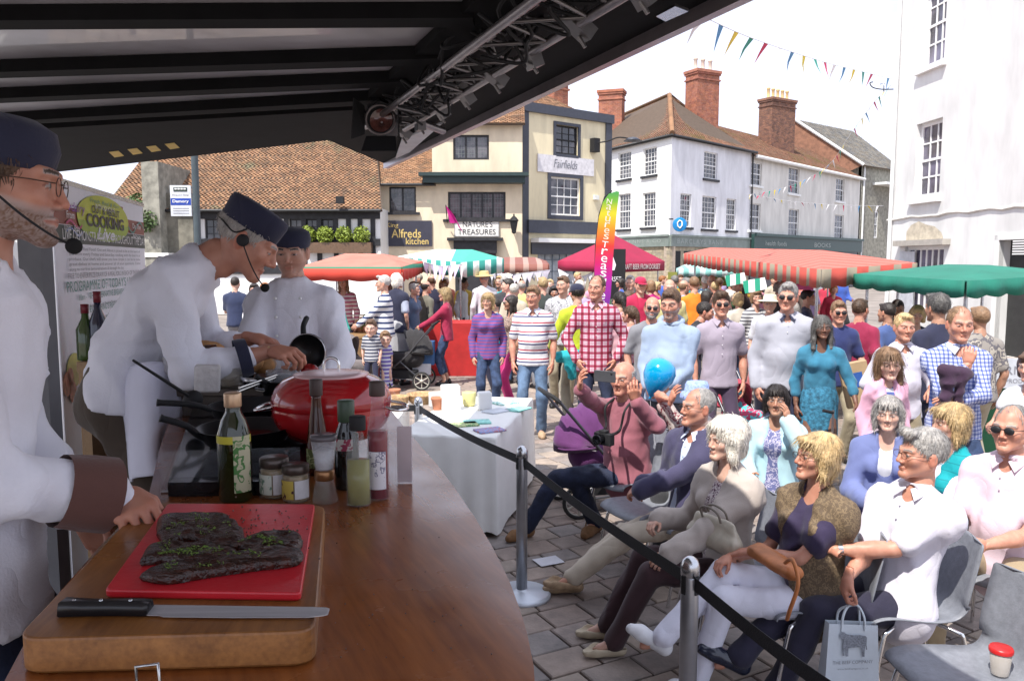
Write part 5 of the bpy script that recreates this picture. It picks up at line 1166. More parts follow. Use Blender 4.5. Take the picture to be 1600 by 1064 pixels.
def person(loc, face, label, H=1.75, g=1.0, sit=False, lean=0.0, side=0.0, head=(0, 0, 0), L_=None, Rr=None, Lp=None, Rp=None, curl=(.4, .4), thumb=.35, Le=None, Re=None,
           Lf=None, Rf=None, top='tee', topm=None, sleeve=1.0, bot='trousers', botm=None, jacket=None, jm=None, hair=('short', 'brown'), hat=None, hatm=None, skin='a', fem=False, beard=None, stub=None,
           glasses=None, shoes='shoe', shoem=None, lod=2, group=None, seed=None, knee=None, headfwd=0.0, collar=True, apron=None, cat='person', zseat=.415, hem=None, jslv=2.0, child=False, twist=0, flaps=None, hood=None, fold=1.0, loose=0):
    """one figure. face: heading in degrees (0 away from the camera, 90 to the left, 180 to the camera, 270 to the right).
    L_/Rr: wrist targets in the figure's own frame in metres for a 1.75 m figure; Lp/Rp (fingers dir, back-of-hand dir)"""
    S = H/1.75; Q = LOD[lod]; fem_ = fem; seed = seed if seed is not None else (sum(map(ord, label)) % 97)
    root = empty('person', tuple(loc), R(face), label, cat, group)
    key = None
    if lod <= 0: key = (round(H, 2), g, sit, lean, head, str(L_), str(Rr), top, sleeve, bot, jacket, fem, seed % 5, child)
    if key in _geo: G = _geo[key]
    else:
        G = {}
        gw = .5+.5*g
        zp = (.93 if not sit else zseat+.085)
        P0 = A3(0, 0 if not sit else 0, zp)
        if lean and not sit: P0 = A3(0, -.12*math.sin(R(lean)), zp-.02)
        def up(a, b_=0): return A3(math.sin(R(b_)), math.sin(R(a))*math.cos(R(b_)), math.cos(R(a))*math.cos(R(b_)))
        u1, u2, u3 = up(lean*.5, side*.5), up(lean*.85, side*.8), up(lean*1.0, side)
        P1 = P0+u1*.16; P2 = P1+u2*.19; P3 = P2+u3*.13; P4 = P3+u3*.05
        fwd = lambda u: unit(np.cross(np.cross(u, A3(0, 1, 0)), u))
        f0, f2 = fwd(u1), fwd(u3); rx = unit(np.cross(f2, u3))
        if twist: c_, s_ = math.cos(R(twist)), math.sin(R(twist)); rx, f2 = [A3(q[0]*c_-q[1]*s_, q[0]*s_+q[1]*c_, q[2]) for q in (rx, f2)]; head = (head[0]+twist, head[1], head[2])
        sw = (.146 if fem else .164)*(.86 if child else 1)*(1+.25*(gw-1)); SL, SR = P3-rx*sw-u3*.05, P3+rx*sw-u3*.05
        HC = P3+u3*.198+f2*(.03+headfwd); hw = (.076 if fem else .080)
        HL, HRr = P0+A3(-hw, 0, -.03), P0+A3(hw, 0, -.03)
        if sit: kL, kR = A3(-.13, .44, zseat+.06), A3(.13, .44, zseat+.06)
        LfT = A3(*(Lf or ((-.10, .02, .08) if not sit else (-.13, .42, .08)))); RfT = A3(*(Rf or ((.10, .0, .08) if not sit else (.13, .46, .08))))
        hk = A3(0, 1, .0) if not sit else A3(0, .4, 1)
        KL, AL = ik(HL, LfT, .44, .43, A3(*(knee[0])) if knee else hk+A3(-.15, 0, 0)); KR, AR = ik(HRr, RfT, .44, .43, A3(*(knee[1])) if knee else hk+A3(.15, 0, 0))
        dL = A3(-sw-.06, .03, P3[2]-.56); dR = A3(sw+.06, .03, P3[2]-.56)
        LT, RT = A3(*(L_ or dL)), A3(*(Rr or dR))
        EL, WL = ik(SL, LT, .285, .255, A3(*(Le or (-.5, -.8, -.25)))); ER, WR = ik(SR, RT, .285, .255, A3(*(Re or (.5, -.8, -.25))))
        # ---------- body
        pts = np.array([P0, P4, HC, SL, SR, EL, ER, WL, WR, KL, KR, AL, AR, HL, HRr]); lo, hi = pts.min(0)-.22, pts.max(0)+.22
        s = SDF(lo, hi, Q['b']/S if False else Q['b']); a_ = .9 if fem else 1.0
        if lod >= 1:
            s.cap(P0, P1, .145*a_*gw, .125*a_*gw, .04, (f0, .68)); s.cap(P1, P2, .12*a_*gw, .145*a_, .04, (f2, .62)); s.cap(P2, P3-u3*.03, .14*a_, .10*a_, .04, (f2, .62)); s.cap(SL, SR, .04, .04, .04)
            for h_, k_, an in ((HL, KL, AL), (HRr, KR, AR)): s.cap(h_, k_, .078*gw, .05, .02); s.cap(k_, an, .05, .036, .02); s.cap(an, an+A3(0, .1, -.05), .03, .025, .02)
        else:
            s.cap(P2, P4, .08, .05, .03)
            for k_, an in ((KL, AL), (KR, AR)): s.cap(k_, an, .05, .036, .02)
        s.cap(P3-u3*.04, P3+u3*.10+f2*.012, .056*a_, .046*a_, .03)
        ar = 1.0 if not fem else .85
        nb = HC+_headrot(head, lean) @ A3(0, -.034, -.10); s.cap(P3, nb, .058*a_, .048*a_, .03)
        for sh, e_, w_ in ((SL, EL, WL), (SR, ER, WR)): s.cap(sh, e_, .048*ar*gw, .038*ar, .02); s.cap(e_, e_+(w_-e_)*.35, .038*ar, .041*ar, .015); s.cap(e_+(w_-e_)*.35, w_, .041*ar, .0255*ar, .015)
        vb, fb = s.nets(); cb = np.ones((len(vb), 4)); cb[:, 3] = 0
        allv, allf, allc = [vb], [fb], [cb]; off = len(vb)
        Hm = _headrot(head, lean)
        hs = np.array([.97 if fem else 1.0+.04*(gw-1), .97 if fem else 1.0, .96 if fem else 1.02])*(1.12/ (S if child else 1) if child else 1.0)*1.0
        vh, fh = head_tpl(Q['h'], 'f' if fem else 'm'); v0 = vh; rs_ = np.random.RandomState(seed); a1_, a2_, a3_, a4_ = rs_.uniform(-1, 1, 4); vh = vh.copy()
        nz_ = np.exp(-((vh[:, 0]/.018)**2+((vh[:, 2]+.022)/.028)**2))*(vh[:, 1] > .07); vh[:, 1] += nz_*.006*a1_; lowf = np.clip((-.02-vh[:, 2])/.08, 0, 1); vh[:, 0] *= 1+lowf*.09*a2_; vh[:, 2] -= lowf*.006*a3_; vh[:, 1] += lowf*.004*a4_*(vh[:, 1] > 0)
        hc = head_cols(v0, None, BROW[hair[1]], beard=beard, closed=(glasses is None and lod >= 2), flush=1.0, stub=stub)
        allv.append((vh*hs) @ Hm.T+HC); allf.append(fh+off); allc.append(hc); off += len(vh)
        for sd, (e_, w_, pp, cu, sh) in ((-1, (EL, WL, Lp, curl[0], SL)), (1, (ER, WR, Rp, curl[1], SR))):
            dirn = unit(w_-e_) if pp is None else A3(*pp[0]); back = A3(sd, .35, 0) if pp is None else A3(*pp[1])
            Fm = frame(dirn, back); vv, ff = hand_tpl(Q['hd'], cu, thumb); vv = vv*(.92 if fem else 1.0)*.95
            # template: palm faces -z (back = +z), thumb on +x; pick the mirror that puts the thumb forward / inward
            mir = -1 if sd > 0 else 1
            v2 = vv*np.array([mir, 1, 1]); v3 = v2 @ Fm.T+w_; ff2 = ff[:, ::-1] if mir < 0 else ff
            allv.append(v3); allf.append(ff2+off); cc = np.ones((len(vv), 4)); cc[:, 3] = 0; cc[:, :3] *= (1.0, .93, .9); allc.append(cc); off += len(vv)
        G['body'] = (np.concatenate(allv)*S, np.concatenate(allf), np.concatenate(allc))
        # ---------- top garment
        def garment(e, slv, hemd, opn=0, amp=.004, sleeves=True, smul=1.0, neck=True):
            pts = np.array([P0-u1*hemd, P4, SL, SR, EL, ER, WL, WR]); s = SDF(pts.min(0)-.24, pts.max(0)+.24, Q['c'])
            lowr = .160*a_*gw+e+.022; hp0 = P0-A3(0, 0, 1)*(hemd+.10)
            if sit: hp0 = P0-A3(0, 0, .02)
            s.cap(hp0, P1, lowr+(.01 if hemd > .1 else 0), .137*a_*gw+e, .05, (f0, .72)); s.cap(P1, P2, .137*a_*gw+e, .155*a_+e, .05, (f2, .66)); s.cap(P2, P3-u3*.035, .152*a_+e, .105*a_+e, .05, (f2, .64))
            if g > 1.08: s.ell(P1+f0*.05*g+u1*.02, (.13*g, .10*g, .13*g), .06)
            if fem:
                for x in (-1, 1): s.ell(P2+f2*(.07+e)+rx*x*.068-u3*.01, (.062, .055, .06), .05)
            s.cap(SL, SR, .042+e*.8, .042+e*.8, .05); s.cap(SL, P4-u3*.012, .040+e, .040+e*.5, .04); s.cap(SR, P4-u3*.012, .040+e, .040+e*.5, .04)
            slc = []; s.cap(SL-rx*-.02-u3*.02, SL-u3*.06, .05+e, .05+e, .05); s.cap(SR-rx*.02-u3*.02, SR-u3*.06, .05+e, .05+e, .05)
            if sleeves:
                for sh, e_, w_ in ((SL, EL, WL), (SR, ER, WR)):
                    if slv <= 1.2:
                        dq = unit(e_-sh); q = sh+(e_-sh)*min(1, .15+.62*slv); s.cap(sh, q, .049*(.9+.1*gw)+e, .050+e, .03); slc.append((q+dq*.105, q+dq*.30))
                    else:
                        s.cap(sh, e_, .050*(.9+.1*gw)+e, .042+e, .03); t_ = min(1.0, (slv-1.0))*.97; s.cap(e_, e_+(w_-e_)*t_, .042+e, .036+e if lod > 0 else .04+e, .02)
            # neck opening
            hem_ring = topm is MC.get('chef_white')
            if neck: s.cap(P4+u3*(.022 if hem_ring else 0)+f2*.012, P4+u3*.25+f2*.05, .056*a_, .066, .01, sub=True)
            if neck and (fem or flaps): s.cap(P4+f2*.07-u3*(.02 if not (fem or flaps) else .035), P4+f2*.14-u3*.05, .036 if not fem else .05, .05, .008, sub=True)
            if neck == 'v' or opn:
                s.cap(P3+f2*.07, P4+u3*.03+f2*.03, .02, .055, .015, sub=True)
            if neck and lod >= 1 and (flaps or hem_ring):
                for k_ in range(10):
                    a1_, a2_ = math.pi*(.56+k_*.188), math.pi*(.56+(k_+1)*.188)
                    pc = lambda a: P4+u3*(-.004+.012*math.cos(a+math.pi/2-math.pi))+rx*math.cos(a)*(.062*a_+e*.4)+f2*(math.sin(a)*(.056*a_+e*.3)+.006)
                    s.cap(pc(a1_), pc(a2_), .012, .012, .006)
            if opn:
                for q_ in (0, .05): s.cap(P4+f2*(.06+q_), P2+f2*(.12+e+q_), .02+opn*.5, .012+opn, .006, sub=True); s.cap(P2+f2*(.12+e+q_), P1+f0*(.12*g+e+q_), .012+opn, .012+opn, .006, sub=True); s.cap(P1+f0*(.12*g+e+q_), hp0+f0*(.14+e+q_), .012+opn, .03+opn, .006, sub=True)
            if amp: s.folds(amp, 26, seed, (1, 1, .8))
            for a8, b8 in slc: s.cap(a8, b8, .066, .066, .004, sub=True)
            if not sit: s.plane(P0-A3(0, 0, hemd), (0, -math.sin(R(lean*.3)), -1))
            return s.nets()
        if top: G['shirt'] = garment((.010 if not sit else .012)+loose, sleeve, hem if hem is not None else .11, 0, {3: .012, 2: .010, 1: .006, 0: 0}[lod]*fold, True, neck=True)
        if jacket: G['jacket'] = garment(.026, jslv, .12, jacket, {3: .014, 2: .012, 1: .007, 0: 0}[lod], jslv > 0, neck=True)
        if apron:
            pass
        # ---------- lower garment
        pts = np.array([P0, HL, HRr, KL, KR, AL, AR]); s = SDF(pts.min(0)-.22, pts.max(0)+.22, Q['c'])
        if bot in ('trousers', 'shorts', 'crop'):
            s.cap(P0-A3(0, 0, .02), P0+u1*.06, .158*a_*gw, .142*a_*gw, .04, (f0, .72))
            for h_, k_, an in ((HL, KL, AL), (HRr, KR, AR)):
                s.cap(h_+(k_-h_)*.10, k_, .080*gw, .064, .03)
                if bot == 'trousers': s.cap(k_, an-A3(0, 0, .0), .066, .058, .02)
                elif bot == 'crop': s.cap(k_, k_+(an-k_)*.6, .066, .06, .02)
            if bot == 'shorts':
                s.V = s.V
            s.folds({3: .013, 2: .011, 1: .006, 0: 0}[lod], 24, seed+3, (1, 1, .7))
            G['trousers' if bot != 'shorts' else 'shorts'] = s.nets()
        elif bot in ('skirt', 'dress'):
            s.cap(P0+u1*.08, P0-A3(0, 0, .02), .14*a_, .165*a_*gw, .03, (f0, .8)); mid = (KL+KR)/2; low = mid+((AL+AR)/2-mid)*(.75 if bot == 'dress' else .15)
            if sit: s.cap(P0, mid, .16, .17, .05, (A3(0, 0, 1), .7)); s.cap(mid, low, .16, .17, .05, (A3(0, 1, 0), .6))
            else: s.cap(P0, low, .165, .20, .05, (f0, .8)); s.plane(low, (0, 0, -1))
            s.folds(.012 if lod else 0, 30, seed, (1.6, 1.6, .15)); G['skirt'] = s.nets()
        G['_'] = (P0, P1, P2, P3, P4, HC, Hm, hs, f0, f2, rx, u1, u3, SL, SR, EL, ER, WL, WR, KL, KR, AL, AR)
        for k_ in list(G):
            if k_ in ('_', 'body'): continue
            G[k_] = (G[k_][0]*S, G[k_][1])
        if key is not None: _geo[key] = G
    P0, P1, P2, P3, P4, HC, Hm, hs, f0, f2, rx, u1, u3, SL, SR, EL, ER, WL, WR, KL, KR, AL, AR = G['_']
    mesh_cache = G.setdefault('meshes', {})
    def part(nm, geo, mat, cols=None):
        if nm in mesh_cache: me = mesh_cache[nm]
        else: me = np_mesh(nm, geo[0], geo[1], [mat], cols); mesh_cache[nm] = me
        o = link(nm, me, root)
        if me.materials[0] != mat: o.material_slots[0].link = 'OBJECT'; o.material_slots[0].material = mat
        return o
    part('body', G['body'][:2], SK[skin], G['body'][2])
    if top: part('shirt', G['shirt'], topm)
    if jacket: part('jacket', G['jacket'], jm)
    for k_ in ('trousers', 'shorts', 'skirt'):
        if k_ in G: part(k_, G[k_], botm)
    if hood:
        s = SDF(P4-.2, P4+.2, .010); pc = lambda a: P4+u3*(.0+.02*math.cos(a+math.pi/2))+rx*math.cos(a)*.085+f2*(math.sin(a)*.07-.012)
        for k_ in range(12): a1_, a2_ = math.pi*(.60+k_*.15), math.pi*(.60+(k_+1)*.15); w1 = .020+.022*max(0, -math.sin(a1_)); s.cap(pc(a1_), pc(a2_), w1, w1, .015)
        s.cap(P4-f2*.09-u3*.02, P3-f2*.12-u3*.05, .055, .04, .04); s.folds(.006, 40, 2); v, f = s.nets(); link('hood', np_mesh('hood', v*S, f, [hood]), root)
    if flaps and lod >= 1:
        q = MB()
        for s_ in (-1, 1):
            A_ = P4+rx*s_*.066+f2*.008+u3*.020; B_ = P4+rx*s_*.010+f2*.074-u3*.012; C_ = B_+rx*s_*.040-u3*.048+f2*.022; D_ = A_+rx*s_*.020-u3*.030+f2*.030
            q.slab([tuple(p*S) for p in ((A_, B_, C_, D_) if s_ > 0 else (B_, A_, D_, C_))], .004)
        q.build('collar', flaps, root)
        if lod >= 2:
            q = MB()
            for k_ in range(4): p = P2+u3*(.12-.085*k_)+f2*(.125 if not fem else .14)+rx*.004; q.ball(tuple(p*S), .005, seg=6)
            q.build('buttons', MC['white_paint'], root, kind='stuff')
    # hair, hat, glasses share their meshes and are placed with the head
    Mh = Matrix([[*(Hm[i]*S), HC[i]*S] for i in range(3)]+[[0, 0, 0, 1]]) @ Matrix.Diagonal((*[float(q) for q in hs], 1))
    def headpart(nm, key_, maker, mat):
        if key_ not in _hm: _hm[key_] = maker()
        o = link(nm, _hm[key_], root); o.matrix_local = Mh
        if o.data.materials[0] != mat: o.material_slots[0].link = 'OBJECT'; o.material_slots[0].material = mat
        return o
    if hair[0]:
        def mk(): v, f = hair_tpl(hair[0], Q['hr'], bool(hat)); return np_mesh('hair', v, f, [HR[hair[1]]])
        headpart('hair', ('hair', hair[0], Q['hr'], bool(hat)), mk, HR[hair[1]])
    if hat: headpart('hat', ('hat', hat), lambda: _smooth(hat_mesh(hat).mesh('hat', hatm)), hatm)
    if glasses:
        gm_ = glasses if glasses != 'clear' else 'clear'
        headpart('glasses', ('gl', gm_), lambda: glasses_mesh(gm_), MC['black_paint'] if gm_ != 'clear' else M('glasses_frame', (.09, .05, .035), .35, .4))
    if shoes:
        for sd, an, kn in ((-1, AL, KL), (1, AR, KR)):
            kd = (shoes, ); 
            if kd not in _hm: v, f = shoe_tpl(shoes if shoes != 'bare' else 'shoe'); _hm[kd] = np_mesh('shoe', v, f, [shoem or MC['black_paint']])
            o = link('shoe' if shoes == 'shoe' else 'sandal', _hm[kd], root); sm_ = shoem or MC['black_paint']
            if o.data.materials[0] != sm_: o.material_slots[0].link = 'OBJECT'; o.material_slots[0].material = sm_
            d = an-kn; fy = A3(sd*.15, 1, 0)
            if sit and d[1] > .12: pitch = -min(.6, (an[2]-.08)*3); fy = A3(sd*.1, 1, -pitch)
            dz = .08
            z_ = unit(A3(0, 0, 1)-unit(fy)*(unit(fy)[2])); Fm = frame(fy, z_); p = an-z_*dz
            o.matrix_local = Matrix([[*(Fm[i]*S*(.93 if fem else 1.0)), p[i]*S] for i in range(3)]+[[0, 0, 0, 1]])
    root['_j'] = 0; del root['_j']
    J = {k: Vector([float(q) for q in v*S]) for k, v in dict(P0=P0, P1=P1, P2=P2, P3=P3, P4=P4, HC=HC, f0=f0/S, f2=f2/S, rx=rx/S, u3=u3/S, SL=SL, SR=SR, EL=EL, ER=ER, WL=WL, WR=WR, KL=KL, KR=KR, AL=AL, AR=AR).items()}
    J['Mh'] = Mh; J['S'] = S
    return root, J
_hm = {}
def _smooth(me):
    me.polygons.foreach_set('use_smooth', [True]*len(me.polygons)); return me
def glasses_mesh(kind):
    q = MB()
    for x in (-1, 1):
        if kind == 'sun':
            q.lathe([(.001, .004), (.018, .003), (.0235, 0), (.018, -.003), (.001, -.003)], seg=14, X=T(x*.031, .098, -.002) @ RX(R(-90)) @ Matrix.Diagonal((1.05, .8, 1, 1)))
        else:
            q.tube([(x*.031+.0225*math.cos(a), .098-abs(math.cos(a))*0, -.002+.0165*math.sin(a)) for a in [2*math.pi*k/14 for k in range(14)]], .0010 if kind == 'clear' else .0024, 5, closed=True)
        q.tube([(x*.053, .097, .003), (x*.074, .06, .004), (x*.080, -.005, .004)], .0012 if kind == 'clear' else .0018, 5)
    q.tube([(-.009, .099, .004), (.009, .099, .004)], .0018, 5)
    return q.mesh('glasses', M('glasses_frame', (.09, .05, .035), .35, .4) if kind == 'clear' else MC['black_paint'])
# ---- far figures: cheap cached bodies
# ================================================================== THE PEOPLE
denim = M('denim', (.035, .06, .13), .85, var=.35, vs=14, bump=.4, bs=60); denim_l = M('denim_light', (.10, .16, .26), .85, var=.3, vs=10, bump=.4, bs=60); denim_d = M('denim_dark', (.012, .018, .045), .85, var=.3, vs=10, bump=.4, bs=60)
chefw = cloth('chef_white', (.80, .80, .88), .04, .4); navy = cloth('navy_cloth', (.015, .017, .045)); blackc = cloth('black_cloth', (.012, .012, .015)); whitec = cloth('white_cloth', (.62, .62, .66), .03)
khaki = cloth('beige_cotton', (.50, .43, .34), .06); brownsh = M('brown_suede', (.20, .10, .04), .8, var=.2, vs=20); greyc = cloth('grey_cloth', (.2, .2, .22)); [cloth(*q) for q in (('dark_grey', (.05, .05, .055)), ('khaki_shorts', (.34, .29, .2)), ('coral_trousers', (.50, .12, .13)))]
tan = M('tan_leather', (.42, .29, .18), .6, var=.15, vs=15)
def P(px, Y, z=0): p = at(px, 408, Y); return (p.x, Y, z)
def cp(px, ytop, Y, face, label, **kw):
    H = 2.05-(ytop-408)*Y/FPX; ch = kw.get('child')
    if not ch: H = min(1.92, max(1.5, H))
    kw.setdefault('head', (random.uniform(-26, 4) if 140 < face < 220 else 0, random.uniform(-5, 3), random.uniform(-4, 4)))
    if 'lod' not in kw: kw['lod'] = 2 if Y < 10.6 else 1
    return person(P(px, Y), face, label, H=H, **kw)
def loc_in(loc, face, H, w):      # world point -> figure frame (metres of a 1.75 m figure)
    a = -R(face); d = Vector(w)-Vector(loc); S = H/1.75
    return ((d.x*math.cos(a)-d.y*math.sin(a))/S, (d.x*math.sin(a)+d.y*math.cos(a))/S, d.z/S)
# ---------------- the three chefs on the stage
lc = (-1.04, 1.47, ZF); fc = 283
hand1 = atz(192, 775, ZB+.035)
chef1, J1 = person(lc, fc, 'bearded chef in glasses and navy skull cap leaning one fist on the butcher block', H=1.795, fold=1.6, loose=.012, lean=9, head=(6, -3, 0), topm=chefw, sleeve=1.86, botm=denim_d, hair=('short', 'brown'), hat='beret', hatm=navy,
    glasses='clear', beard=(.17, .075, .035), skin='b', lod=3, Rr=loc_in(lc, fc, 1.795, hand1), Rp=((.9, .55, -.25), (.1, -.3, 1)), curl=(.5, 1.25), thumb=.9, L_=(-.3, .12, .86), hem=.14, shoem=blackc, g=1.08, group='chefs on the stage')
lc2 = (-1.36, 2.90, ZF); fc2 = 277
chef2, J2 = person(lc2, fc2, 'grey haired chef bending over the pans with a wooden spoon', H=1.93, lean=44, g=.86, fold=1.5, loose=.003, head=(4, -18, 0), headfwd=.03, topm=chefw, sleeve=1.62, botm=cloth('brown_trousers', (.07, .05, .035)), hair=('short', 'silver'), hat='chef', hatm=navy,
    skin='b', lod=3, Rr=loc_in(lc2, fc2, 1.93, at(424, 548, 2.86)), L_=loc_in(lc2, fc2, 1.93, at(398, 528, 3.1)), Rp=((.55, .9, -.1), (.2, -.2, 1)), Lp=((.3, 1, -.2), (-.2, 0, 1)), curl=(.9, .95), thumb=.7, Re=(.2, -.4, -1), hem=.05, shoem=blackc, group='chefs on the stage')
lc3 = P(457, 3.72, ZF)
chef3, J3 = person(lc3, 184, 'chef in navy cap facing the square with eyes lowered behind the red wok', H=1.645, fold=1.5, loose=.008, head=(0, -8, 0), topm=chefw, sleeve=2.0, botm=blackc, hair=('short', 'dark'), hat='beret', hatm=navy, skin='a', lod=3,
    Rr=(.10, .42, 1.06), L_=(-.16, .30, .98), Rp=((-.1, .7, -.7), (.2, .5, 1)), Lp=((.4, .9, -.2), (-.2, .2, 1)), curl=(1.0, 1.1), hem=.14, stub=(.6, .5, .5), shoem=blackc, group='chefs on the stage', Re=(.6, -.5, -.6), Le=(-.6, -.5, -.6))
# cuffs, headsets, apron, buttons
def ring(par, a, b_, r0, r1, m, nm):
    q = MB(); d = (b_-a); q.tube([a, a.lerp(b_, .5), b_], [r0, (r0+r1)/2+.002, r1], 20, cap=False); return q.build(nm, m, par)
brown_cuff = cloth('brown_cuff', (.11, .045, .035))
ring(chef1, J1['WR'].lerp(J1['ER'], .46), J1['WR'].lerp(J1['ER'], .10), .068, .074, brown_cuff, 'cuff')
ring(chef2, J2['ER'].lerp(J2['WR'], .57), J2['ER'].lerp(J2['WR'], .72), .070, .066, navy, 'cuff')
def headset(par, J, side=1):
    Mh = J['Mh']; q = MB(); s_ = side
    q.tube(bezier([(s_*.086, -.012, .03), (s_*.088, -.04, .0), (s_*.06, -.09, .01), (0, -.115, .012), (-s_*.06, -.09, .01), (-s_*.086, -.02, .02)], 5), .0028, 6, X=Mh)
    q.tube(bezier([(s_*.088, .0, -.015), (s_*.085, .05, -.055), (s_*.07, .095, -.085), (s_*.045, .125, -.100)], 6), .0022, 6, X=Mh); q.build('mic_arm', matte_black, par)
    q = MB(); q.ball((s_*.042, .13, -.102), .0145, seg=14, X=Mh); q.build('mic_foam', M('foam_black', (.008, .008, .008), .95), par)
    q = MB(); q.ball((s_*.088, -.004, -.008), .020, seg=12, X=Mh @ Matrix.Identity(4), sc3=(.5, 1, 1)); q.build('earpiece', matte_black, par)
headset(chef1, J1); headset(chef2, J2)
# striped collar tab on chef1
q = MB(); q.tube([J1['P4']+J1['rx']*.07+J1['u3']*.02, J1['P4']+J1['rx']*.05+J1['f2']*.06+J1['u3']*.0], .012, 8); q.build('collar_tab', stripes('collar_stripe', [(0, (.6, .4, .03)), (.5, (.7, .7, .7))], .02, 2), chef1)
# chef3 coat buttons
q = None
for k in range(4):
    for sx in (-.055, .055):
        p = J3['P2']+J3['f2']*(.128-.004*k)+J3['rx']*sx+Vector((0, 0, .10-.085*k)); MB().ball(tuple(p), .0075, seg=8).build('button', white_paint, chef3)
lettering('Mark Hix', .07, .014, M('thread_blue', (.2, .22, .4), .8), chef3, Matrix.Identity(4)) if False else None
# apron of chef2 hanging at the near side
apm = cloth('apron_cloth', (.72, .73, .86), .04, .5)
def drape(name, par, grid, mat, th=.006, fold=.012, seed=1):
    """grid: rows of points from top to bottom"""
    rows = [bezier([tuple(p) for p in r], 6) for r in grid]; n = len(rows[0]); cols = [bezier([tuple(r[i]) for r in rows], 6) for i in range(n)]
    m = len(cols[0]); vs = []
    for i in range(n):
        for j in range(m):
            p = cols[i][j]; k = j/m; w = fold*k*math.sin(i*1.1+seed)*1.0+fold*.4*mnoise.noise(Vector((i*.5, j*.2, seed))); vs.append(Vector(p)+Vector((w*.5, w, 0)))
    q = MB(); q.add(vs, [(i*m+j, (i+1)*m+j, (i+1)*m+j+1, i*m+j+1) for i in range(n-1) for j in range(m-1)], 0, True); o = q.build(name, mat, par)
    so_ = o.modifiers.new('s', 'SOLIDIFY'); so_.thickness = th; return o
inv2 = (T(*lc2) @ RZ(R(fc2))).inverted()
def w2(px, py, Y): return inv2 @ at(px, py, Y)
drape('apron', chef2, [[w2(190, 580, 2.80), w2(232, 566, 2.73), w2(285, 570, 2.84)], [w2(190, 620, 2.76), w2(232, 625, 2.66), w2(282, 625, 2.82)], [w2(194, 690, 2.74), w2(234, 695, 2.63), w2(276, 690, 2.80)], [w2(200, 752, 2.68), w2(236, 742, 2.56), w2(268, 725, 2.76)]], apm, fold=.02)
# wooden spoon, held pan
sp = tag(MB().tube([at(418, 542, 2.84), at(472, 573, 2.86)], [.005, .007], 8).build('wooden_spoon', wood('spoon_wood', (.45, .28, .14), (.6, .42, .24), .6)), 'wooden spoon coated in red sauce in the bending chef\'s hand', 'spoon')
q = MB(); c_ = at(484, 578, 2.86); q.ball(c_, .030, seg=14, sc3=(1.1, .7, .75)); q.ball(c_+Vector((.012, 0, -.022)), .018, seg=10); q.build('sauce', sauce, sp)
pn = empty('held_saucepan', at(480, 550, 3.05), 0, 'black saucepan held up tilted towards the camera by the far chef', 'pan'); Xp = RX(R(82)) @ RY(R(0))
MB().lathe([(.001, -.05), (.058, -.05), (.064, -.045), (.068, 0), (.072, .002), (.068, -.002), (.060, -.044), (.001, -.046)], seg=32, X=Xp, cap=False).build('pan_body', MC['pan_black'], pn)
MB().tube([(.07*math.cos(a), -.004, .07*math.sin(a)) for a in [2*math.pi*k/32 for k in range(32)]], .0022, 6, closed=True).build('rim', steel, pn)
MB().tube(bezier([(-.02, .03, .062), (-.03, .07, .095), (-.035, .14, .12)], 6), .011, 8).build('handle', matte_black, pn)
# ---------------- front row, seated
def chair_proto():
    o = empty('stacking_chair', (0, 0, 0), 0, 'x', 'chair'); pts = []
    prof = [(.23, .405), (.215, .43), (.14, .445), (.0, .435), (-.10, .430), (-.165, .445), (-.205, .50), (-.225, .60), (-.25, .72), (-.265, .80), (-.27, .815)]
    prof = [(p.x, p.y) for p in bezier([(a, b, 0) for a, b in prof], 3)]; K = len(prof); vs = []; nx = 9
    for j, (y, z) in enumerate(prof):
        t = j/(K-1); w = .215-.02*t; w = w*(1 if t < .9 else math.sqrt(max(.2, 1-((t-.9)/.1)**2*.7)))
        if t > .33: w *= 1-.10*math.sin(math.pi*min(1, (t-.33)/.35))
        for i in range(nx):
            u = -1+2*i/(nx-1); cup = .028*u*u*(1-t*.2); vs.append((u*w, y+cup*(1 if z > .5 else 0), z+(cup if z <= .5 else 0)))
    q = MB(); q.add(vs, [(j*nx+i, j*nx+i+1, (j+1)*nx+i+1, (j+1)*nx+i) for j in range(K-1) for i in range(nx-1)], 0, True); s_ = q.build('seat_shell', M('grey_plastic', (.20, .21, .24), .42, var=.12, vs=30, bump=.15, bs=120), o)
    m_ = s_.modifiers.new('s', 'SOLIDIFY'); m_.thickness = .006
    for sx in (-1, 1):
        for sy in (-1, 1): MB().tube(bezier([(sx*.12, sy*.06, .43), (sx*.19, sy*.15, .41), (sx*.205, sy*.18, .36), (sx*.24, sy*.25, 0)], 4), .0105, 8).build('leg', chrome, o)
    return o
chair0 = chair_proto(); chair_used = [0]
def chair(x, y, rz, label, group='grey stacking chairs in the front rows'):
    o = chair0 if not chair_used[0] else copy_tree(chair0); chair_used[0] = 1
    o.location = (x, y, 0); o.rotation_euler = (0, 0, R(rz)); o['label'] = label; o['group'] = group; return o
SANDAL = M('sandal_tan', (.36, .25, .15), .7, var=.2, vs=30); cream_s = M('sandal_cream', (.50, .42, .30), .6)
def seated(px, Y, face, label, chl=None, chface=None, **kw):
    l = P(px, Y); kw.setdefault('lod', 3); r_ = person(l, face, label, sit=True, **kw)
    if chl: chair(l[0]-0.0, l[1], chface or face, chl)
    return r_[0], r_[1], l
FRG = 'audience seated in the front row'
mauve = cloth('mauve_fleece', (.30, .10, .13), .10, .5); A_ = 'a'
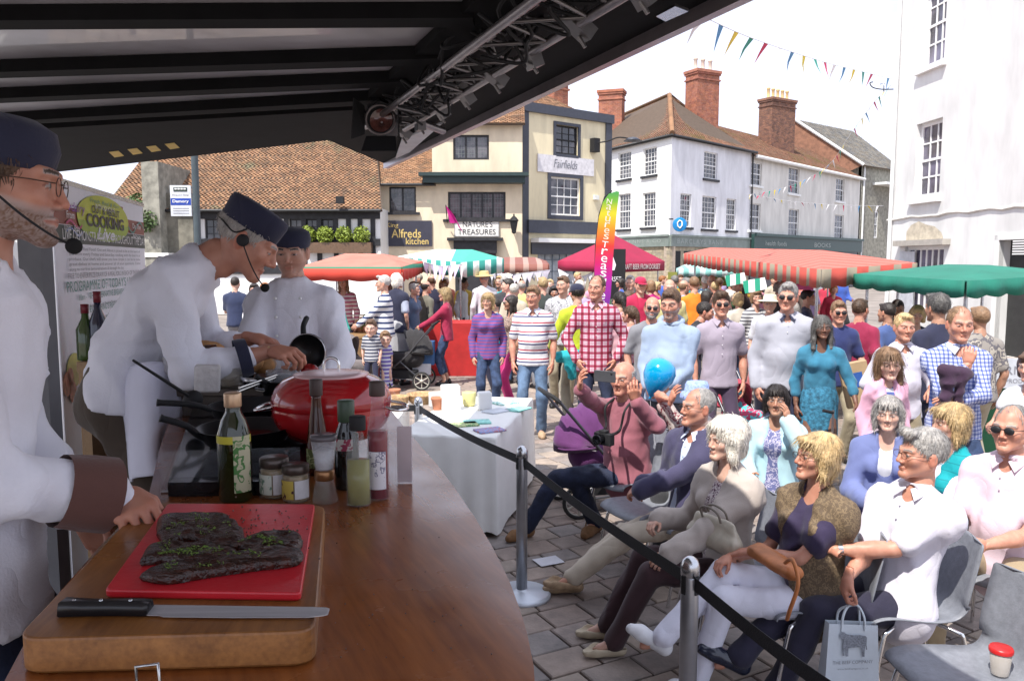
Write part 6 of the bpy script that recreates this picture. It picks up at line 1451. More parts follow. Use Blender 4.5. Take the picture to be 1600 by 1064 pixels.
# phone man
lp = P(985, 5.75); Hp = 1.80; fp = 137
p1, Jp = person(lp, fp, 'bald man in a mauve jumper holding a phone up in both hands', H=Hp, sit=True, lean=4, side=0, head=(10, 4, 0), topm=mauve, sleeve=1.95, botm=denim_d, hair=('ring', 'grey'), glasses='clear', skin='b', lod=3, stub=(.7, .6, .6),
    Rr=loc_in(lp, fp, Hp, at(900, 602, 5.35)), L_=loc_in(lp, fp, Hp, at(992, 625, 5.25)), Rp=((-.3, .35, 1), (.6, .6, 0)), Lp=((-.1, .5, 1), (-.4, .8, .2)), curl=(.7, .45), Re=(.9, .1, -.6), Le=(-.9, .2, -.6),
    Lf=loc_in(lp, fp, Hp, atz(930, 815, 0.09)), Rf=loc_in(lp, fp, Hp, atz(822, 822, 0.09)), shoem=brownsh, group=FRG, g=1.12)
chair(lp[0]+.03, lp[1]+.05, 120, 'grey chair under the man in the mauve jumper')
ph = empty('phone', at(945, 588, 5.25), R(fp-180+12), 'dark smartphone held sideways in front of the bald man', 'phone')
MB().rbox(-.078, .078, -.005, .005, -.038, .038, .006).build('case', M('phone_grey', (.10, .10, .11), .3, .3), ph); MB().lathe([(.007, 0), (.007, .002)], seg=12, X=T(.05, -.0055, .02) @ RX(R(90))).build('lens', matte_black, ph)
cm = empty('camera', at(944, 684, 5.35), R(fp-180), 'black camera hanging on a neck strap on the mauve jumper', 'camera')
MB().rbox(-.07, .07, -.03, .03, -.045, .035, .012).rbox(-.03, .03, -.03, .02, .035, .055, .01).build('camera_body', matte_black, cm)
MB().lathe([(.032, 0), (.034, .05), (.036, .06), (.03, .062), (.001, .05)], seg=20, X=T(0, -.03, 0) @ RX(R(90))).build('lens', M('lens_black', (.01, .01, .012), .15), cm)
inv = cm.matrix_basis.inverted(); Mp = T(*lp) @ RZ(R(fp)); 
def pj(k, dx=0, df=0, du=0): return inv @ (Mp @ (Jp[k]+Jp['rx']*dx+Jp['f2']*df+Jp['u3']*du))
for sx in (-1, 1): MB().tube(bezier([(sx*-.06, 0, .03), pj('P2', sx*.06, .17), pj('P3', sx*.085, .14), pj('P4', sx*.08, .03, .0)], 6), .011, 4).build('strap', matte_black, cm)
# navy jacket man
lq = P(1090, 4.86)
person(lq, 100, 'grey haired man in navy jacket and beige trousers with hands folded', H=1.72, sit=True, lean=-4, twist=26, head=(-16, 2, 0), topm=cloth('pale_blue_shirt', (.55, .62, .78)), sleeve=2, flaps=cloth('pale_blue_shirt'), jacket=.022, jm=cloth('navy_jacket', (.05, .045, .10), .1, .5), botm=khaki, hair=('receding', 'grey'), glasses='clear', skin='b',
    lod=3, L_=(-.02, .36, .67), Rr=(.08, .30, .68), Lp=((.8, .5, -.4), (-.2, .5, 1)), Rp=((-.8, .6, -.3), (.1, .4, 1)), curl=(.7, .6), Lf=(-.04, .78, .15), Rf=(.06, .76, .09), shoes='sandal', shoem=SANDAL, group=FRG)
chair(lq[0]+.02, lq[1], 98, 'grey chair under the man in the navy jacket')
lw = P(1148, 4.08)
w1, Jw = person(lw, 90, 'white haired woman in beige blazer with a cream handbag on her lap', H=1.68, fem=True, sit=True, lean=0, twist=30, head=(-8, 2, 0), topm=spots('floral_top', (.62, .55, .55), (.12, .05, .09), 45, .5), sleeve=1, jacket=.024, jm=cloth('beige_blazer', (.46, .40, .36), .05, .5), botm=cloth('maroon_trousers', (.045, .018, .022)),
    hair=('fluffy', 'white'), skin='e', lod=3, L_=(-.22, .42, .56), Rr=(.10, .36, .70), Lp=((.1, .9, -.6), (-.6, 0, .6)), Rp=((-.7, .7, -.2), (.2, .3, 1)), curl=(.5, .8), Lf=(-.10, .62, .09), Rf=(.10, .64, .09), shoes='sandal', shoem=cream_s, group=FRG)
chair(lw[0]+.02, lw[1], 90, 'grey chair under the white haired woman')
lb_ = P(1288, 3.66)
w2_, Jb = person(lb_, 86, 'blonde woman in glasses and brown waistcoat over a navy top', H=1.70, fem=True, sit=True, lean=-2, twist=32, head=(-16, 6, 0), topm=cloth('navy_top', (.03, .02, .06)), sleeve=.8, jacket=.05, jslv=0, jm=spots('brown_waistcoat', (.11, .075, .045), (.20, .14, .08), 60, .5),
    botm=cloth('white_jeans', (.70, .70, .80), .04), hair=('bob', 'blonde'), glasses='clear', skin='b', lod=3, L_=(-.02, .33, .70), Rr=(.02, .40, .66), Lp=((.8, .6, -.3), (-.2, .2, 1)), Rp=((-.6, .8, -.3), (.2, .2, 1)), curl=(.6, .8), Lf=(-.09, .56, .09), Rf=(-.10, .72, .30), shoem=M('white_shoe', (.68, .68, .7), .6), group=FRG, g=1.1)
chair(lb_[0]+.02, lb_[1], 86, 'grey chair under the blonde woman in the waistcoat')
lm_ = P(1432, 3.60)
m1, Jm = person(lm_, 90, 'grey haired man in white shirt with crossed arms and dark navy trousers', H=1.74, sit=True, twist=32, lean=-8, head=(-26, 2, 0), topm=cloth('white_shirt', (.62, .59, .66), .03, .5), sleeve=1.05, flaps=MC['white_shirt'], botm=cloth('navy_trousers', (.016, .014, .035), .1, .5), hair=('thick', 'grey'), glasses='clear', skin='b', lod=3,
    L_=(-.10, .36, .76), Rr=loc_in(lm_, 90, 1.74, at(1325, 900, 3.40)), Lp=((.8, .4, .2), (-.3, .6, .8)), Rp=((-.1, .25, -1), (.1, 1, .2)), curl=(.35, .9), Lf=(-.10, .60, .09), Rf=(-.06, .76, .24), shoem=M('navy_leather', (.012, .016, .035), .25, coat=.4), group=FRG, g=1.08, Le=(-.4, -.4, -.9), Re=(.5, -.6, -.7))
chair(lm_[0]+.02, lm_[1], 88, 'grey chair under the man in the white shirt')
chair(*P(1020, 5.12)[:2], 122, 'empty grey chair between the mauve jumper man and the navy jacket man')
chair(1.80, 2.98, 100, 'empty scuffed grey chair with a lidded cup, nearest the camera')
# second row
SRG = 'audience seated in the second row'
def sec(px, Y, face, label, ch, **kw):
    kw.setdefault('lod', 2); r_ = seated(px, Y, face, label, ch, **kw); return r_
sec(1100, 5.55, 150, 'woman in a blue sun hat and patterned blouse shading her eyes', 'grey chair under the woman in the blue sun hat', H=1.66, fem=True, topm=spots('red_floral', (.55, .48, .45), (.22, .05, .07), 26, .5), botm=cloth('dark_grey', (.05, .05, .055)), sleeve=.8, hair=('short', 'grey'), hat='sun', hatm=M('blue_straw', (.30, .40, .70), .8, var=.3, vs=60, bump=.6, bs=120), skin='b', lean=8,
    Rr=(.14, .26, 1.16), Rp=((-.4, .3, .9), (.5, .5, 0)), L_=(-.1, .4, .65), head=(10, 4, 0), group=SRG, g=1.15)
sec(1222, 5.5, 150, 'dark haired woman in pale aqua jacket with a hand to her cheek', 'grey chair under the woman in the aqua jacket', H=1.62, fem=True, topm=spots('indigo_floral', (.12, .13, .28), (.45, .42, .55), 40, .5), jacket=.05, jm=cloth('aqua_jacket', (.42, .62, .68), .06, .5), botm=cloth('dark_grey'), sleeve=2, hair=('asian', 'dark'), skin='c',
    L_=(-.12, .20, 1.06), Lp=((.2, .1, 1), (-.8, .3, 0)), Le=(-.6, .3, -.9), Rr=(.1, .35, .66), head=(8, 4, 0), group=SRG)
sec(1400, 4.85, 150, 'grey haired woman in periwinkle cardigan looking at the stage', 'grey chair behind the man in the white shirt', H=1.66, fem=True, topm=whitec, jacket=.03, jm=cloth('periwinkle', (.14, .17, .36), .08, .5), botm=cloth('purple_cloth', (.08, .04, .14)), sleeve=1, hair=('bob', 'silver'), skin='e', head=(2, 3, 0), group=SRG, L_=(-.05, .35, .67), Rr=(.08, .33, .67))
sec(1505, 4.42, 100, 'blonde woman in teal quilted gilet turned to the left', 'grey chair under the woman in the teal gilet', H=1.70, fem=True, topm=cloth('pale_pink_shirt', (.78, .70, .80), .03), jacket=.02, jslv=0, jm=stripes('teal_quilt', [(0, (.0, .30, .34)), (.9, (.0, .20, .23))], .045, 2, bump=.6), botm=denim_d, sleeve=2, hair=('bob', 'blonde'), skin='a', head=(-4, 2, 0), group=SRG, L_=(-.05, .38, .69), Rr=(.08, .36, .69))
sec(1600, 4.05, 128, 'man in pale pink polo and sunglasses at the right edge of the rows', 'grey chair under the man in the pale pink polo', H=1.78, topm=cloth('pink_polo', (.64, .50, .57), .03, .4), botm=cloth('tan_trousers', (.33, .25, .15), .08), sleeve=.9, flaps=cloth('pink_polo'), hair=('receding', 'grey'), glasses='sun', skin='b', head=(-2, 2, 0), group=SRG, g=1.15, L_=(-.04, .38, .66), Rr=(.08, .36, .64), lod=3)
# ---------------- standing people, near
STG = 'people standing behind the seated rows'
jeans = dict(botm=denim)
cp(833, 443, 9.3, 176, 'man in white polo with navy and red stripes and light jeans', topm=stripes('polo_stripe', [(0, (.74, .74, .76)), (.36, (.03, .04, .14)), (.52, (.74, .74, .76)), (.70, (.50, .03, .06)), (.84, (.74, .74, .76))], .105, 2), flaps=cloth('collar_pale_blue', (.5, .54, .66)), botm=denim_l, hair=('short', 'lbrown'), skin='b', g=1.12, sleeve=1.0, shoem=tan, group=STG)
cp(762, 454, 10.4, 186, 'blonde woman in purple striped fleece and jeans', fem=True, topm=stripes('fleece_stripe', [(0, (.11, .07, .27)), (.72, (.34, .05, .12))], .042, 2), sleeve=2, botm=denim, hair=('bob', 'blonde'), group=STG, hem=.12)
cp(932, 425, 8.7, 178, 'tall man in red and white plaid shirt with hands in pockets', topm=plaid('plaid_red', (.70, .64, .70), (.48, .08, .15), (.52, .10, .18), .07), sleeve=2, flaps=cloth('collar_rose', (.55, .3, .36)), botm=denim_d, hair=('receding', 'brown'), skin='b', group=STG, hem=.16, L_=(-.19, .10, .90), Rr=(.19, .10, .90), Le=(-1, -.5, -.1), Re=(1, -.5, -.1), lod=3)
cp(800, 458, 11.0, 105, 'dark haired woman with sunglasses and magenta trousers in profile', fem=True, topm=spots('dot_blouse', (.42, .30, .24), (.05, .03, .03), 40, .45), sleeve=.8, botm=cloth('magenta_trousers', (.50, .02, .16)), hair=('long', 'dark'), glasses='sun', skin='c', group=STG, lod=1)
cp(880, 428, 11.2, 172, 'young man in a grey printed tee behind the lime jacket', topm=spots('print_tee', (.55, .54, .56), (.2, .2, .22), 16, .40), botm=cloth('khaki_shorts', (.34, .29, .2)), hair=('short', 'brown'), group=STG, lod=1)
r_, J_ = cp(903, 440, 9.9, 15, 'person in a lime green jacket and navy cap seen from behind', topm=cloth('lime_jacket', (.42, .50, .02), .08, .5), sleeve=2, botm=cloth('stone_trousers', (.3, .27, .2)), hair=('short', 'dark'), hat='cap', hatm=navy, group=STG, L_=(-.25, .25, .95))
q = MB(); pz = at(890, 568, 9.75)
v, f = None, None
bm_ = SDF((-.22, -.15, -.28), (.22, .15, .2), .02); bm_.cap((-.12, 0, .08), (.1, 0, .1), .07, .08, .03); bm_.cap((.0, 0, .05), (.03, 0, -.16), .09, .05, .03); bm_.folds(.02, 30, 2); v, f = bm_.nets()
o = link('bundled_jacket', np_mesh('bundled_jacket', v, f, [cloth('teal_cloth', (.01, .33, .38))])); o.location = pz; tag(o, 'bright teal jacket bundled in the arm of the person in lime', 'jacket')
cp(1050, 447, 6.85, 158, 'burly bearded man in pale blue hooded sweatshirt', topm=cloth('pale_blue_hoodie', (.28, .35, .47), .04, .6), sleeve=2, botm=cloth('dark_grey'), hair=('short', 'brown'), beard=(.22, .085, .035), skin='b', hood=cloth('pale_blue_hoodie'), g=1.32, group=STG, head=(-4, -8, 0), L_=(-.05, .28, .98), Rr=(.12, .28, .96), hem=.12, lod=3)
cp(1019, 460, 8.3, 186, 'stocky man in sunglasses between the plaid shirt and the pale hoodie', topm=greyc, hair=('ring', 'dark'), glasses='sun', beard=(.05, .04, .035), skin='b', botm=denim_d, g=1.25, group=STG)
cp(988, 474, 8.9, 50, 'woman with tied dark hair and pale pink top seen from behind', fem=True, topm=spots('pink_tee', (.60, .38, .42), (.45, .12, .16), 12, .38), bot='skirt', botm=spots('pattern_skirt', (.05, .05, .06), (.5, .2, .25), 22, .5), hair=('pony', 'brown'), group=STG, sleeve=1.9)
cp(970, 452, 9.6, 20, 'woman with a dark ponytail behind the plaid shirt man', fem=True, topm=cloth('rose_top', (.55, .32, .36)), botm=denim_d, hair=('pony', 'dark'), group=STG)
cp(1128, 451, 7.7, 178, 'young man in mauve grey polo shirt and sunglasses', topm=cloth('mauve_polo', (.33, .28, .34), .05, .5), flaps=cloth('mauve_polo'), botm=cloth('dark_purple', (.05, .03, .06)), hair=('thick', 'brown'), glasses='sun', skin='b', group=STG, head=(-6, 0, 0), sleeve=.9)
cp(1083, 462, 9.4, 255, 'person in a black jacket stooping beside the mauve polo', topm=blackc, sleeve=2, botm=blackc, hair=('short', 'dark'), skin='b', lean=18, group=STG)
cp(1232, 437, 7.25, 168, 'older man in white and navy jacket with sunglasses', topm=cloth('white_jacket', (.38, .38, .43), .04), fold=1.3, loose=.01, flaps=navy, botm=navy, hair=('short', 'grey'), glasses='sun', skin='b', group=STG, sleeve=2, g=1.1)
r_, J_ = cp(1288, 488, 6.9, 165, 'woman with long dark grey hair in a turquoise dress leaning on a crutch', fem=True, topm=cloth('turquoise', (.03, .17, .27), .2, .6), bot='dress', botm=M('turquoise_lace', (.03, .15, .24), .85, var=.5, vs=30, bump=1, bs=30), hair=('long', 'pepper'), skin='d', sleeve=1.5, group=STG, L_=(-.30, .22, .92), lod=3, hem=.2, head=(8, 3, 0))
cp(1312, 466, 8.1, 184, 'man in navy tee and sunglasses behind the turquoise dress', topm=cloth('indigo_tee', (.02, .03, .12)), botm=cloth('khaki_shorts'), hair=('short', 'lbrown'), glasses='sun', skin='b', group=STG, L_=(-.2, .25, 1.0))
cp(1346, 464, 8.5, 310, 'man in maroon polo with navy sleeves looking away to the right', topm=cloth('maroon_polo', (.26, .01, .05)), bot='trousers', botm=navy, hair=('short', 'brown'), skin='b', group=STG)
cp(1416, 485, 6.5, 176, 'fair haired man in pale shirt behind the girl in pink', topm=cloth('pale_lilac_shirt', (.52, .50, .57), .03, .5), flaps=cloth('pale_lilac_shirt'), botm=cloth('khaki_trousers', (.24, .2, .13)), hair=('short', 'blonde'), skin='b', g=1.1, group=STG, sleeve=1.4, L_=(-.16, .24, 1.10), Rr=(.18, .22, 1.12), Lp=((.3, .8, -.5), (0, .3, 1)), Rp=((-.3, .8, -.5), (0, .3, 1)), lod=3)
cp(1394, 546, 6.15, 178, 'girl with long fair hair in a pink cardigan', child=True, fem=True, topm=stripes('girl_stripe', [(0, (.7, .7, .75)), (.5, (.07, .1, .3))], .05, 2), jacket=.03, jm=cloth('pink_cardigan', (.70, .38, .50), .05, .4), bot='dress', botm=cloth('pale_pink', (.75, .6, .65)), hair=('child', 'lbrown'), skin='e', sleeve=2, group=STG, lod=3)
lk = P(1503, 5.55); 
person(lk, 172, 'balding man in blue checked shirt with hand on chin', H=1.76, topm=plaid('check_blue', (.74, .76, .84), (.26, .32, .56), (.30, .34, .6), .026), sleeve=1.8, flaps=cloth('collar_pale_blue', (.5, .54, .66)), botm=denim, hair=('receding', 'lbrown'), skin='b', g=1.08, group=STG, lod=3, hem=.12,
    Rr=(.01, .22, 1.36), Rp=((-.1, .05, 1), (.4, .8, 0)), Re=(.2, .5, -1), L_=(.10, .30, 1.12), Lp=((1, .2, 0), (0, .6, .8)), Le=(-.4, .3, -1), head=(-4, -4, 0), curl=(.3, 1.1))
bm_ = SDF((-.2, -.14, -.34), (.2, .14, .16), .014); bm_.cap((-.07, 0, .04), (.08, .0, .02), .035, .04, .03); bm_.cap((-.03, 0, .02), (-.05, 0, -.2), .05, .03, .03); bm_.cap((.05, 0, .02), (.04, 0, -.16), .04, .03, .03); bm_.folds(.02, 26, 4); v, f = bm_.nets()
o = link('folded_jumper', np_mesh('folded_jumper', v, f, [cloth('aubergine', (.04, .015, .04))])); o.location = at(1490, 588, 5.22); tag(o, 'dark aubergine jumper draped over the checked shirt man\'s arm', 'jumper')
cp(1472, 455, 6.9, 12, 'broad man in navy tee with curly grey hair seen from behind', topm=navy, botm=denim_d, hair=('thick', 'pepper'), skin='c', g=1.3, group=STG)
cp(1538, 475, 7.2, 8, 'man in a grey printed tee with cropped hair seen from behind', topm=spots('dark_print', (.12, .11, .12), (.4, .36, .3), 14, .36), botm=cloth('khaki_shorts'), hair=('short', 'lbrown'), skin='c', g=1.2, group=STG, lod=1)
cp(1392, 470, 8.8, 30, 'person in a blue shirt behind the fair haired man', topm=cloth('mid_blue', (.06, .10, .26)), botm=navy, hair=('short', 'dark'), skin='c', group=STG, lod=1)
cp(1625, 560, 5.1, 120, 'person at the right edge with a bare arm raised', fem=True, topm=whitec, botm=navy, hair=('bob', 'brown'), group=STG, lod=1, sleeve=.3, Rr=(.1, .35, 1.15))
# ---------------- middle distance, left of the plaid man
MG = 'shoppers by the stalls'
r_hood, J_hood = cp(697, 447, 13.2, 85, 'blonde woman in raspberry hoodie and denim shorts pushing a buggy', fem=True, topm=cloth('raspberry', (.34, .015, .06), .08, .5), sleeve=2, bot='crop', botm=denim, hair=('bob', 'blonde'), group=MG, L_=(-.12, .52, .98), Rr=(.12, .52, .98), hem=.14, lod=2)
cp(601, 428, 12.6, 95, 'grey haired man in white shirt with navy hoops', topm=stripes('hoops', [(0, (.74, .74, .76)), (.62, (.03, .05, .14))], .085, 2), botm=cloth('coral_trousers', (.50, .12, .13)), hair=('thick', 'silver'), glasses='clear', group=MG, L_=(-.1, .4, 1.0), g=1.15, sleeve=2)
cp(619, 424, 13.2, 330, 'white haired woman in navy and white gilet with a patterned bag', fem=True, topm=cloth('blue_white', (.35, .38, .48)), jacket=.03, jslv=0, jm=navy, botm=cloth('pale_grey_skirt', (.45, .45, .47)), bot='skirt', hair=('bob', 'white'), group=MG, lod=1)
cp(645, 440, 14, 250, 'grey haired woman in denim jacket and red scarf carrying a cream shoulder bag', fem=True, topm=cloth('slate_blue', (.08, .12, .2)), sleeve=2, botm=cloth('red_cloth', (.4, .03, .04)), hair=('short', 'grey'), group=MG, lod=1)
cp(664, 437, 14.4, 310, 'man in olive grey jacket beside the cream shoulder bag', topm=cloth('olive_grey', (.14, .13, .10)), sleeve=2, botm=khaki, hair=('ring', 'dark'), group=MG, lod=1)
cp(674, 428, 15.4, 15, 'balding man in navy gilet with his back turned', topm=navy, sleeve=2, botm=khaki, hair=('ring', 'brown'), group=MG, lod=1)
cp(692, 434, 16.5, 200, 'ginger haired woman behind the raspberry hoodie', fem=True, topm=cloth('peach', (.6, .35, .25)), botm=navy, hair=('bob', 'ginger'), group=MG, lod=1)
cp(536, 428, 14.5, 182, 'woman in pink and white hooped top at the flower stall', fem=True, topm=stripes('pink_hoops', [(0, (.70, .62, .62)), (.5, (.45, .12, .2))], .07, 2), botm=navy, sleeve=1.5, hair=('long', 'lbrown'), group=MG, lod=1)
cp(578, 503, 12.1, 180, 'toddler in navy hooped top beside the grey pushchair', child=True, topm=stripes('navy_hoops', [(0, (.05, .06, .1)), (.5, (.5, .5, .52))], .05, 2), botm=navy, hair=('short', 'brown'), group=MG, lod=1, skin='e')
cp(600, 522, 12.4, 200, 'small child in a violet striped dress by the buggy', child=True, fem=True, topm=stripes('violet_hoops', [(0, (.14, .1, .4)), (.5, (.6, .6, .68))], .06, 2), bot='dress', botm=MC['violet_hoops'], hair=('short', 'lbrown'), group=MG, lod=1, skin='e')
cp(521, 455, 12.6, 150, 'person in an aqua green top behind the far chef', topm=cloth('aqua_green', (.05, .45, .36)), botm=cloth('pink_trousers', (.6, .2, .3)), hair=('short', 'lbrown'), group=MG, lod=1, sleeve=1.8)
cp(757, 422, 15.5, 20, 'person in straw hat with a navy hood over a white jacket', topm=whitec, sleeve=2, botm=navy, hair=('short', 'grey'), hat='straw', hatm=M('straw', (.55, .40, .18), .8, var=.2, vs=60), group=MG, lod=1)
cp(722, 432, 16.6, 255, 'stallholder in a white coat beside the red stall', topm=whitec, sleeve=2, hem=.3, botm=navy, hair=('short', 'dark'), skin='c', group=MG, lod=1)
cp(789, 430, 14.2, 10, 'man in charcoal jacket with cropped grey hair seen from behind', topm=cloth('charcoal', (.04, .04, .045)), sleeve=2, botm=navy, hair=('short', 'grey'), group=MG, lod=1)
cp(775, 470, 12.2, 90, 'person in a turquoise tee behind the purple fleece', topm=cloth('turq_tee', (.0, .35, .5)), botm=navy, hair=('short', 'dark'), group=MG, lod=1)
cp(815, 436, 15.0, 350, 'bald man in yellow green top facing the shops', topm=cloth('yellow_green', (.55, .5, .2)), botm=navy, hair=('ring', 'grey'), group=MG, lod=1)
cp(849, 431, 12.8, 20, 'fair haired man in dark green jacket seen from behind', topm=cloth('dark_green', (.04, .05, .045)), sleeve=2, botm=greyc, hair=('thick', 'blonde'), group=MG, lod=1)
cp(985, 428, 13.8, 175, 'man in slate tee with crossed arms by the beer tent', topm=cloth('slate_tee', (.2, .22, .3)), botm=navy, hair=('short', 'grey'), group=MG, lod=1)
cp(1001, 430, 12.2, 185, 'man in red shirt and red cap', topm=cloth('crimson', (.42, .01, .06)), jacket=.03, jm=MC['crimson'], botm=navy, hair=('short', 'brown'), hat='cap', hatm=MC['crimson'], glasses='clear', group=MG, lod=1)
cp(1018, 436, 14.8, 30, 'person in a bright pink coat by the red cap man', fem=True, topm=cloth('hot_pink', (.55, .01, .2)), sleeve=2, botm=navy, hair=('bob', 'lbrown'), group=MG, lod=1)
cp(1068, 436, 13.6, 300, 'bald man in sky blue shirt by the olive stall', topm=cloth('sky_blue', (.25, .42, .65)), sleeve=2, botm=navy, hair=('ring', 'lbrown'), group=MG, lod=1)
cp(1086, 430, 12.9, 5, 'person in a puffy orange jacket seen from behind', topm=cloth('orange', (.72, .20, .01), .1, .6), sleeve=2, botm=navy, hair=('short', 'lbrown'), g=1.3, group=MG, lod=1)
cp(1112, 428, 16, 180, 'man with glasses behind the orange jacket', topm=cloth('mint', (.4, .55, .5)), botm=navy, hair=('ring', 'grey'), glasses='clear', group=MG, lod=1)
cp(1047, 434, 11.8, 170, 'bald man whose head shows above the pale hoodie', topm=cloth('lemon', (.6, .55, .25)), botm=navy, hair=('ring', 'silver'), group=MG, lod=1)
cp(1156, 455, 12.2, 10, 'blonde woman in cream top seen from behind', fem=True, topm=cloth('cream_top', (.55, .5, .42)), sleeve=2, botm=denim, hair=('bob', 'blonde'), group=MG, lod=1)
cp(1182, 450, 11.6, 200, 'woman in hooped grey tee carrying a red bag', fem=True, topm=stripes('grey_hoops', [(0, (.6, .6, .6)), (.5, (.12, .12, .14))], .05, 2), botm=cloth('coral_trousers'), hair=('bob', 'lbrown'), group=MG, lod=1)
cp(1205, 458, 10.2, 160, 'person in a cream bucket hat at the shoulder of the white and navy jacket', topm=whitec, botm=navy, hair=('short', 'grey'), hat='straw', hatm=M('cream_hat', (.62, .56, .42), .8), group=MG, lod=1)
cp(1262, 450, 11.4, 250, 'man in navy suit under the green canopy', topm=cloth('suit_navy', (.04, .05, .09)), sleeve=2, botm=MC['suit_navy'], hair=('short', 'dark'), group=MG, lod=1)
cp(1245, 470, 10.4, 30, 'grey haired woman in dusty blue behind the sunglasses man', fem=True, topm=cloth('dusty_blue', (.15, .2, .32)), sleeve=2, botm=navy, hair=('bob', 'grey'), group=MG, lod=1)
cp(1436, 475, 9.4, 180, 'woman with fair curls between the fair haired man and the navy tee', fem=True, topm=navy, botm=navy, hair=('fluffy', 'blonde'), group=MG, lod=1)
cp(1404, 466, 10.6, 200, 'stallholder in a black hood under the green canopy', topm=blackc, sleeve=2, botm=blackc, hair=('long', 'dark'), skin='c', group=MG, lod=1)
# ---------------- far crowd
tops = [('sky', (.3, .5, .75)), ('crimson', (.42, .02, .05)), ('charcoal', (.05, .05, .055)), ('white', (.72, .72, .74)), ('mustard', (.5, .33, .05)), ('forest green', (.04, .13, .05)), ('lilac', (.4, .32, .55)), ('navy', (.02, .03, .08)), ('coral', (.65, .2, .15)), ('beige', (.5, .43, .33)), ('turquoise', (.02, .38, .42)), ('grey', (.25, .25, .27)), ('pink', (.65, .3, .4)), ('royal blue', (.04, .1, .42))]
hrs = [('grey', 'grey'), ('dark', 'dark'), ('fair', 'blonde'), ('brown', 'brown'), ('white', 'white'), ('auburn', 'ginger')]
combos = [(t, h) for t in tops for h in hrs]; rc = random.Random(21); rc.shuffle(combos); placed = []
k = 0
for Yc, x0, x1, n in ((14.5, 365, 480, 5), (12.6, 640, 1180, 9), (14.2, 560, 1250, 13), (16.2, 570, 1330, 15), (18.5, 620, 1330, 15), (21, 900, 1330, 12)):
    for i in range(n):
        px_ = x0+(x1-x0)*(i+rc.random()*.8)/n; Yd = Yc+rc.uniform(-.7, .7); wx = (px_-800)*Yd/FPX
        if 500 < px_ < 775 and Yd < 15: continue
        (tn, tcol), (hn, hk) = combos[k]; k += 1; fem = rc.random() < .5; face = rc.choice([0, 15, 180, 165, 200, 90, 270, 340, 120, 240])
        dirw = {0: 'turned to the shops', 1: 'facing the stage', 2: 'in side view'}[0 if face in (0, 15, 340) else 1 if face in (180, 165, 200) else 2]
        person((wx, Yd, 0), face, f'distant {"woman" if fem else "man"} in {tn} top with {hn} hair {dirw}', H=rc.choice([1.6, 1.67]) if fem else rc.choice([1.7, 1.78]), fem=fem, lod=0, topm=cloth('far_'+tn.replace(' ', '_'), tcol),
               sleeve=rc.choice([1.0, 2.0]), botm=rc.choice([navy, denim, khaki, blackc, greyc]), hair=(rc.choice(['bob', 'long', 'bob']) if fem else 'short', hk), skin=rc.choice('aabce'), g=rc.choice([1.0, 1.2]), group='distant crowd in the square', head=(0, 0, 0), L_=rc.choice([None, (-.1, .3, 1.05)]), seed=1)
# ================================================================== PROPS
# ---------------- barrier posts and belts
bel = M('belt_black', (.014, .014, .018), .75, var=.15, bump=.3, bs=200)
post_pos = [(-1.95, 6.75), (-.77, 6.5), (.06, 4.75), (.675, 2.93), (1.02, 1.85)]
post_lab = ['silver barrier post farthest left beyond the counter', 'silver barrier post beside the near corner of the cloth covered table', 'silver barrier post with its white disc base in view', 'silver barrier post nearest the man in the white shirt', 'silver barrier post just below the frame at the belt\'s near end']
for (x, y), lb in zip(post_pos, post_lab):
    o = empty('barrier_post', (x, y, 0), 0, lb, 'barrier post', 'posts of the belt barrier')
    MB().lathe([(.034, .03), (.034, .86), (.033, .865)], seg=20, cap=True).build('tube', M('post_steel', (.42, .43, .46), .32, .85, var=.08, vs=10), o)
    MB().lathe([(.033, .865), (.036, .868), (.036, .905), (.028, .928), (.012, .94), (.001, .942)], seg=20, cap=False).build('post_head', steel, o)
    MB().lathe([(.001, 0), (.18, 0), (.18, .018), (.165, .03), (.05, .036), (.034, .05)], seg=32, cap=False).build('base', M('base_pale', (.62, .66, .72), .35, .3, var=.05), o)
    q = MB()
    for a in (0, 90, 180, 270): q.bx(-.010, .010, -.0375, -.034, .80, .87, X=RZ(R(a+35)))
    q.build('belt_slot', matte_black, o)
for i in range(4):
    a, b_ = Vector(post_pos[i]), Vector(post_pos[i+1]); n = 14; q = MB(); vs = []; d = (b_-a).normalized(); a2, b2 = a+d*.036, b_-d*.036; nn_ = Vector((-d.y, d.x))*.0012
    for k in range(n+1):
        t = k/n; p = a2.lerp(b2, t); z = .845-.02*math.sin(math.pi*t)
        for sgn in (1, -1):
            for zz in (-.026, .026): vs.append((p.x+nn_.x*sgn, p.y+nn_.y*sgn, z+zz))
    fs = []
    for k in range(n):
        c, e = 4*k, 4*k+4; fs += [(c, e, e+1, c+1), (c+2, c+3, e+3, e+2), (c+1, e+1, e+3, c+3), (c, c+2, e+2, e)]
    q.add(vs, fs); lb = ['far left', 'between the cloth table and the middle post', 'running down to the nearest full post', 'leaving the picture at the bottom right'][i]
    tag(q.build('barrier_belt', bel), 'black barrier belt '+lb, 'belt', 'belts of the barrier')
